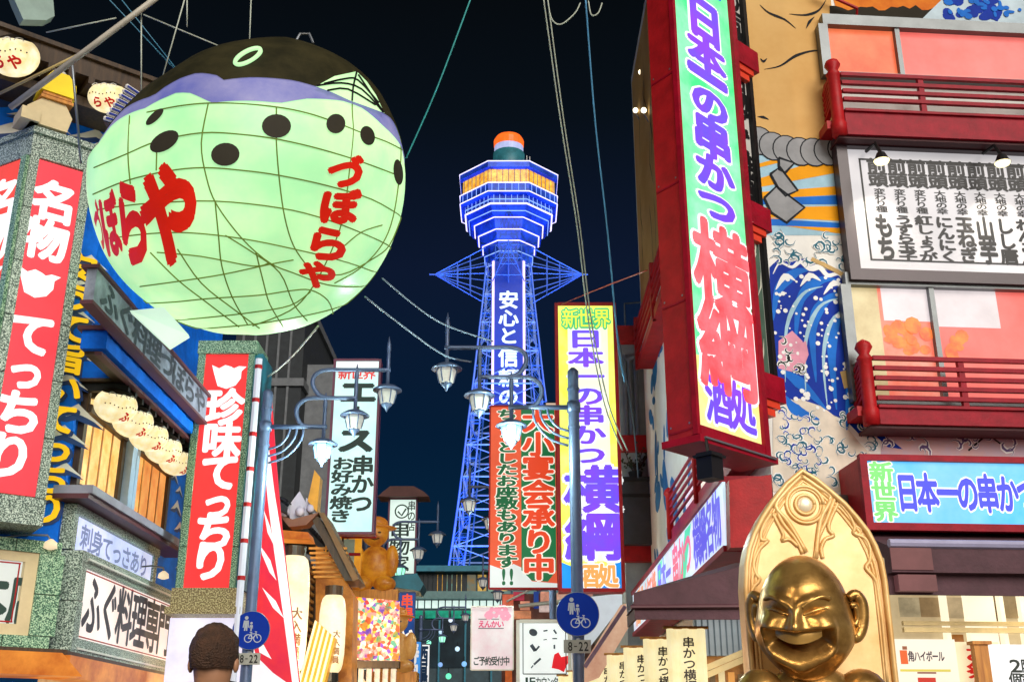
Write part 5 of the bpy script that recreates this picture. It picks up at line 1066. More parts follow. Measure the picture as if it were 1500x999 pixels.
fpart('painted_foam', m, MWH)
m = MB()
for l_ in ([(1150, 560), (1152, 480), (1175, 432), (1205, 420)], [(1180, 580), (1180, 500), (1200, 450), (1235, 436)], [(1212, 600), (1206, 520), (1222, 465), (1262, 450)]): m.ribbon(Q(smoothline(l_, 5)), .05, .0086, taper=True)
fpart('painted_water', m, MSK)
m = MB(); k = MB()
for i in range(150):
    x, y = rnd.uniform(1135, 1262), rnd.uniform(405, 610)
    if y > 575+ (x-1135)*.4: continue
    r_ = rnd.choice([.01, .014, .02, .026]); m.disc(*q(x, y), r_, r_, .0095+.00001*i, 8)
fpart('painted_foam', m, MWH)
def hooks(x0, x1, y0, y1, n, s, mt, seed):
    r2 = random.Random(seed); m = MB(); b = MB()
    for i in range(n):
        x, y = r2.uniform(x0, x1), r2.uniform(y0, y1); c_ = q(x, y); a0 = r2.uniform(0, 6.28); sg = r2.choice((-1, 1)); ss = s*r2.uniform(.6, 1.3)
        pts = [(c_[0]+ss*(1-t*.13)*math.cos(a0+sg*t*.7), c_[1]+ss*(1-t*.13)*math.sin(a0+sg*t*.7)) for t in range(8)]
        m.ribbon(pts, ss*.30, .011+.00002*i, taper=True); b.ribbon(pts, ss*.7, .0100+.00001*i, taper=True)
    fpart('painted_foam', b, MWH); fpart('painted_foam', m, mt)
hooks(1135, 1250, 342, 392, 34, .08, MTE, 1); hooks(1136, 1175, 500, 545, 9, .07, OUT, 2); hooks(1135, 1285, 600, 712, 75, .065, MTE, 3); hooks(1140, 1200, 590, 700, 25, .06, MBL, 13); hooks(1290, 1500, 628, 662, 26, .09, mat('mural_mauve', '6a5a88', .6, spec=.1), 4); hooks(1240, 1262, 345, 420, 10, .07, MTE, 6)
m = MB(); m.flat(Q([(1140, 500), (1160, 485), (1175, 500), (1180, 530), (1160, 545), (1140, 540)]), .0099); m.flat(Q([(1170, 505), (1180, 500), (1184, 520), (1178, 535), (1170, 525)]), .0125); fpart('painted_cloud', m, MPK)
m = MB(); m.flat(Q([(1132, 600), (1170, 584), (1205, 596), (1235, 620), (1260, 650), (1300, 690), (1300, 720), (1132, 720)]), .0072); fpart('painted_cloud', m, mat('mural_beige', 'e6dccc', .6, spec=.1))
m = MB(); m.flat(Q([(1290, 626), (1560, 630), (1560, 700), (1290, 700)]), .0052); fpart('painted_cloud', m, mat('mural_lilac', 'b8b0c8', .6, spec=.1, var=.2, scale=2, col2='cfa9a6'))
m = MB(); m.ribbon(Q([(1418, 660), (1446, 636), (1478, 660)]), .02, .009); fpart('painted_line', m, OUT)
m = MB(); m.ribbon(Q(smoothline([(1188, 380), (1225, 398), (1262, 422)], 4)), .05, .012); m.flat(Q([(1230, 545), (1250, 540), (1252, 565), (1236, 570)]), .012); fpart('painted_boat', m, mat('mural_tan', 'c8a870', .6, spec=.1))
# panel above the upper window: dusk and water
m = MB(); m.flat(Q([(1228, 28), (1560, 40), (1560, -60), (1205, -60)]), .006); fpart('painted_sky', m, mat('mural_dusk', 'e88a2a', .6, spec=.1, var=.2, col2='c9641c', scale=2))
m = MB(); 
pts = [(1215, 30)]+[(1215+i*9, 12+rnd.uniform(-4, 5)) for i in range(18)]+[(1372, 30)]; m.flat(Q(pts), .008); fpart('painted_trees', m, mat('mural_night', '2a2418', .6, spec=.1))
m = MB(); m.flat(Q([(1345, 34), (1385, -5), (1400, -60), (1560, -60), (1560, 40)]), .010); fpart('painted_sky', m, mat('mural_sky2', 'c8dce8', .6, spec=.1))
m = MB()
for i in range(26):
    x, y = rnd.uniform(1385, 1470), rnd.uniform(2, 28); m.disc(*q(x, y), rnd.uniform(.04, .1), rnd.uniform(.03, .08), .012+.0002*i, 10, rnd.uniform(0, 3))
fpart('painted_water', m, MBL)
m = MB()
for i in range(24):
    x, y = rnd.uniform(1385, 1500), rnd.uniform(2, 28); m.disc(*q(x, y), rnd.uniform(.02, .06), rnd.uniform(.02, .05), .019+.0002*i, 9)
fpart('painted_water', m, MLB)
# small red pipe stub
m = MB(); a_ = q(1190, -5); b_ = q(1250, 22); m.tube([(a_[0], a_[1], .12), (b_[0], b_[1], .12), (b_[0]+.02, b_[1]-.08, .02)], .02, 6)
single('red_pipe', 'thin red pipe above the corner of the upper window', 'pipe', m, M['red'], FF, (b_[0], b_[1], .1))
# side wall: mural and red balcony seen edge-on
rs = MB(); s_q = lambda x, y, n=0: FR.uv(x, y, n)
m = MB(); m.flat([(-20.9, 0), (-12, 0), (-12, 9.0), (-20.9, 9.0)], .003); fr_part(RB, FR, 'painted_sky', m, MWH)
m = MB(); m.flat([(-20.9, 9.2), (-11.05, 9.2), (-11.05, 15), (-20.9, 15)], .003); fr_part(RB, FR, 'painted_figure', m, SK)
m = MB()
for i in range(60):
    u = rnd.uniform(-20.5, -12); v = rnd.uniform(4.6, 8.2); m.disc(u, v, rnd.uniform(.1, .5), rnd.uniform(.06, .3), .005+.0001*i, 9, rnd.uniform(0, 3))
fr_part(RB, FR, 'painted_water', m, mat('mural_mid_blue', '2f7cc0', .6, spec=.1))
m = MB()
for i in range(40):
    u = rnd.uniform(-20.5, -12); v = rnd.uniform(9.4, 14.5); m.ribbon([(u, v), (u+rnd.uniform(-.3, .3), v-rnd.uniform(.3, 1.0)), (u+rnd.uniform(-.4, .4), v-1.4)], .05, .006+.0001*i, taper=True)
fr_part(RB, FR, 'painted_line', m, OUT)

# ---- windows and balconies on the front
GLS = lit('window_coral', 'f7837c', .85, col2='f26a60', var=.1, scale=.7); FRM = mat('window_frame_grey', '6f7476', .4, .5)
def window(name, lab, x0, y0, x1, y1, mull, panes):
    W = Thing(name, lab, 'window', FF, (q(x0, y1)[0], q(x0, y1)[1], 0)); a_ = q(x0, y1); b_ = q(x1, y0); U0, V0, U1, V1 = a_[0], a_[1], b_[0]+.6, q(x0, y0)[1]
    for i, (p0, p1, mt) in enumerate(panes):
        up0, up1 = q(p0, (y0+y1)/2)[0], q(p1, (y0+y1)/2)[0]; m = MB(); m.box(up0, up1 if i < len(panes)-1 else U1, V0+.05, V1-.05, .012, .03); W.part('pane', m, mt)
    m = MB(); m.box(U0, U1, V1-.08, V1+.06, .01, .12); m.box(U0-.06, U0+.05, V0, V1-.08, .01, .12); m.box(U0, U1, V0-.02, V0+.05, .01, .12); W.part('frame', m, FRM)
    m = MB()
    for xm in mull: u = q(xm, (y0+y1)/2)[0]; m.box(u-.025, u+.03, V0+.05, V1-.08, .03, .1)
    W.part('mullion', m, FRM); return W
window('window', 'upper coral glass window behind the upper red balcony', 1209, 36, 1500, 118, [1312], [(1209, 1312, lit('window_orange', 'f78a5c', .88, col2='f0603c', var=.15, scale=1)), (1312, 1500, GLS)])
Wl = window('window', 'lower coral glass window with orange objects behind the lower red balcony', 1252, 413, 1500, 592, [1368], [(1252, 1292, lit('window_beige', 'e8d8a8', .8, col2='c0a878', var=.2)), (1292, 1368, lit('window_pink', 'f4a08c', .9, col2='ef6a52', var=.3, scale=1.5)), (1368, 1500, GLS)])
m = MB(); p0, p1 = q(1372, 480), q(1455, 428); m.box(p0[0], p1[0], p0[1], p1[1], .031, .036); p0, p1 = q(1298, 510), q(1356, 425); m.box(p0[0], p1[0], p0[1]+.3, p1[1], .031, .036); Wl.part('poster', m, lit('poster_white', 'efe4e6', .85, var=.1))
rnd = random.Random(9)
for i in range(14):
    c_ = q(1300+rnd.uniform(0, 60), 470+rnd.uniform(0, 50)); m = MB(); m.disc(*c_, rnd.uniform(.05, .12), rnd.uniform(.04, .1), .032+.001*i, 9, rnd.uniform(0, 3)); Wl.part('food_picture', m, lit('food_orange', 'ff9440', .9, var=.2, col2='f8603a', scale=6))
for i in range(8):
    c_ = q(1385+rnd.uniform(0, 22), 490+rnd.uniform(0, 35)); m = MB(); m.disc(*c_, rnd.uniform(.04, .09), rnd.uniform(.04, .08), .034+.001*i, 9); Wl.part('food_picture', m, lit('food_orange', 'ff9440', .9))
def balcony(lab, n, xp, ytop, ys, yb0, yb1, slat_n):
    q2 = lambda x, y: FF.uv(x, y, n); up = q2(xp, ys[0])[0]; vt = q2(xp, ytop)[1]; B = Thing('balcony', lab, 'balcony', FF, (up, q2(xp, yb1)[1], n))
    v0, v1 = q2(xp, yb1)[1], q2(xp, yb0)[1]; vr = [q2(xp+40, y)[1] for y in ys]; E_ = 8.5
    m = MB(); m.box(up+.07, E_, v0, v1, n-.06, n); m.box(up+.07, E_, v0+.0, v0+.05, n, n+.02); m.box(up+.07, E_, v1, v1+.03, n-.08, n+.03); B.part('beam', m, M['dred'])
    m = MB(); m.box(up-.02, E_, v0-.03, v0, 0.02, n-.02); B.part('floor', m, mat('balcony_under', '4a0f18', .6))
    m = MB(); m.box(up+.08, E_, -.022, .022, -.045, .0); B.repeat('rail', m, M['dred'], [(0, v, n) for v in vr])
    m = MB(); m.lathe([(.085, v0), (.085, v0+.15), (.07, v0+.18), (.07, vt-.2), (.085, vt-.18), (.05, vt-.13), (.09, vt-.06), (.07, vt-.01), (.01, vt+.03)], cx=up, cz=n-.03, n=12); B.part('post', m, M['red'], smooth=True)
    m = MB(); m.box(-.03, .03, v1+.02, vr[0], -.05, .005); B.repeat('baluster', m, M['dred'], [(up+1.0+i*1.45, 0, n-.02) for i in range(5)])
    m = MB(); m.box(-.02, .02, v1+.02, vr[0], .02, n-.1) if 0 else m.bar((up-.0, v0+.15, .02), (up-.0, v0+.15, n-.05), .1, .25); B.part('side_beam', m, M['red'])
    m = MB()
    for j, v in enumerate(vr): m.bar((0, v-.0, 0.02), (0, v-.0, n-.08), .035, .04)
    m.v = [(x+up, y, z) for x, y, z in m.v]; B.part('side_rail', m, M['red'])
    m = MB(); m.bar((0, -.06, 0), (0, .06, .0001), .03, .03); m = MB(); m.bar((0, 0, -.14), (0, .12, .14), .05, .04); B.repeat('side_slat', m, M['red'], [(up-.02, v1+.05+i*(vr[0]-v1-.1)/slat_n, n*.5) for i in range(slat_n)])
    return B
balcony('upper red timber balcony with rails in front of the coral window', .32, 1222, 88, (109, 121, 133, 145), 163, 197, 6)
balcony('lower red timber balcony with rails above the blue lit sign', .36, 1268, 500, (524, 538.5, 553, 567.5, 582), 597, 621, 7)
# board of menu columns
BD = Thing('menu_board', 'large white board with black vertical menu lettering in a dark frame between the balconies', 'sign', FF, (q(1235, 400)[0], q(1235, 400)[1], .05))
n = .1; q2 = lambda x, y: FF.uv(x, y, n); a_ = q2(1262, 398); U0 = q2(1234, 218)[0]; V1 = q2(1234, 218)[1]; V0 = q2(1264, 397)[1]; U0 = (q2(1232, 218)[0]+q2(1263, 397)[0])/2; E_ = 8.0
m = MB(); m.box(U0, E_, V0, V1, .02, .09); BD.part('panel', m, mat('board_white_glow', 'e9e6ea', .45, var=.05, scale=.8, emi=.6))  # spotlight falling on the board is partly put in as its own glow
m = MB(); m.box(U0-.12, E_, V1, V1+.12, .02, .17); m.box(U0-.12, E_, V0-.13, V0, .02, .17); m.box(U0-.12, U0, V0, V1, .02, .17); BD.part('frame', m, mat('board_frame', '3a2630', .4))
m = MB(); b0 = U0+.15; m.box(b0, E_, V1-.13, V1-.11, .09, .095); m.box(b0, E_, V0+.13, V0+.15, .09, .095); m.box(b0, b0+.02, V0+.15, V1-.13, .09, .095); BD.part('border_line', m, M['black'])
cols = [('変わり種', 'もち'), ('変わり種', 'うずら玉子'), ('変わり種', '紅しょうが'), ('大地の幸', 'にんにく'), ('大地の幸', '玉ねぎ'), ('大地の幸', '山芋'), ('大地の幸', 'しし唐'), ('大地の幸', 'れんこん'), ('大地の幸', '椎茸'), ('大地の幸', 'なす')]
pit = .2995; H = V1-V0
xs = [(1266, 1314), (1293, 1340)]
uL = q2(1265, 240)[0]; uR = q2(1457, 244)[0]; pit = (uR-uL)/6.62
m = MB(); k_ = MB(); l_ = MB()
for i, (s1, s2) in enumerate(cols):
    uc = b0+.14+pit*.5+i*pit-.06; w_ = pit*.82
    vtext(m, '前頭', uc-w_/2, uc+w_/2, V0+.925*H, V0+.69*H, .093, .05, 8, .95)
    vtext(k_, s1, uc-w_*.3, uc+w_*.3, V0+.675*H, V0+.48*H, .093, .04, 6, .98)
    vtext(l_, s2, uc-w_*.46, uc+w_*.46, V0+.46*H, V0+.09*H, .093, .058, 8, .97)
BD.part('lettering', m, M['black']); BD.part('small_lettering', k_, M['black']); BD.part('item_lettering', l_, M['black'])
for i, (px, py, lab) in enumerate(((1291, 232, 'left clip spotlight lit above the white menu board'), (1468, 235, 'right clip spotlight lit above the white menu board'))):
    u, v = FF.uv(px, py, .5); T = Thing('spotlight', lab, 'lamp', FF, (u, v, .5), 'clip spotlights above the menu board')
    m = MB(); m.tube([(u, v+.28, .15), (u, v+.24, .4), (u, v+.06, .5)], .02, 6); m.lathe([(.03, .07), (.045, .06), (.08, -.02), (.09, -.03)], cx=u, cy=v, cz=.5, n=14); T.part('housing', m, M['black'])
    m = MB(); m.lathe([(.085, -.03), (.07, -.055), (.02, -.06)], cx=u, cy=v, cz=.5, n=14); T.part('bulb', m, lit('spot_bulb', 'fff0b8', 2.0, var=0))
    l = bpy.data.lights.new('spot_glow', 'SPOT'); l.energy = 70; l.color = (1, .88, .7); l.spot_size = math.radians(80); l.spot_blend = .8; l.shadow_soft_size = .05
    o = bpy.data.objects.new('spot_glow', l); COL.objects.link(o); o.location = FF.w(u, v-.08, .5); o.rotation_euler = (Vector(FF.w(u+.1, v-.9, 0))-o.location).to_track_quat('-Z', 'Y').to_euler()
# blue lit sign over the awning
BS = Thing('lit_sign', 'wide blue lit sign with violet lettering in a dark red box above the right awning', 'sign', FF, (q(1260, 770)[0], q(1260, 770)[1], .3))
n = .6; q2 = lambda x, y: FF.uv(x, y, n); U0 = q2(1263, 700)[0]; V1 = q2(1263, 669)[1]; V0 = q2(1275, 772)[1]; E_ = 7
m = MB(); m.box(U0, E_, V0, V1, .02, n-.03); BS.part('body', m, M['red'])
m = MB(); m.box(U0+.05, E_, V0+.04, V1-.04, n-.03, n); BS.part('panel', m, lit('panel_sky', '30b4ff', .95, col2='8cd2ff', var=.15, scale=.7))
m = MB(); m.box(U0-.02, E_, V1-.04, V1+.02, n-.03, n+.04); m.box(U0-.02, E_, V0-.03, V0+.04, n-.03, n+.04); m.box(U0-.02, U0+.05, V0+.04, V1-.04, n-.03, n+.04); BS.part('frame', m, M['dred'])
g = lambda x: q2(x, 715)[0]
HH = V1-V0
signtext(BS, [('h', '日本一の串かつ横綱', g(1313), g(1313)+(g(1500)-g(1313))*9/6.4, V0+.74*HH, V0+.24*HH)], halo=HW, col=lit('letter_indigo', '4a50f0', .95), z=n+.003, hb=.1, b=.05)
signtext(BS, [('v', '新世界', g(1278), g(1308), V0+.92*HH, V0+.08*HH)], halo=HW, col=lit('letter_yellow_green', '7fe07a', .9), z=n+.004, name='heading', hb=.12, b=.05)
# awning and lit shop below
AWR = Thing('awning', 'plum brown canvas awning with lilac top bar on the right shop front', 'awning', FF, (q(1300, 860)[0], q(1300, 860)[1], .5))
q3 = lambda x, y, n: FF.uv(x, y, n)
va = q3(1310, 800, .9)[1]; vb2 = q3(1310, 868, 1.0)[1]; vmid = q3(1360, 838, 1.0)[1]; U = q3(1306, 830, 1.0)[0]
m = MB(); prof = [(.02, va+.35), (.95, va), (1.0, va-.02), (1.0, vmid), (.9, vmid), (.9, vb2), (.86, vb2), (.86, va-.1), (.02, va+.2)]
vs = [(U, y, z) for z, y in prof]+[(7.5, y, z) for z, y in prof]; N = len(prof); m.add(vs, [(i, (i+1) % N, N+(i+1) % N, N+i) for i in range(N)]+[tuple(range(N))[::-1], tuple(range(N, 2*N))]); AWR.part('canvas', m, M['awn'])
m = MB(); m.tube([(U, va+.01, 1.0), (7.5, va+.01, 1.0)], .04, 8); AWR.part('bar', m, mat('lilac_bar', 'a8a6c8', .4))
m = MB(); m.box(U-.3, 7.5, va+.32, va+.48, .02, .3); m.box(U-.3, 7.5, va+.5, va+.62, .02, .2); AWR.part('cassette', m, mat('brown_cassette', '4a3a38', .5))
m = MB(); m.box(U+.0, U+.38, vmid+.02, va-.03, 1.0, 1.012); m.box(U+.05, U+.40, vb2+.02, vmid-.02, .9, 1.0); AWR.part('pink_lit_end', m, mat('pink_lit_canvas', 'a86a6c', .7, emi=.2))  # pink light on the awning end, painted as a faintly glowing patch
SF2 = Thing('lit_shop', 'warm bright lit shop front with cream posts and posters below the awning', 'shop front', FF, (3, 0, .1))
m = MB(); m.box(q(1300, 900)[0], 8, .1, q(1400, 850)[1]+.3, .01, .04); SF2.part('back_panel', m, lit('shop_tan', 'b8a078', .75, col2='e8d0a0', var=.3, scale=1.2))
for i, (x0, x1, y0, y1, c_) in enumerate(((1316, 1342, 876, 904, 'd8c49a'), (1346, 1370, 876, 904, 'a88a60'), (1384, 1404, 876, 906, 'c8b088'), (1452, 1456, 872, 910, '8a6a40'), (1464, 1484, 874, 906, 'b49a70'), (1400, 1406, 930, 999, 'c07830'), (1450, 1458, 930, 999, '8a5a2a'))):
    p0, p1 = q(x0, y1), q(x1, y0); m = MB(); m.box(p0[0], p1[0], p0[1], p1[1], .041, .06+.002*i); SF2.part('wall_panel', m, lit('wp_'+c_, c_, .7, var=.25, scale=3))
pos = []
for x0, x1 in ((1374, 1380), (1408, 1448), (1456, 1462), (1486, 1540)):
    a_, b_ = q(x0, 900)[0], q(x1, 900)[0]; m = MB(); m.box(a_, b_, .1, q(1400, 850)[1]+.25, .05, .14); SF2.part('post', m, lit('post_glow', 'fff4d4', .98, var=.03))
m = MB()
for y0, y1 in ((912, 918), (921, 928)): m.box(q(1310, 0+900)[0], 8, q(1310, y1)[1], q(1310, y0)[1], .145, .19)
SF2.part('rail', m, mat('rail_gold', 'd8c088', .3, .4))
n = .45
def poster(label, x0, y0, x1, y1, mt, items, n=.45, name='poster'):
    q2 = lambda x, y: FF.uv(x, y, n); a_ = q2(x0, y1); b_ = q2(x1, y0); T = Thing(name, label, 'poster', FF, (a_[0], a_[1], n)); m = MB(); m.box(a_[0], b_[0], a_[1], b_[1], n-.02, n); T.part('sheet', m, mt)
    for (kind, s, X0, Y0, X1, Y1, col) in items:
        p0, p1 = q2(X0, Y1), q2(X1, Y0); m = MB(); (vtext if kind == 'v' else htext)(m, s, p0[0], p1[0], p1[1], p0[1], n+.003, .035) if kind in 'vh' else m.box(p0[0], p1[0], p0[1], p1[1], n, n+.006)
        T.part('lettering' if kind in 'vh' else 'print', m, lit('pr_'+col, col, .75))
    return T
poster('white poster with orange bottle print and drink lettering at the left of the shop front', 1308, 936, 1398, 1020, lit('poster_cream', 'f8ecd8', .95), [('h', '角ハイボール', 1331, 954, 1382, 968, '4a3a44'), ('b', '', 1320, 952, 1328, 972, 'f06a30'), ('b', '', 1319, 980, 1392, 983, 'e8d860'), ('b', '', 1345, 992, 1370, 999, 'd83a2a'), ('b', '', 1344, 984, 1371, 986, '8a3a2a'), ('b', '', 1322, 946, 1328, 951, 'a06040')])
poster('cream poster with large red lettering beside the timber bracket', 1404, 940, 1462, 1020, lit('poster_warm', 'f6e2b8', .9), [('v', 'お祭り', 1424, 945, 1452, 1020, 'e03028')], n=.4)
poster('bright white poster with the number 2 at the right edge of the shop front', 1458, 944, 1540, 1030, lit('poster_bright', 'ffffff', 1.0), [('h', '2階', 1480, 966, 1512, 984, '3a4038'), ('h', '個室', 1480, 986, 1512, 1004, '3a4038')], n=.5)
m = MB(); a_ = FF.uv(1434, 1020, .5); b_ = FF.uv(1444, 944, .5); m.box(a_[0], b_[0], a_[1], b_[1], .46, .54); m.box(a_[0]-.02, b_[0]+.03, b_[1], b_[1]+.03, .44, .56)
single('timber_bracket', 'orange timber upright bracket in front of the red lettered poster', 'bracket', m, M['timber'], FF, (a_[0], a_[1], .5))
l = bpy.data.lights.new('shop_light', 'AREA'); l.energy = 30; l.size = 3; l.size_y = .3; l.shape = 'RECTANGLE'; l.color = (1, .85, .6)
o = bpy.data.objects.new('shop_light', l); COL.objects.link(o); o.location = FF.w(3.5, vb2+.12, .5); o.rotation_euler = (0, 0, 0)

# ================================================================ big green vertical sign
A0 = (1.51, 9.0); FG = Frame(A0, (.71, .71)); wG = 1.06; zb, zt = 3.90, 9.6
GS = Thing('vertical_sign', 'huge red box sign with glowing green face, violet and red lettering and yellow foot', 'sign', FG, (.5, zb, -.3))
B0 = (A0[0]+.71*wG, A0[1]+.71*wG); D0 = (A0[0]-.18, A0[1]+.24)
poly = [A0, B0, (B0[0]-.25, B0[1]+.3), D0]; m = MB(); m.prism(poly, zb, zt); m.v = [(x, z, -y) for x, y, z in m.v]; o = m.build('body', M['red'], GS.e); o.matrix_local = GS.e.matrix_world.inverted()@WORLD.mat()
gz = zb+.08; yz = 4.62
m = MB(); m.box(.03, wG-.07, yz, zt, .002, .02); GS.part('panel', m, lit('panel_green_lit', '46f58c', .95, col2='a8ffcc', var=.3, scale=1.4))
m = MB(); m.box(.03, wG-.07, gz, yz, .002, .02); GS.part('foot_panel', m, lit('panel_foot_yellow', 'ffe46a', .97, col2='fff6b0', var=.1, scale=2))
m = MB(); m.box(-.012, .03, zb, zt, .001, .05); m.box(wG-.07, wG+.01, zb, zt, .001, .06); m.box(.03, wG-.07, zb-.02, gz, .001, .055); m.box(-.05, wG+.05, zb-.08, zb-.02, -.3, .1); GS.part('frame', m, M['dred'])
m = MB(); m.box(.0, wG, zb-.05, zb-.035, .1, .12); GS.part('trim', m, M['steel'])
cy_ = [(1022, 36), (1031, 85), (1032, 122), (1034, 158), (1038, 205), (1040, 251), (1044, 300)]
it = []; hts = [.58, .5, .46, .52, .58, .56, .52]
V = lambda y, x=1035: FG.uv(x, y)[1]
m = MB(); m2 = MB()
cells = [('日', 5, 66), ('本', 60, 108), ('一', 100, 132), ('の', 128, 176), ('串', 170, 228), ('か', 224, 276), ('つ', 272, 320)]
for ch, ya, yb_ in cells:
    u0, u1 = .27, .80; va_, vb_ = V(ya+6), V(yb_)
    if ch == '一':
        c_ = (va_+vb_)/2; put(m, ch, u0-.02, c_-.28, u1, c_+.28, .024, .10, 12); put(m2, ch, u0-.02, c_-.28, u1, c_+.28, .030, .06, 8)
    else: put(m, ch, u0, vb_, u1, va_, .024, .12, 12); put(m2, ch, u0, vb_, u1, va_, .030, .065, 8)
GS.part('lettering_outline', m, HW); GS.part('lettering', m2, VI)
m = MB(); m2 = MB()
for ch, ya, yb_ in (('横', 344, 456), ('綱', 448, 574)):
    put(m, ch, .17, V(yb_, 1055), .93, V(ya, 1055), .024, .075, 14); put(m2, ch, .17, V(yb_, 1055), .93, V(ya, 1055), .031, .04, 8)
GS.part('lettering_outline', m, HW); GS.part('lettering', m2, lit('letter_coral_red', 'ff5058', .95, col2='ff7a84', var=.05, scale=3))
signtext(GS, [('h', '酒処', .17, .90, yz-.15, gz+.08)], halo=HW, col=VI, z=.024, name='foot_lettering', hb=.1, b=.045)
signtext(GS, [('v', '新世界', .62, .92, zt-.2, V(-2, 1045))], halo=lit('halo_blue', '2a70e0', .9), col=lit('letter_pale_yellow', 'ffee90', 1), z=.024, name='heading', hb=.1, b=.03)
FSD = Frame(D0, (A0[0]-D0[0], A0[1]-D0[1])); Ls = math.hypot(A0[0]-D0[0], A0[1]-D0[1])
for i in range(5):
    m = MB(); z_ = zb+.05+i*1.15; m.box(.01, Ls-.01, z_, z_+.018, 0, .006); o = m.build('seam', M['dred'], GS.e); o.matrix_local = GS.e.matrix_world.inverted()@FSD.mat()
    for u_ in (.04, Ls-.04):
        m = MB(); m.disc(u_, z_+.06, .010, .010, .004, 8); o = m.build('bolt', M['steel'], GS.e); o.matrix_local = GS.e.matrix_world.inverted()@FSD.mat()
# floodlight hanging under the sign
T = Thing('floodlight', 'black floodlight hanging under the huge green and red sign', 'lamp', FG, (.02, 3.6, .15)); m = MB(); m.box(-.06, .1, 3.5, 3.72, .05, .2); T.part('housing', m, M['black']); m = MB(); m.tube([(.02, 3.86, .1), (.02, 3.7, .12)], .015, 6); m.box(-.08, .12, 3.68, 3.70, .03, .22); T.part('bracket', m, M['black'])
# black and white sign behind it
F2 = Frame((2.14, 10.15), (.74, .67)); BW = Thing('calligraphy_sign', 'narrow tall sign of black and white brush calligraphy behind the huge green sign', 'sign', F2, (.2, 4.3, 0))
ub = F2.uv(1136, 570)[0]; zb2 = F2.uv(1130, 570)[1]
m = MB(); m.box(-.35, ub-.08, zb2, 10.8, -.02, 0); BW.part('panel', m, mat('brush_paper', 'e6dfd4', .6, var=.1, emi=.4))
m = MB(); m.box(ub-.06, ub, zb2-.02, 10.8, -.05, .04); m.box(-.35, ub-.08, zb2-.05, zb2, -.05, .03); BW.part('frame', m, M['black'])
m = MB(); m.box(.05, ub-.09, zb2+.02, zb2+1.75, .001, .004); BW.part('lower_panel', m, mat('grey_green_panel', '4f6a5a', .6, var=.2))
m = MB(); vtext(m, '元祖串かつの店横綱名物どて焼酒処', ub-.33, ub-.10, 10.7, zb2+1.8, .005, .07, 6, 1.05); BW.part('lettering', m, M['black'])
m = MB(); rnd = random.Random(4)
for i in range(26): u = rnd.uniform(.08, ub-.14); v = rnd.uniform(zb2+.1, zb2+1.6); m.ribbon([(u, v), (u+rnd.uniform(-.06, .08), v+.12), (u+rnd.uniform(-.05, .1), v+.28)], .025, .006+.0001*i, taper=True)
BW.part('brush_stroke', m, mat('brush_white', 'd8d8c8', .6))
for (px, py, n_, lab) in ((1096, 95, .1, 'upper red bracket beam between the green sign and the mural'), (1114, 330, .1, 'middle red bracket beam between the green sign and the mural'), (1134, 583, .1, 'lower red bracket beam below the calligraphy sign')):
    u, v = F2.uv(px, py, n_); T = Thing('bracket_beam', lab, 'beam', F2, (u, v, 0), 'red bracket beams of the huge sign')
    m = MB(); m.box(u-.17, u+.2, v-.02, v+.24, -.28, .1); T.part('beam', m, M['dred']); m = MB(); m.box(u-.19, u+.12, v-.09, v-.02, -.25, .08); m.box(u-.19, u+.06, v-.17, v-.1, -.2, .06); T.part('corbel', m, mat('orange_red', 'e8452a', .45))

# ================================================================ side street part of the right building
FX = Frame((2.15, 0), (0, -1)); sx = lambda x, y, n=0: FX.uv(x, y, n)
ST = Thing('strip_sign', 'long lit strip sign with small colourful lettering receding along the side of the mural building', 'sign', FX, (-15, 3.3, 0))
m = MB(); m.box(-20, -11.1, 3.34, 3.98, 0, .03); ST.part('panel', m, lit('strip_mix', 'bfeaf0', .92, col2='e8dcf8', var=.3, scale=1.2))
m = MB(); m.box(-20, -11.1, 3.98, 4.04, -.4, .06); m.box(-20, -11.1, 3.28, 3.34, -.4, .06); m.box(-20, -11.1, 3.34, 3.98, -.4, -.004); ST.part('frame', m, M['dred'])
for i, (s_, u0, u1, c_) in enumerate((('横綱名物', -13.1, -11.3, '5a58e8'), ('串かつ', -14.9, -13.3, 'f06a88'), ('日本一', -16.5, -15.1, '6a6cf0'), ('どて焼', -18.1, -16.7, 'f08a70'), ('酒処', -19.6, -18.3, 'f0a060'))):
    m = MB(); htext(m, s_, u0, u1, 3.94, 3.40, .032, .04); ST.part('lettering', m, lit('strip_'+c_, c_, .85))
m = MB(); m.flat([(-14.4, 3.36), (-13.9, 3.36), (-13.2, 3.96), (-13.7, 3.96)], .031); m.flat([(-16.9, 3.36), (-16.5, 3.36), (-15.9, 3.96), (-16.3, 3.96)], .031); ST.part('green_band', m, lit('strip_green', '3fd8a8', .9))
m = MB(); a_ = FY(10.9).uv(1070, 700); b_ = FY(10.9).uv(1130, 800); fr = FY(10.9)
m.prism([fr.uv(1068, 703), fr.uv(1130, 695), fr.uv(1134, 800), fr.uv(1070, 802)], -.35, 0)
single('sign_end_box', 'plain dark red square box end between the strip sign and the golden arch', 'box', m, M['red'], fr, (b_[0], b_[1], 0))
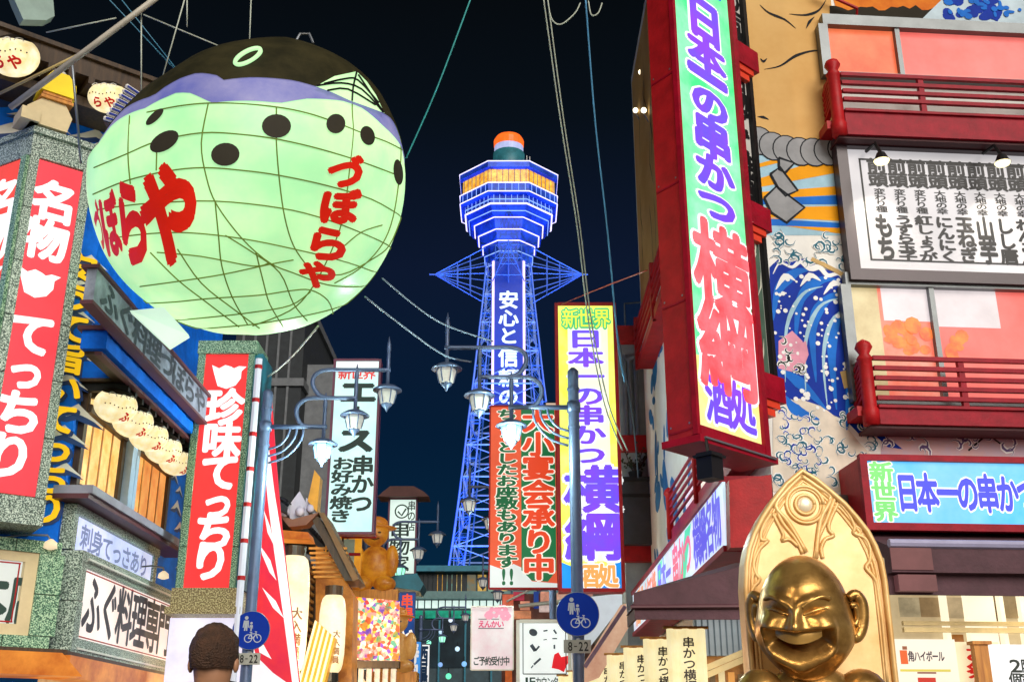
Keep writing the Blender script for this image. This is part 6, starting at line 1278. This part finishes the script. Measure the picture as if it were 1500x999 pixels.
# canopy over the side shop
fr = FY(10.4); q9 = lambda x, y: fr.uv(x, y); C_ = Thing('awning', 'wide plum brown canvas awning left of the golden arch over the side shop', 'awning', fr, (q9(1000, 900)[0], q9(1000, 900)[1], 0))
T0 = q9(928, 868); T1 = q9(1100, 826); Bm0 = q9(928, 889); Bm1 = q9(1100, 888); Bl0 = q9(930, 907); Bl1 = q9(1100, 907)
m = MB(); dY = .7
vs = [(T0[0], T0[1], 0), (T1[0], T1[1], 0), (Bm1[0], Bm1[1], .02), (Bm0[0], Bm0[1], .02), (T0[0]+.1, T0[1]+.06, -dY), (T1[0], T1[1]+.12, -dY), (Bm1[0], Bm1[1], -dY), (Bm0[0], Bm0[1], -dY)]
m.add(vs, [(3,2,1,0),(4,5,6,7),(0,1,5,4),(1,2,6,5),(2,3,7,6),(3,0,4,7)]); C_.part('canvas', m, M['awn'])
m = MB(); m.box(Bl0[0], Bl1[0], Bl0[1], Bm0[1]-.012, -.02, 0); m.box(Bl0[0], Bl0[0]+.02, Bl0[1], Bm0[1]-.012, -dY, -.02); C_.part('valance', m, M['awn'])
m = MB(); m.tube([(Bm0[0]-.03, Bm0[1], .03), (Bm1[0], Bm1[1], .03)], .018, 6); C_.part('bar', m, mat('maroon', '5c2c38'))
# cream hanging curtains with lettering
for i in range(8):
    Y = 10.9+i*1.05; fr = Frame((1.56-.105*i, Y), (1, -.0)); T = Thing('hanging_curtain', '%s of the cream lit curtains with small black lettering under the side awning' % ('nearest', 'second', 'third', 'fourth', 'fifth', 'sixth', 'seventh', 'farthest')[i], 'curtain', fr, (0, 1.75, 0), 'cream lit curtains under the side awning')
    x0, x1 = -.10, .27; m = MB(); vs = []; K = 10
    for k in range(K+1):
        x = x0+(x1-x0)*k/K; z = .025*math.sin(k*1.6); vs += [(x, 1.72, z), (x, 2.52, z)]
    m.add(vs, [(2*k, 2*k+2, 2*k+3, 2*k+1) for k in range(K)]); T.part('cloth', m, lit('curtain_cream', 'fff3c4', .95, col2='f0dca0', var=.08, scale=3))
    m = MB(); vtext(m, '串かつ横綱', x0+.15, x0+.25, 2.44, 1.95, .032, .03, 4); T.part('lettering', m, mat('ink_brown', '3a3028')); m = MB(); m.tube([(x0-.03, 2.53, 0), (x1+.03, 2.53, 0)], .014, 6); T.part('rod', m, M['timber'])
fr = FY(12.0); q9 = lambda x, y: fr.uv(x, y)
T = Thing('side_shop', 'side shop entrance with pale shutter boards and gold rail left of the golden arch', 'shop front', fr, (q9(1060, 990)[0], 0, 0))
m = MB(); a_ = q9(1020, 960); b_ = q9(1105, 905); m.box(a_[0], b_[0], a_[1], b_[1]+.2, -.1, 0); T.part('wall', m, mat('shutter_back', '8a98a0', .6))
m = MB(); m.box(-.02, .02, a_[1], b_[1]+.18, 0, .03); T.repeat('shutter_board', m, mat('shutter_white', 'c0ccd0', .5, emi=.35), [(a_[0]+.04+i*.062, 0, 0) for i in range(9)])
m = MB(); p = [q9(1018, 985), q9(1105, 948)]; m.bar((p[0][0], p[0][1], .1), (p[1][0], p[1][1], .1), .06, .05); m.bar((p[0][0], p[0][1]-.07, .1), (p[1][0], p[1][1]-.07, .1), .06, .03); T.part('rail', m, mat('rail_gold', 'd8c088', .3, .4))
m = MB(); m.box(a_[0], b_[0], .1, a_[1], -.15, -.08); T.part('interior', m, lit('inner_warm', 'c08040', .7, col2='402814', var=.5, scale=3))
for i in range(6):
    m = MB(); m.box(a_[0]+.03+i*.1, a_[0]+.09+i*.1, a_[1]-.35, a_[1]-.1-.02*i, -.08, -.04); T.part('menu_paper', m, lit('menu_'+str(i % 3), ('e8a050', '70583a', 'f0d8a0')[i % 3], .8))
# slanting plastic sheet awning and far pieces
fr = FY(14.5); q9 = lambda x, y: fr.uv(x, y); m = MB(); m.prism([q9(912, 882), q9(920, 880), q9(924, 915), q9(880, 990), q9(858, 999), q9(858, 968)], -.3, -.26)
single('sheet_awning', 'slanting translucent peach sheet awning left of the cream curtains', 'awning', m, lit('peach_sheet', 'e8c4a4', .75, col2='c88a70', var=.3, scale=1.5), fr, (q9(880, 990)[0], q9(880, 990)[1], -.3))
m = MB(); m.bar((*q9(858, 975), -.2), (*q9(918, 885), -.2), .05, .05); single('awning_pole', 'mauve pole along the lower edge of the peach sheet awning', 'pole', m, mat('mauve_pole', '8a6a88', .5), fr, (q9(828, 985)[0], q9(828, 985)[1], .1))
# slanting stair balustrade, red and white, below the big sign
FS2 = Frame((2.3, 0), (0, -1)); sq = lambda x, y: FS2.uv(x, y)
SB = Thing('side_balcony', 'red and white side balcony with slanting rails seen below the huge sign', 'balcony', FS2, (-13, 4.2, 0))
m = MB(); m.box(-16.2, -11.2, 4.20, 4.42, -.25, .0); SB.part('beam', m, M['dred']); m = MB(); m.box(-16.2, -11.2, 4.42, 4.95, -.28, -.24); SB.part('back_panel', m, lit('balcony_lilac_glow', 'f0e0f4', .9, col2='f0d8c0', var=.2))  # lilac light on the balcony is put in as the back panel's glow
m = MB(); m.box(-16.2, -11.2, -.016, .016, -.02, .01); SB.repeat('rail', m, M['dred'], [(0, 4.52+.115*i, 0) for i in range(5)])
m = MB(); m.lathe([(.05, 0), (.05, .62), (.08, .66), (.06, .72), (.01, .76)], n=10); SB.repeat('post', m, M['red'], [(-16.2, 4.3, 0), (-13.7, 4.3, 0), (-11.3, 4.3, 0)], smooth=True)
SB2 = Thing('side_balcony', 'small red side balcony high up beside the green sign against the sky', 'balcony', FS2, (-17, 8.0, 0))
m = MB(); m.box(-19.5, -14.5, 8.0, 8.15, -.3, 0); SB2.part('beam', m, M['red']); m = MB(); m.box(-19.5, -14.5, -.03, .03, -.03, .02); SB2.repeat('rail', m, M['red'], [(0, 8.3+.16*i, 0) for i in range(4)])
m = MB(); m.box(-.05, .05, 8, 9, -.05, .03); SB2.repeat('post', m, M['red'], [(-19.5, 0, 0), (-17, 0, 0), (-14.5, 0, 0)])
# small lights on the roof edge
for i, (x, y, Y, lab) in enumerate(((939, 106, 19.5, 'topmost of the small bright bulbs on the far edge of the mural building'), (931, 162, 19.9, 'lower left small bright bulb on the far edge of the mural building'), (943, 162, 18.5, 'lower right small bright bulb beside the red sign box'))):
    p = at(x, y, Y); T = Thing('bulb_light', lab, 'light', Frame((p.x, p.y), (1, 0)), (0, 0, 0), 'small bulbs on the edge of the mural building'); T.e.location.z = p.z
    m = MB(); m.ball((0, 0, 0), .055, 10, 7); T.part('bulb', m, lit('bulb_bright', 'fff0c8', 3.5, var=0), smooth=True); m = MB(); m.tube([(0, -.05, -.02), (.1, -.2, -.1), (.35, -.22, -.1)], .015, 5); T.part('bracket', m, M['steel'])
# grey building beyond with red beams, pipes, a tank and a plant
R2 = Thing('grey_building', 'narrow pale grey building with red beams and pipes right of the yellow sign', 'building', WORLD, (2.1, 0, -21.2))
fr = FY(21.2); q9 = lambda x, y: fr.uv(x, y)
m = MB(); a_ = q9(903, 490); world_box(m, a_[0]+.02, 5, 21.2, 30, 0, a_[1]); R2.part('wall', m, mat('pale_grey_wall', '9aa3a8', .7, var=.12, bump=.2))
m = MB()
for y0, y1 in ((482, 505), (641, 664), (802, 824)):
    p0, p1 = q9(903, y1), q9(962, y0); m = MB(); m.box(p0[0], p1[0]+.3, p0[1], p1[1], -21.2, -21.0); R2.part('beam', m, M['red'])
m = MB(); 
for x in (916, 923, 932): u = q9(x, 600)[0]; m.tube([(u, q9(x, 642)[1], -21.12), (u, q9(x, 522)[1], -21.12)], .045, 8)
m.tube([(q9(916, 530)[0], q9(0, 530)[1], -21.1), (q9(938, 520)[0], q9(0, 520)[1], -21.1)], .06, 8); R2.part('pipe', m, M['steel'])
m = MB(); p0, p1 = q9(903, 802), q9(958, 712); m.box(p0[0], p1[0]+.2, p0[1], p1[1], -21.19, -20.8); R2.part('panel', m, mat('dark_panel', '42464e', .5, var=.15)); m = MB(); m.box(p0[0], p1[0]+.2, p1[1]-.3, p1[1]-.24, -20.8, -20.76); m.box(p0[0]-.02, p1[0]+.2, p1[1], p1[1]+.08, -21.19, -20.74); R2.part('trim', m, M['dgrey'])
m = MB(); p0, p1 = q9(903, 712), q9(958, 664); m.box(p0[0], p1[0]+.3, p0[1], p1[1], -21.2, -21.16); R2.part('panel', m, mat('wall_mist', 'aab4b8', .6))
m = MB(); p0 = q9(903, 480); m.tube([(p0[0]+.2, p0[1], -21.4), (p0[0]+.2, p0[1]+.6, -21.4), (p0[0]+.7, p0[1]+.65, -21.4)], .02, 5); m.tube([(p0[0]+.55, p0[1], -21.5), (p0[0]+.6, p0[1]+.7, -21.5)], .015, 5); R2.part('antenna', m, M['steel'])
PL = Thing('potted_plant', 'dark leafy twiggy plant on the ledge of the narrow grey building', 'plant', fr, (q9(930, 705)[0], q9(930, 708)[1], .15)); u, v = q9(930, 706)
m = MB(); m.lathe([(.1, v), (.14, v+.16)], cx=u, cz=.15, n=10); PL.part('pot', m, M['dgrey']); m = MB(); lf = MB(); rnd = random.Random(8)
for i in range(16):
    a_ = rnd.uniform(0, 6.28); e = Vector((u+.28*math.cos(a_), v+rnd.uniform(.3, .62), .2+.2*math.sin(a_))); m.tube([(u, v+.12, .15), ((u+e.x)/2, v+.3, .17), e], .008, 4)
    for k in range(6): p = Vector((u, v+.12, .15)).lerp(e, rnd.uniform(.5, 1.1)); d = Vector((rnd.uniform(-1, 1), rnd.uniform(-.6, 1), rnd.uniform(-1, 1))).normalized()*.07; sd = Vector((d.y, -d.x, .02)).normalized()*.02; lf.add([p, p+d*.5+sd, p+d, p+d*.5-sd], [(0, 1, 2, 3)])
PL.part('stem', m, M['brown']); PL.part('leaves', lf, mat('leaf_dark', '2c3a26', .6))

# ================================================================ golden niche statue (plain generic laughing figure)
FA = FY(7.65); qa = lambda x, y: FA.uv(x, y)
GOLD = mat('gold_paint', 'f2cd8e', .38, .2, var=.06, scale=3, col2='e0b06a', coat=.2); BRZ = mat('polished_bronze', 'd8aa60', .3, .78, var=.15, scale=4, col2='946a34', bump=.1)
AR = Thing('arched_niche', 'golden pointed arch slab with raised gothic tracery standing behind the bronze figure', 'niche', FA, (qa(1204, 900)[0], 0, 0))
outl = [(1173.6, 687), (1150, 707), (1130, 732), (1114, 756), (1102, 779), (1094, 802), (1090, 825), (1088.5, 860), (1090, 895), (1093, 930), (1097, 975)]
outr = [(1195, 700), (1217, 718), (1238, 736), (1256, 756), (1272, 776), (1284, 798), (1293, 822), (1299, 850), (1304, 885), (1308, 920), (1312, 975)]
Lp = [qa(*p) for p in outl]; Rp = [qa(*p) for p in outr]; uL, uR = Lp[-1][0], Rp[-1][0]
poly = [(uL, 0)]+Lp[::-1]+Rp+[(uR, 0)]
cxa = (uL+uR)/2; poly = [(min(max(u, uL-.002), uR+.002), v) for u, v in poly]
m = MB(); m.prism(poly, -.18, 0); AR.part('slab', m, GOLD)
def inset(k_, z, r_, nm):
    P = []
    for u, v in poly: P.append((cxa+(u-cxa)*(1-k_/.48), 0 if v == 0 else 1.8+(v-1.8)*(1-k_/1.4), z))
    m = MB(); m.tube(P, r_, 8); AR.part(nm, m, GOLD, smooth=True)
inset(.015, .015, .02, 'moulding'); inset(.055, .0, .012, 'moulding'); inset(.08, .0, .01, 'moulding')
Z8 = lambda l: [(1060+x/2.861, 650+y/2.861) for x, y in l]
m = MB()
for l_, r_ in (([(325,135),(265,195),(218,262),(270,330),(345,455)], .013), ([(325,135),(390,180),(448,228),(405,320),(385,480)], .013),
    ([(200,290),(165,345),(155,400),(185,405),(150,440),(125,500),(135,545),(150,570),(120,610),(112,700),(112,800),(118,999)], .010), ([(203,290),(235,350),(250,385),(245,405),(275,400),(310,430)], .010), ([(215,262),(245,330),(300,400),(330,460)], .010),
    ([(480,245),(445,320),(440,360),(460,385),(425,400),(408,440),(415,480)], .010), ([(480,245),(525,300),(548,350),(545,375),(590,395),(612,440),(612,490),(595,520),(635,570),(650,650),(665,760),(685,999)], .010), ([(470,215),(430,320),(395,400),(380,485)], .010),
    ([(125,540),(118,575),(122,605)], .008), ([(540,340),(575,360),(560,385),(545,375)], .008), ([(600,520),(612,490),(632,560)], .008)):
    m.tube([(*qa(*p), .004) for p in Z8(smoothline(l_, 4))], r_*1.45, 6)
AR.part('tracery', m, GOLD, smooth=True)
m = MB(); c_ = qa(*Z8([(340, 255)])[0])
for r_, t_ in ((.128, .014), (.108, .008), (.066, .014)): m.tube([(c_[0]+r_*math.cos(a_), c_[1]+r_*math.sin(a_), .006) for a_ in np.linspace(0, 2*math.pi, 33)], t_, 6)
AR.part('roundel', m, GOLD, smooth=True)
m = MB(); m.ball((c_[0], c_[1], 0), (.055, .055, .02), 16, 8); AR.part('boss', m, mat('boss_bright', 'fff0d0', .3, .2), smooth=True)
# bronze figure
FH = FY(7.22); hc = FH.uv(1178, 905); STt = Thing('bronze_figure', 'large polished bronze figure with a broad laughing face in front of the golden arch', 'statue', FH, (hc[0], 0, 0))
def sstep(a, b, x): t = np.clip((x-a)/(b-a), 0, 1); return t*t*(3-2*t)
def g2(x, y, cx, cy, sx_, sy_, rot=0):
    c, s_ = math.cos(rot), math.sin(rot); dx, dy = x-cx, y-cy; X, Y_ = dx*c+dy*s_, -dx*s_+dy*c; return np.exp(-(X/sx_)**2-(Y_/sy_)**2)
NA, NE_ = 150, 110; th = np.linspace(0, 2*math.pi, NA, endpoint=False); ph = np.linspace(.0005, math.pi-.0005, NE_)
TH, PH = np.meshgrid(th, ph); x = np.sin(PH)*np.sin(TH); y = np.cos(PH); z = np.sin(PH)*np.cos(TH)
# warp latitude sampling towards the front is not needed; face features act where z>0
fr_m = sstep(-.05, .35, z); r = np.ones_like(x)
yy = y*1.22
d = (.10*g2(x, yy, -.30, .30, .28, .10, -.35)+.10*g2(x, yy, .30, .30, .28, .10, .35)+.05*g2(x, yy, 0, .55, .35, .2)
     -.07*g2(x, yy, -.36, .13, .25, .05, -.28)-.07*g2(x, yy, .36, .13, .25, .05, .28)-.05*g2(x, yy, 0, .2, .07, .12)
     +.20*g2(x, yy, 0, -.04, .10, .22)+.13*g2(x, yy, 0, -.15, .20, .085)
     +.17*g2(x, yy, -.50, -.10, .24, .19)+.17*g2(x, yy, .50, -.10, .24, .19)
     +.10*g2(x, yy, 0, -.98, .28, .16))
top = -.24+.26*x**2; bot = -.78+.62*x**2
mouth = sstep(.0, .05, top-yy)*sstep(.0, .08, yy-bot)*sstep(.64, .56, np.abs(x))
lip = np.exp(-((yy-(bot-.06))/.07)**2)*sstep(.72, .5, np.abs(x))*.10+np.exp(-((yy-(top+.04))/.045)**2)*sstep(.66, .45, np.abs(x))*.05+ (np.exp(-((np.abs(x)-.62)/.06)**2)*np.exp(-((yy+.32)/.22)**2))*.07
d = d+lip-.30*mouth
r = r+d*fr_m
HWd = .285; X = x*r*HWd*(1+.13*np.exp(-((yy+.42)/.42)**2)); Yv = y*r*HWd*1.36; Zv = z*r*HWd*1.02
yaw = math.radians(-24); pit = math.radians(6)
def rothead(p):
    x_, y_, z_ = p; x1 = x_*math.cos(yaw)+z_*math.sin(yaw); z1 = -x_*math.sin(yaw)+z_*math.cos(yaw); y1 = y_*math.cos(pit)-z1*math.sin(pit); z2 = y_*math.sin(pit)+z1*math.cos(pit); return (x1+hc[0], y1+hc[1], z2)
m = MB(); m.add([rothead((a_, b_, c2_)) for a_, b_, c2_ in zip(X.ravel(), Yv.ravel(), Zv.ravel())], [(j*NA+k, (j+1)*NA+k, (j+1)*NA+(k+1) % NA, j*NA+(k+1) % NA) for j in range(NE_-1) for k in range(NA)])
m.v += []; HD = STt.part('head', m, BRZ, smooth=True)
def hp(x_, y_, z_): return rothead((x_*HWd, y_*HWd, z_*HWd))
for s_ in (-1, 1):
    m = MB(); E_ = [(.96, .42, -.05), (1.10, .50, -.16), (1.20, .32, -.24), (1.20, .0, -.24), (1.14, -.28, -.18), (1.04, -.42, -.08), (.96, -.34, .0)]
    m.tube([hp(s_*a_, b_, c2_) for a_, b_, c2_ in smoothline(E_, 5)], [.026+.018*math.sin(math.pi*min(1, i/30)) for i in range(31)], 10)
    m.tube([hp(s_*a_, b_, c2_) for a_, b_, c2_ in smoothline([(1.0, .26, -.03), (1.1, .26, -.1), (1.12, .0, -.14), (1.05, -.16, -.08)], 4)], .022, 8)
    m.add([hp(s_*a_, b_, c2_) for a_, b_, c2_ in ((.9, .38, -.15), (1.12, .38, -.25), (1.15, -.05, -.28), (1.05, -.38, -.2), (.88, -.3, -.1))], [(0, 1, 2, 3, 4)] if s_ > 0 else [(4, 3, 2, 1, 0)])
    STt.part('ear', m, BRZ, parent=HD, smooth=True)
m = MB(); vs = []; K = 24
for j in range(5):
    for k in range(K+1):
        xx = -.5+1.0*k/K; t_ = -.25+.28*xx**2; b_ = -.54+.66*xx**2; yv = t_+(b_-t_)*j/4; zz = .84*math.sqrt(max(0, 1-xx**2*1.05))+.06+.03*math.sin(math.pi*j/4)+ .05*(1-abs(xx)*2)
        vs.append(hp(xx*.98, yv, zz))
m.add(vs, [(j*(K+1)+k, (j+1)*(K+1)+k, (j+1)*(K+1)+k+1, j*(K+1)+k+1) for j in range(4) for k in range(K)]); STt.part('teeth', m, mat('bronze_teeth', 'e0b060', .35, .5), parent=HD, smooth=True)
m = MB()
for s_ in (-1, 1):
    m.tube([hp(s_*a_, b_, c2_) for a_, b_, c2_ in smoothline([(.16, .06, 1.0), (.34, .13, .96), (.52, .19, .86), (.62, .18, .78)], 4)], .010, 6)
    m.tube([hp(s_*a_, b_, c2_) for a_, b_, c2_ in smoothline([(.14, .20, 1.02), (.32, .34, 1.0), (.54, .44, .88), (.70, .40, .74)], 4)], .014, 6)
STt.part('brow', m, BRZ, parent=HD, smooth=True)
m = MB(); cx0, cy0 = hc
m.ball((cx0+.02, cy0-.72, -.06), (.38, .46, .2), 24, 16); m.ball((cx0, cy0-.36, -.06), (.17, .2, .13), 16, 10)
m.ball((cx0-.30, cy0-.50, -.04), (.17, .2, .15), 14, 10); m.ball((cx0+.33, cy0-.50, -.04), (.18, .2, .15), 14, 10)
STt.part('torso', m, BRZ, smooth=True)
for s_ in (-1, 1):
    m = MB(); m.tube(smoothline([(cx0+s_*.36, cy0-.55, 0), (cx0+s_*.46, cy0-.8, .06), (cx0+s_*.40, cy0-1.02, .22), (cx0+s_*.28, cy0-1.12, .34)], 5), [.13-.004*i for i in range(16)], 12); STt.part('arm', m, BRZ, smooth=True)
    m = MB(); m.tube(smoothline([(cx0+s_*.2, cy0-1.15, .05), (cx0+s_*.24, cy0-1.12, .4), (cx0+s_*.22, cy0-1.12, .7)], 5), [.16-.006*i for i in range(11)], 12); m.ball((cx0+s_*.22, cy0-1.06, .78), (.1, .16, .07), 12, 8); STt.part('leg', m, BRZ, smooth=True)
m = MB(); m.box(cx0-.6, cx0+.6, 0, cy0-1.28, -.4, .55); m.box(cx0-.55, cx0+.55, cy0-1.28, cy0-1.22, -.35, .5); STt.part('pedestal', m, M['dgrey'])

# ================================================================ passer-by, lower left
PX, PY = -1.13, 4.4; h0 = 1.93
PE = bpy.data.objects.new('person', None); COL.objects.link(PE); PE.location = (PX, PY, -.0); PE.scale = (.97, .97, .985); tag(PE, 'person with short brown hair and dark top seen from behind at the bottom left', 'person')
def skinmesh(name, pts, edges, rad, m, parent, sub=2, root=0):
    me = bpy.data.meshes.new(name); me.from_pydata(pts, edges, []); o = bpy.data.objects.new(name, me); COL.objects.link(o)
    md = o.modifiers.new('s', 'SKIN'); 
    for i, v in enumerate(me.skin_vertices[0].data if me.skin_vertices else []): v.radius = rad[i]
    if not me.skin_vertices:
        pass
    o.modifiers.new('u', 'SUBSURF').levels = sub; o.modifiers['u'].render_levels = sub; o.parent = parent; me.materials.append(m); return o
def tapered(name, segs, m, parent):
    mb = MB()
    for pts, rs in segs:
        sm = smoothline(pts, 5); rr = np.interp(np.linspace(0, 1, len(sm)), np.linspace(0, 1, len(rs)), rs); mb.tube(sm, [float(a_) for a_ in rr], 14)
    o = mb.build(name, m, parent, smooth=True); rm = o.modifiers.new('r', 'REMESH'); rm.mode = 'VOXEL'; rm.voxel_size = .016; rm.use_smooth_shade = True; sm_ = o.modifiers.new('s', 'SMOOTH'); sm_.factor = .6; sm_.iterations = 6; return o
SKN = mat('skin', 'a87a5c', .55, var=.05); CLO = mat('dark_brown_jacket', '3a2a22', .8, var=.15, scale=6); HAI = mat('brown_hair', '4a2e1c', .75, var=.3, scale=18, bump=.8)
head = [([(0, 0, 1.58), (0, .01, 1.66), (0, .0, 1.74), (0, 0, 1.82), (0, 0, 1.905)], [.055, .06, .075, .088, .045])]
hands = []
arms = []
for s_ in (-1, 1):
    arms.append(([(s_*.13, 0, 1.52), (s_*.21, 0, 1.48), (s_*.25, .01, 1.2), (s_*.26, .08, .95)], [.07, .068, .052, .038]))
    hands.append(([(s_*.26, .08, .95), (s_*.26, .11, .86)], [.03, .036]))
    for k in range(4): hands.append(([(s_*.26, .085+.02*k, .87), (s_*.262, .09+.02*k, .80-.008*abs(k-1)), (s_*.25, .1+.018*k, .765)], [.0105, .0095, .008]))
    hands.append(([(s_*.25, .08, .90), (s_*.235, .13, .86), (s_*.235, .15, .83)], [.012, .0105, .009]))
legs = [([(s_*.09, 0, .98), (s_*.1, .0, .52), (s_*.1, -.02, .1)], [.1, .066, .05]) for s_ in (-1, 1)]
body = tapered('body', head+hands+[([(0, 0, 1.0), (0, 0, 1.3), (0, 0, 1.5), (0, 0, 1.57)], [.14, .13, .12, .06])]+[(a_, r_) for a_, r_ in legs], SKN, PE)
tapered('jacket', [([(0, 0, .95), (0, 0, 1.2), (0, 0, 1.42), (0, 0, 1.54)], [.175, .165, .15, .075]), ([(-.16, 0, 1.47), (.16, 0, 1.47)], [.085, .085])]+[(p, [a_*1.25 for a_ in r_]) for p, r_ in arms], CLO, PE)
tapered('trousers', [([(s_*.085, 0, 1.0), (s_*.1, .0, .52), (s_*.1, -.02, .09)], [.125, .085, .07]) for s_ in (-1, 1)], M['navy'], PE)
m = MB()
for s_ in (-1, 1): m.ball((s_*.1, .05, .05), (.05, .13, .05), 12, 8)
o = m.build('shoes', M['black'], PE, smooth=True)
m = MB(); m.tube([(.1*math.cos(a_), .1*math.sin(a_)-.005, 1.66+.02*math.sin(a_)) for a_ in np.linspace(0, 2*math.pi, 25)], .045, 8); m.build('scarf', CLO, PE, smooth=True)
m = MB(); NA2, NB2 = 36, 22; vs = []
for j in range(NB2+1):
    for k in range(NA2):
        t_, p_ = 2*math.pi*k/NA2, math.pi*j/NB2*.66; n1 = 1+.02*math.sin(7*t_+3*p_)+.02*math.sin(17*t_-5*p_*2)+.012*math.sin(31*t_+9*p_)
        low = 1 if math.sin(t_) < .4 else .8
        vs.append((.094*n1*math.sin(p_)*math.cos(t_), .108*n1*math.sin(p_)*math.sin(t_)-.008, 1.815+.115*n1*math.cos(p_*low)))
m.add(vs, [(j*NA2+k, j*NA2+(k+1) % NA2, (j+1)*NA2+(k+1) % NA2, (j+1)*NA2+k) for j in range(NB2) for k in range(NA2)])
HR = m.build('hair', HAI, PE, smooth=True)
m = MB(); rnd = random.Random(2)
for i in range(0):
    t_, p_ = rnd.uniform(0, 6.28), rnd.uniform(.1, 1.9); b = Vector((.094*math.sin(p_)*math.cos(t_), .108*math.sin(p_)*math.sin(t_)-.008, 1.815+.115*math.cos(p_))); d_ = Vector((math.cos(t_+.6), math.sin(t_+.6), -.6)).normalized()*.03
    m.tube([b, b+d_*.5+Vector((0, 0, .004)), b+d_*1.05], [.0022, .0018, .0006], 3)

for s_ in (-1, 1):
    m = MB(); m.ball((s_*.088, .0, 1.775), (.012, .02, .03), 10, 8); m.build('ear', SKN, PE, smooth=True)
m = MB(); m.ball((0, .088, 1.765), (.014, .02, .022), 10, 8); m.ball((-.032, .076, 1.79), (.011, .006, .006), 8, 6); m.ball((.032, .076, 1.79), (.011, .006, .006), 8, 6); m.tube([(-.022, .08, 1.725), (0, .085, 1.722), (.022, .08, 1.725)], .004, 5); m.build('face', SKN, PE, smooth=True)
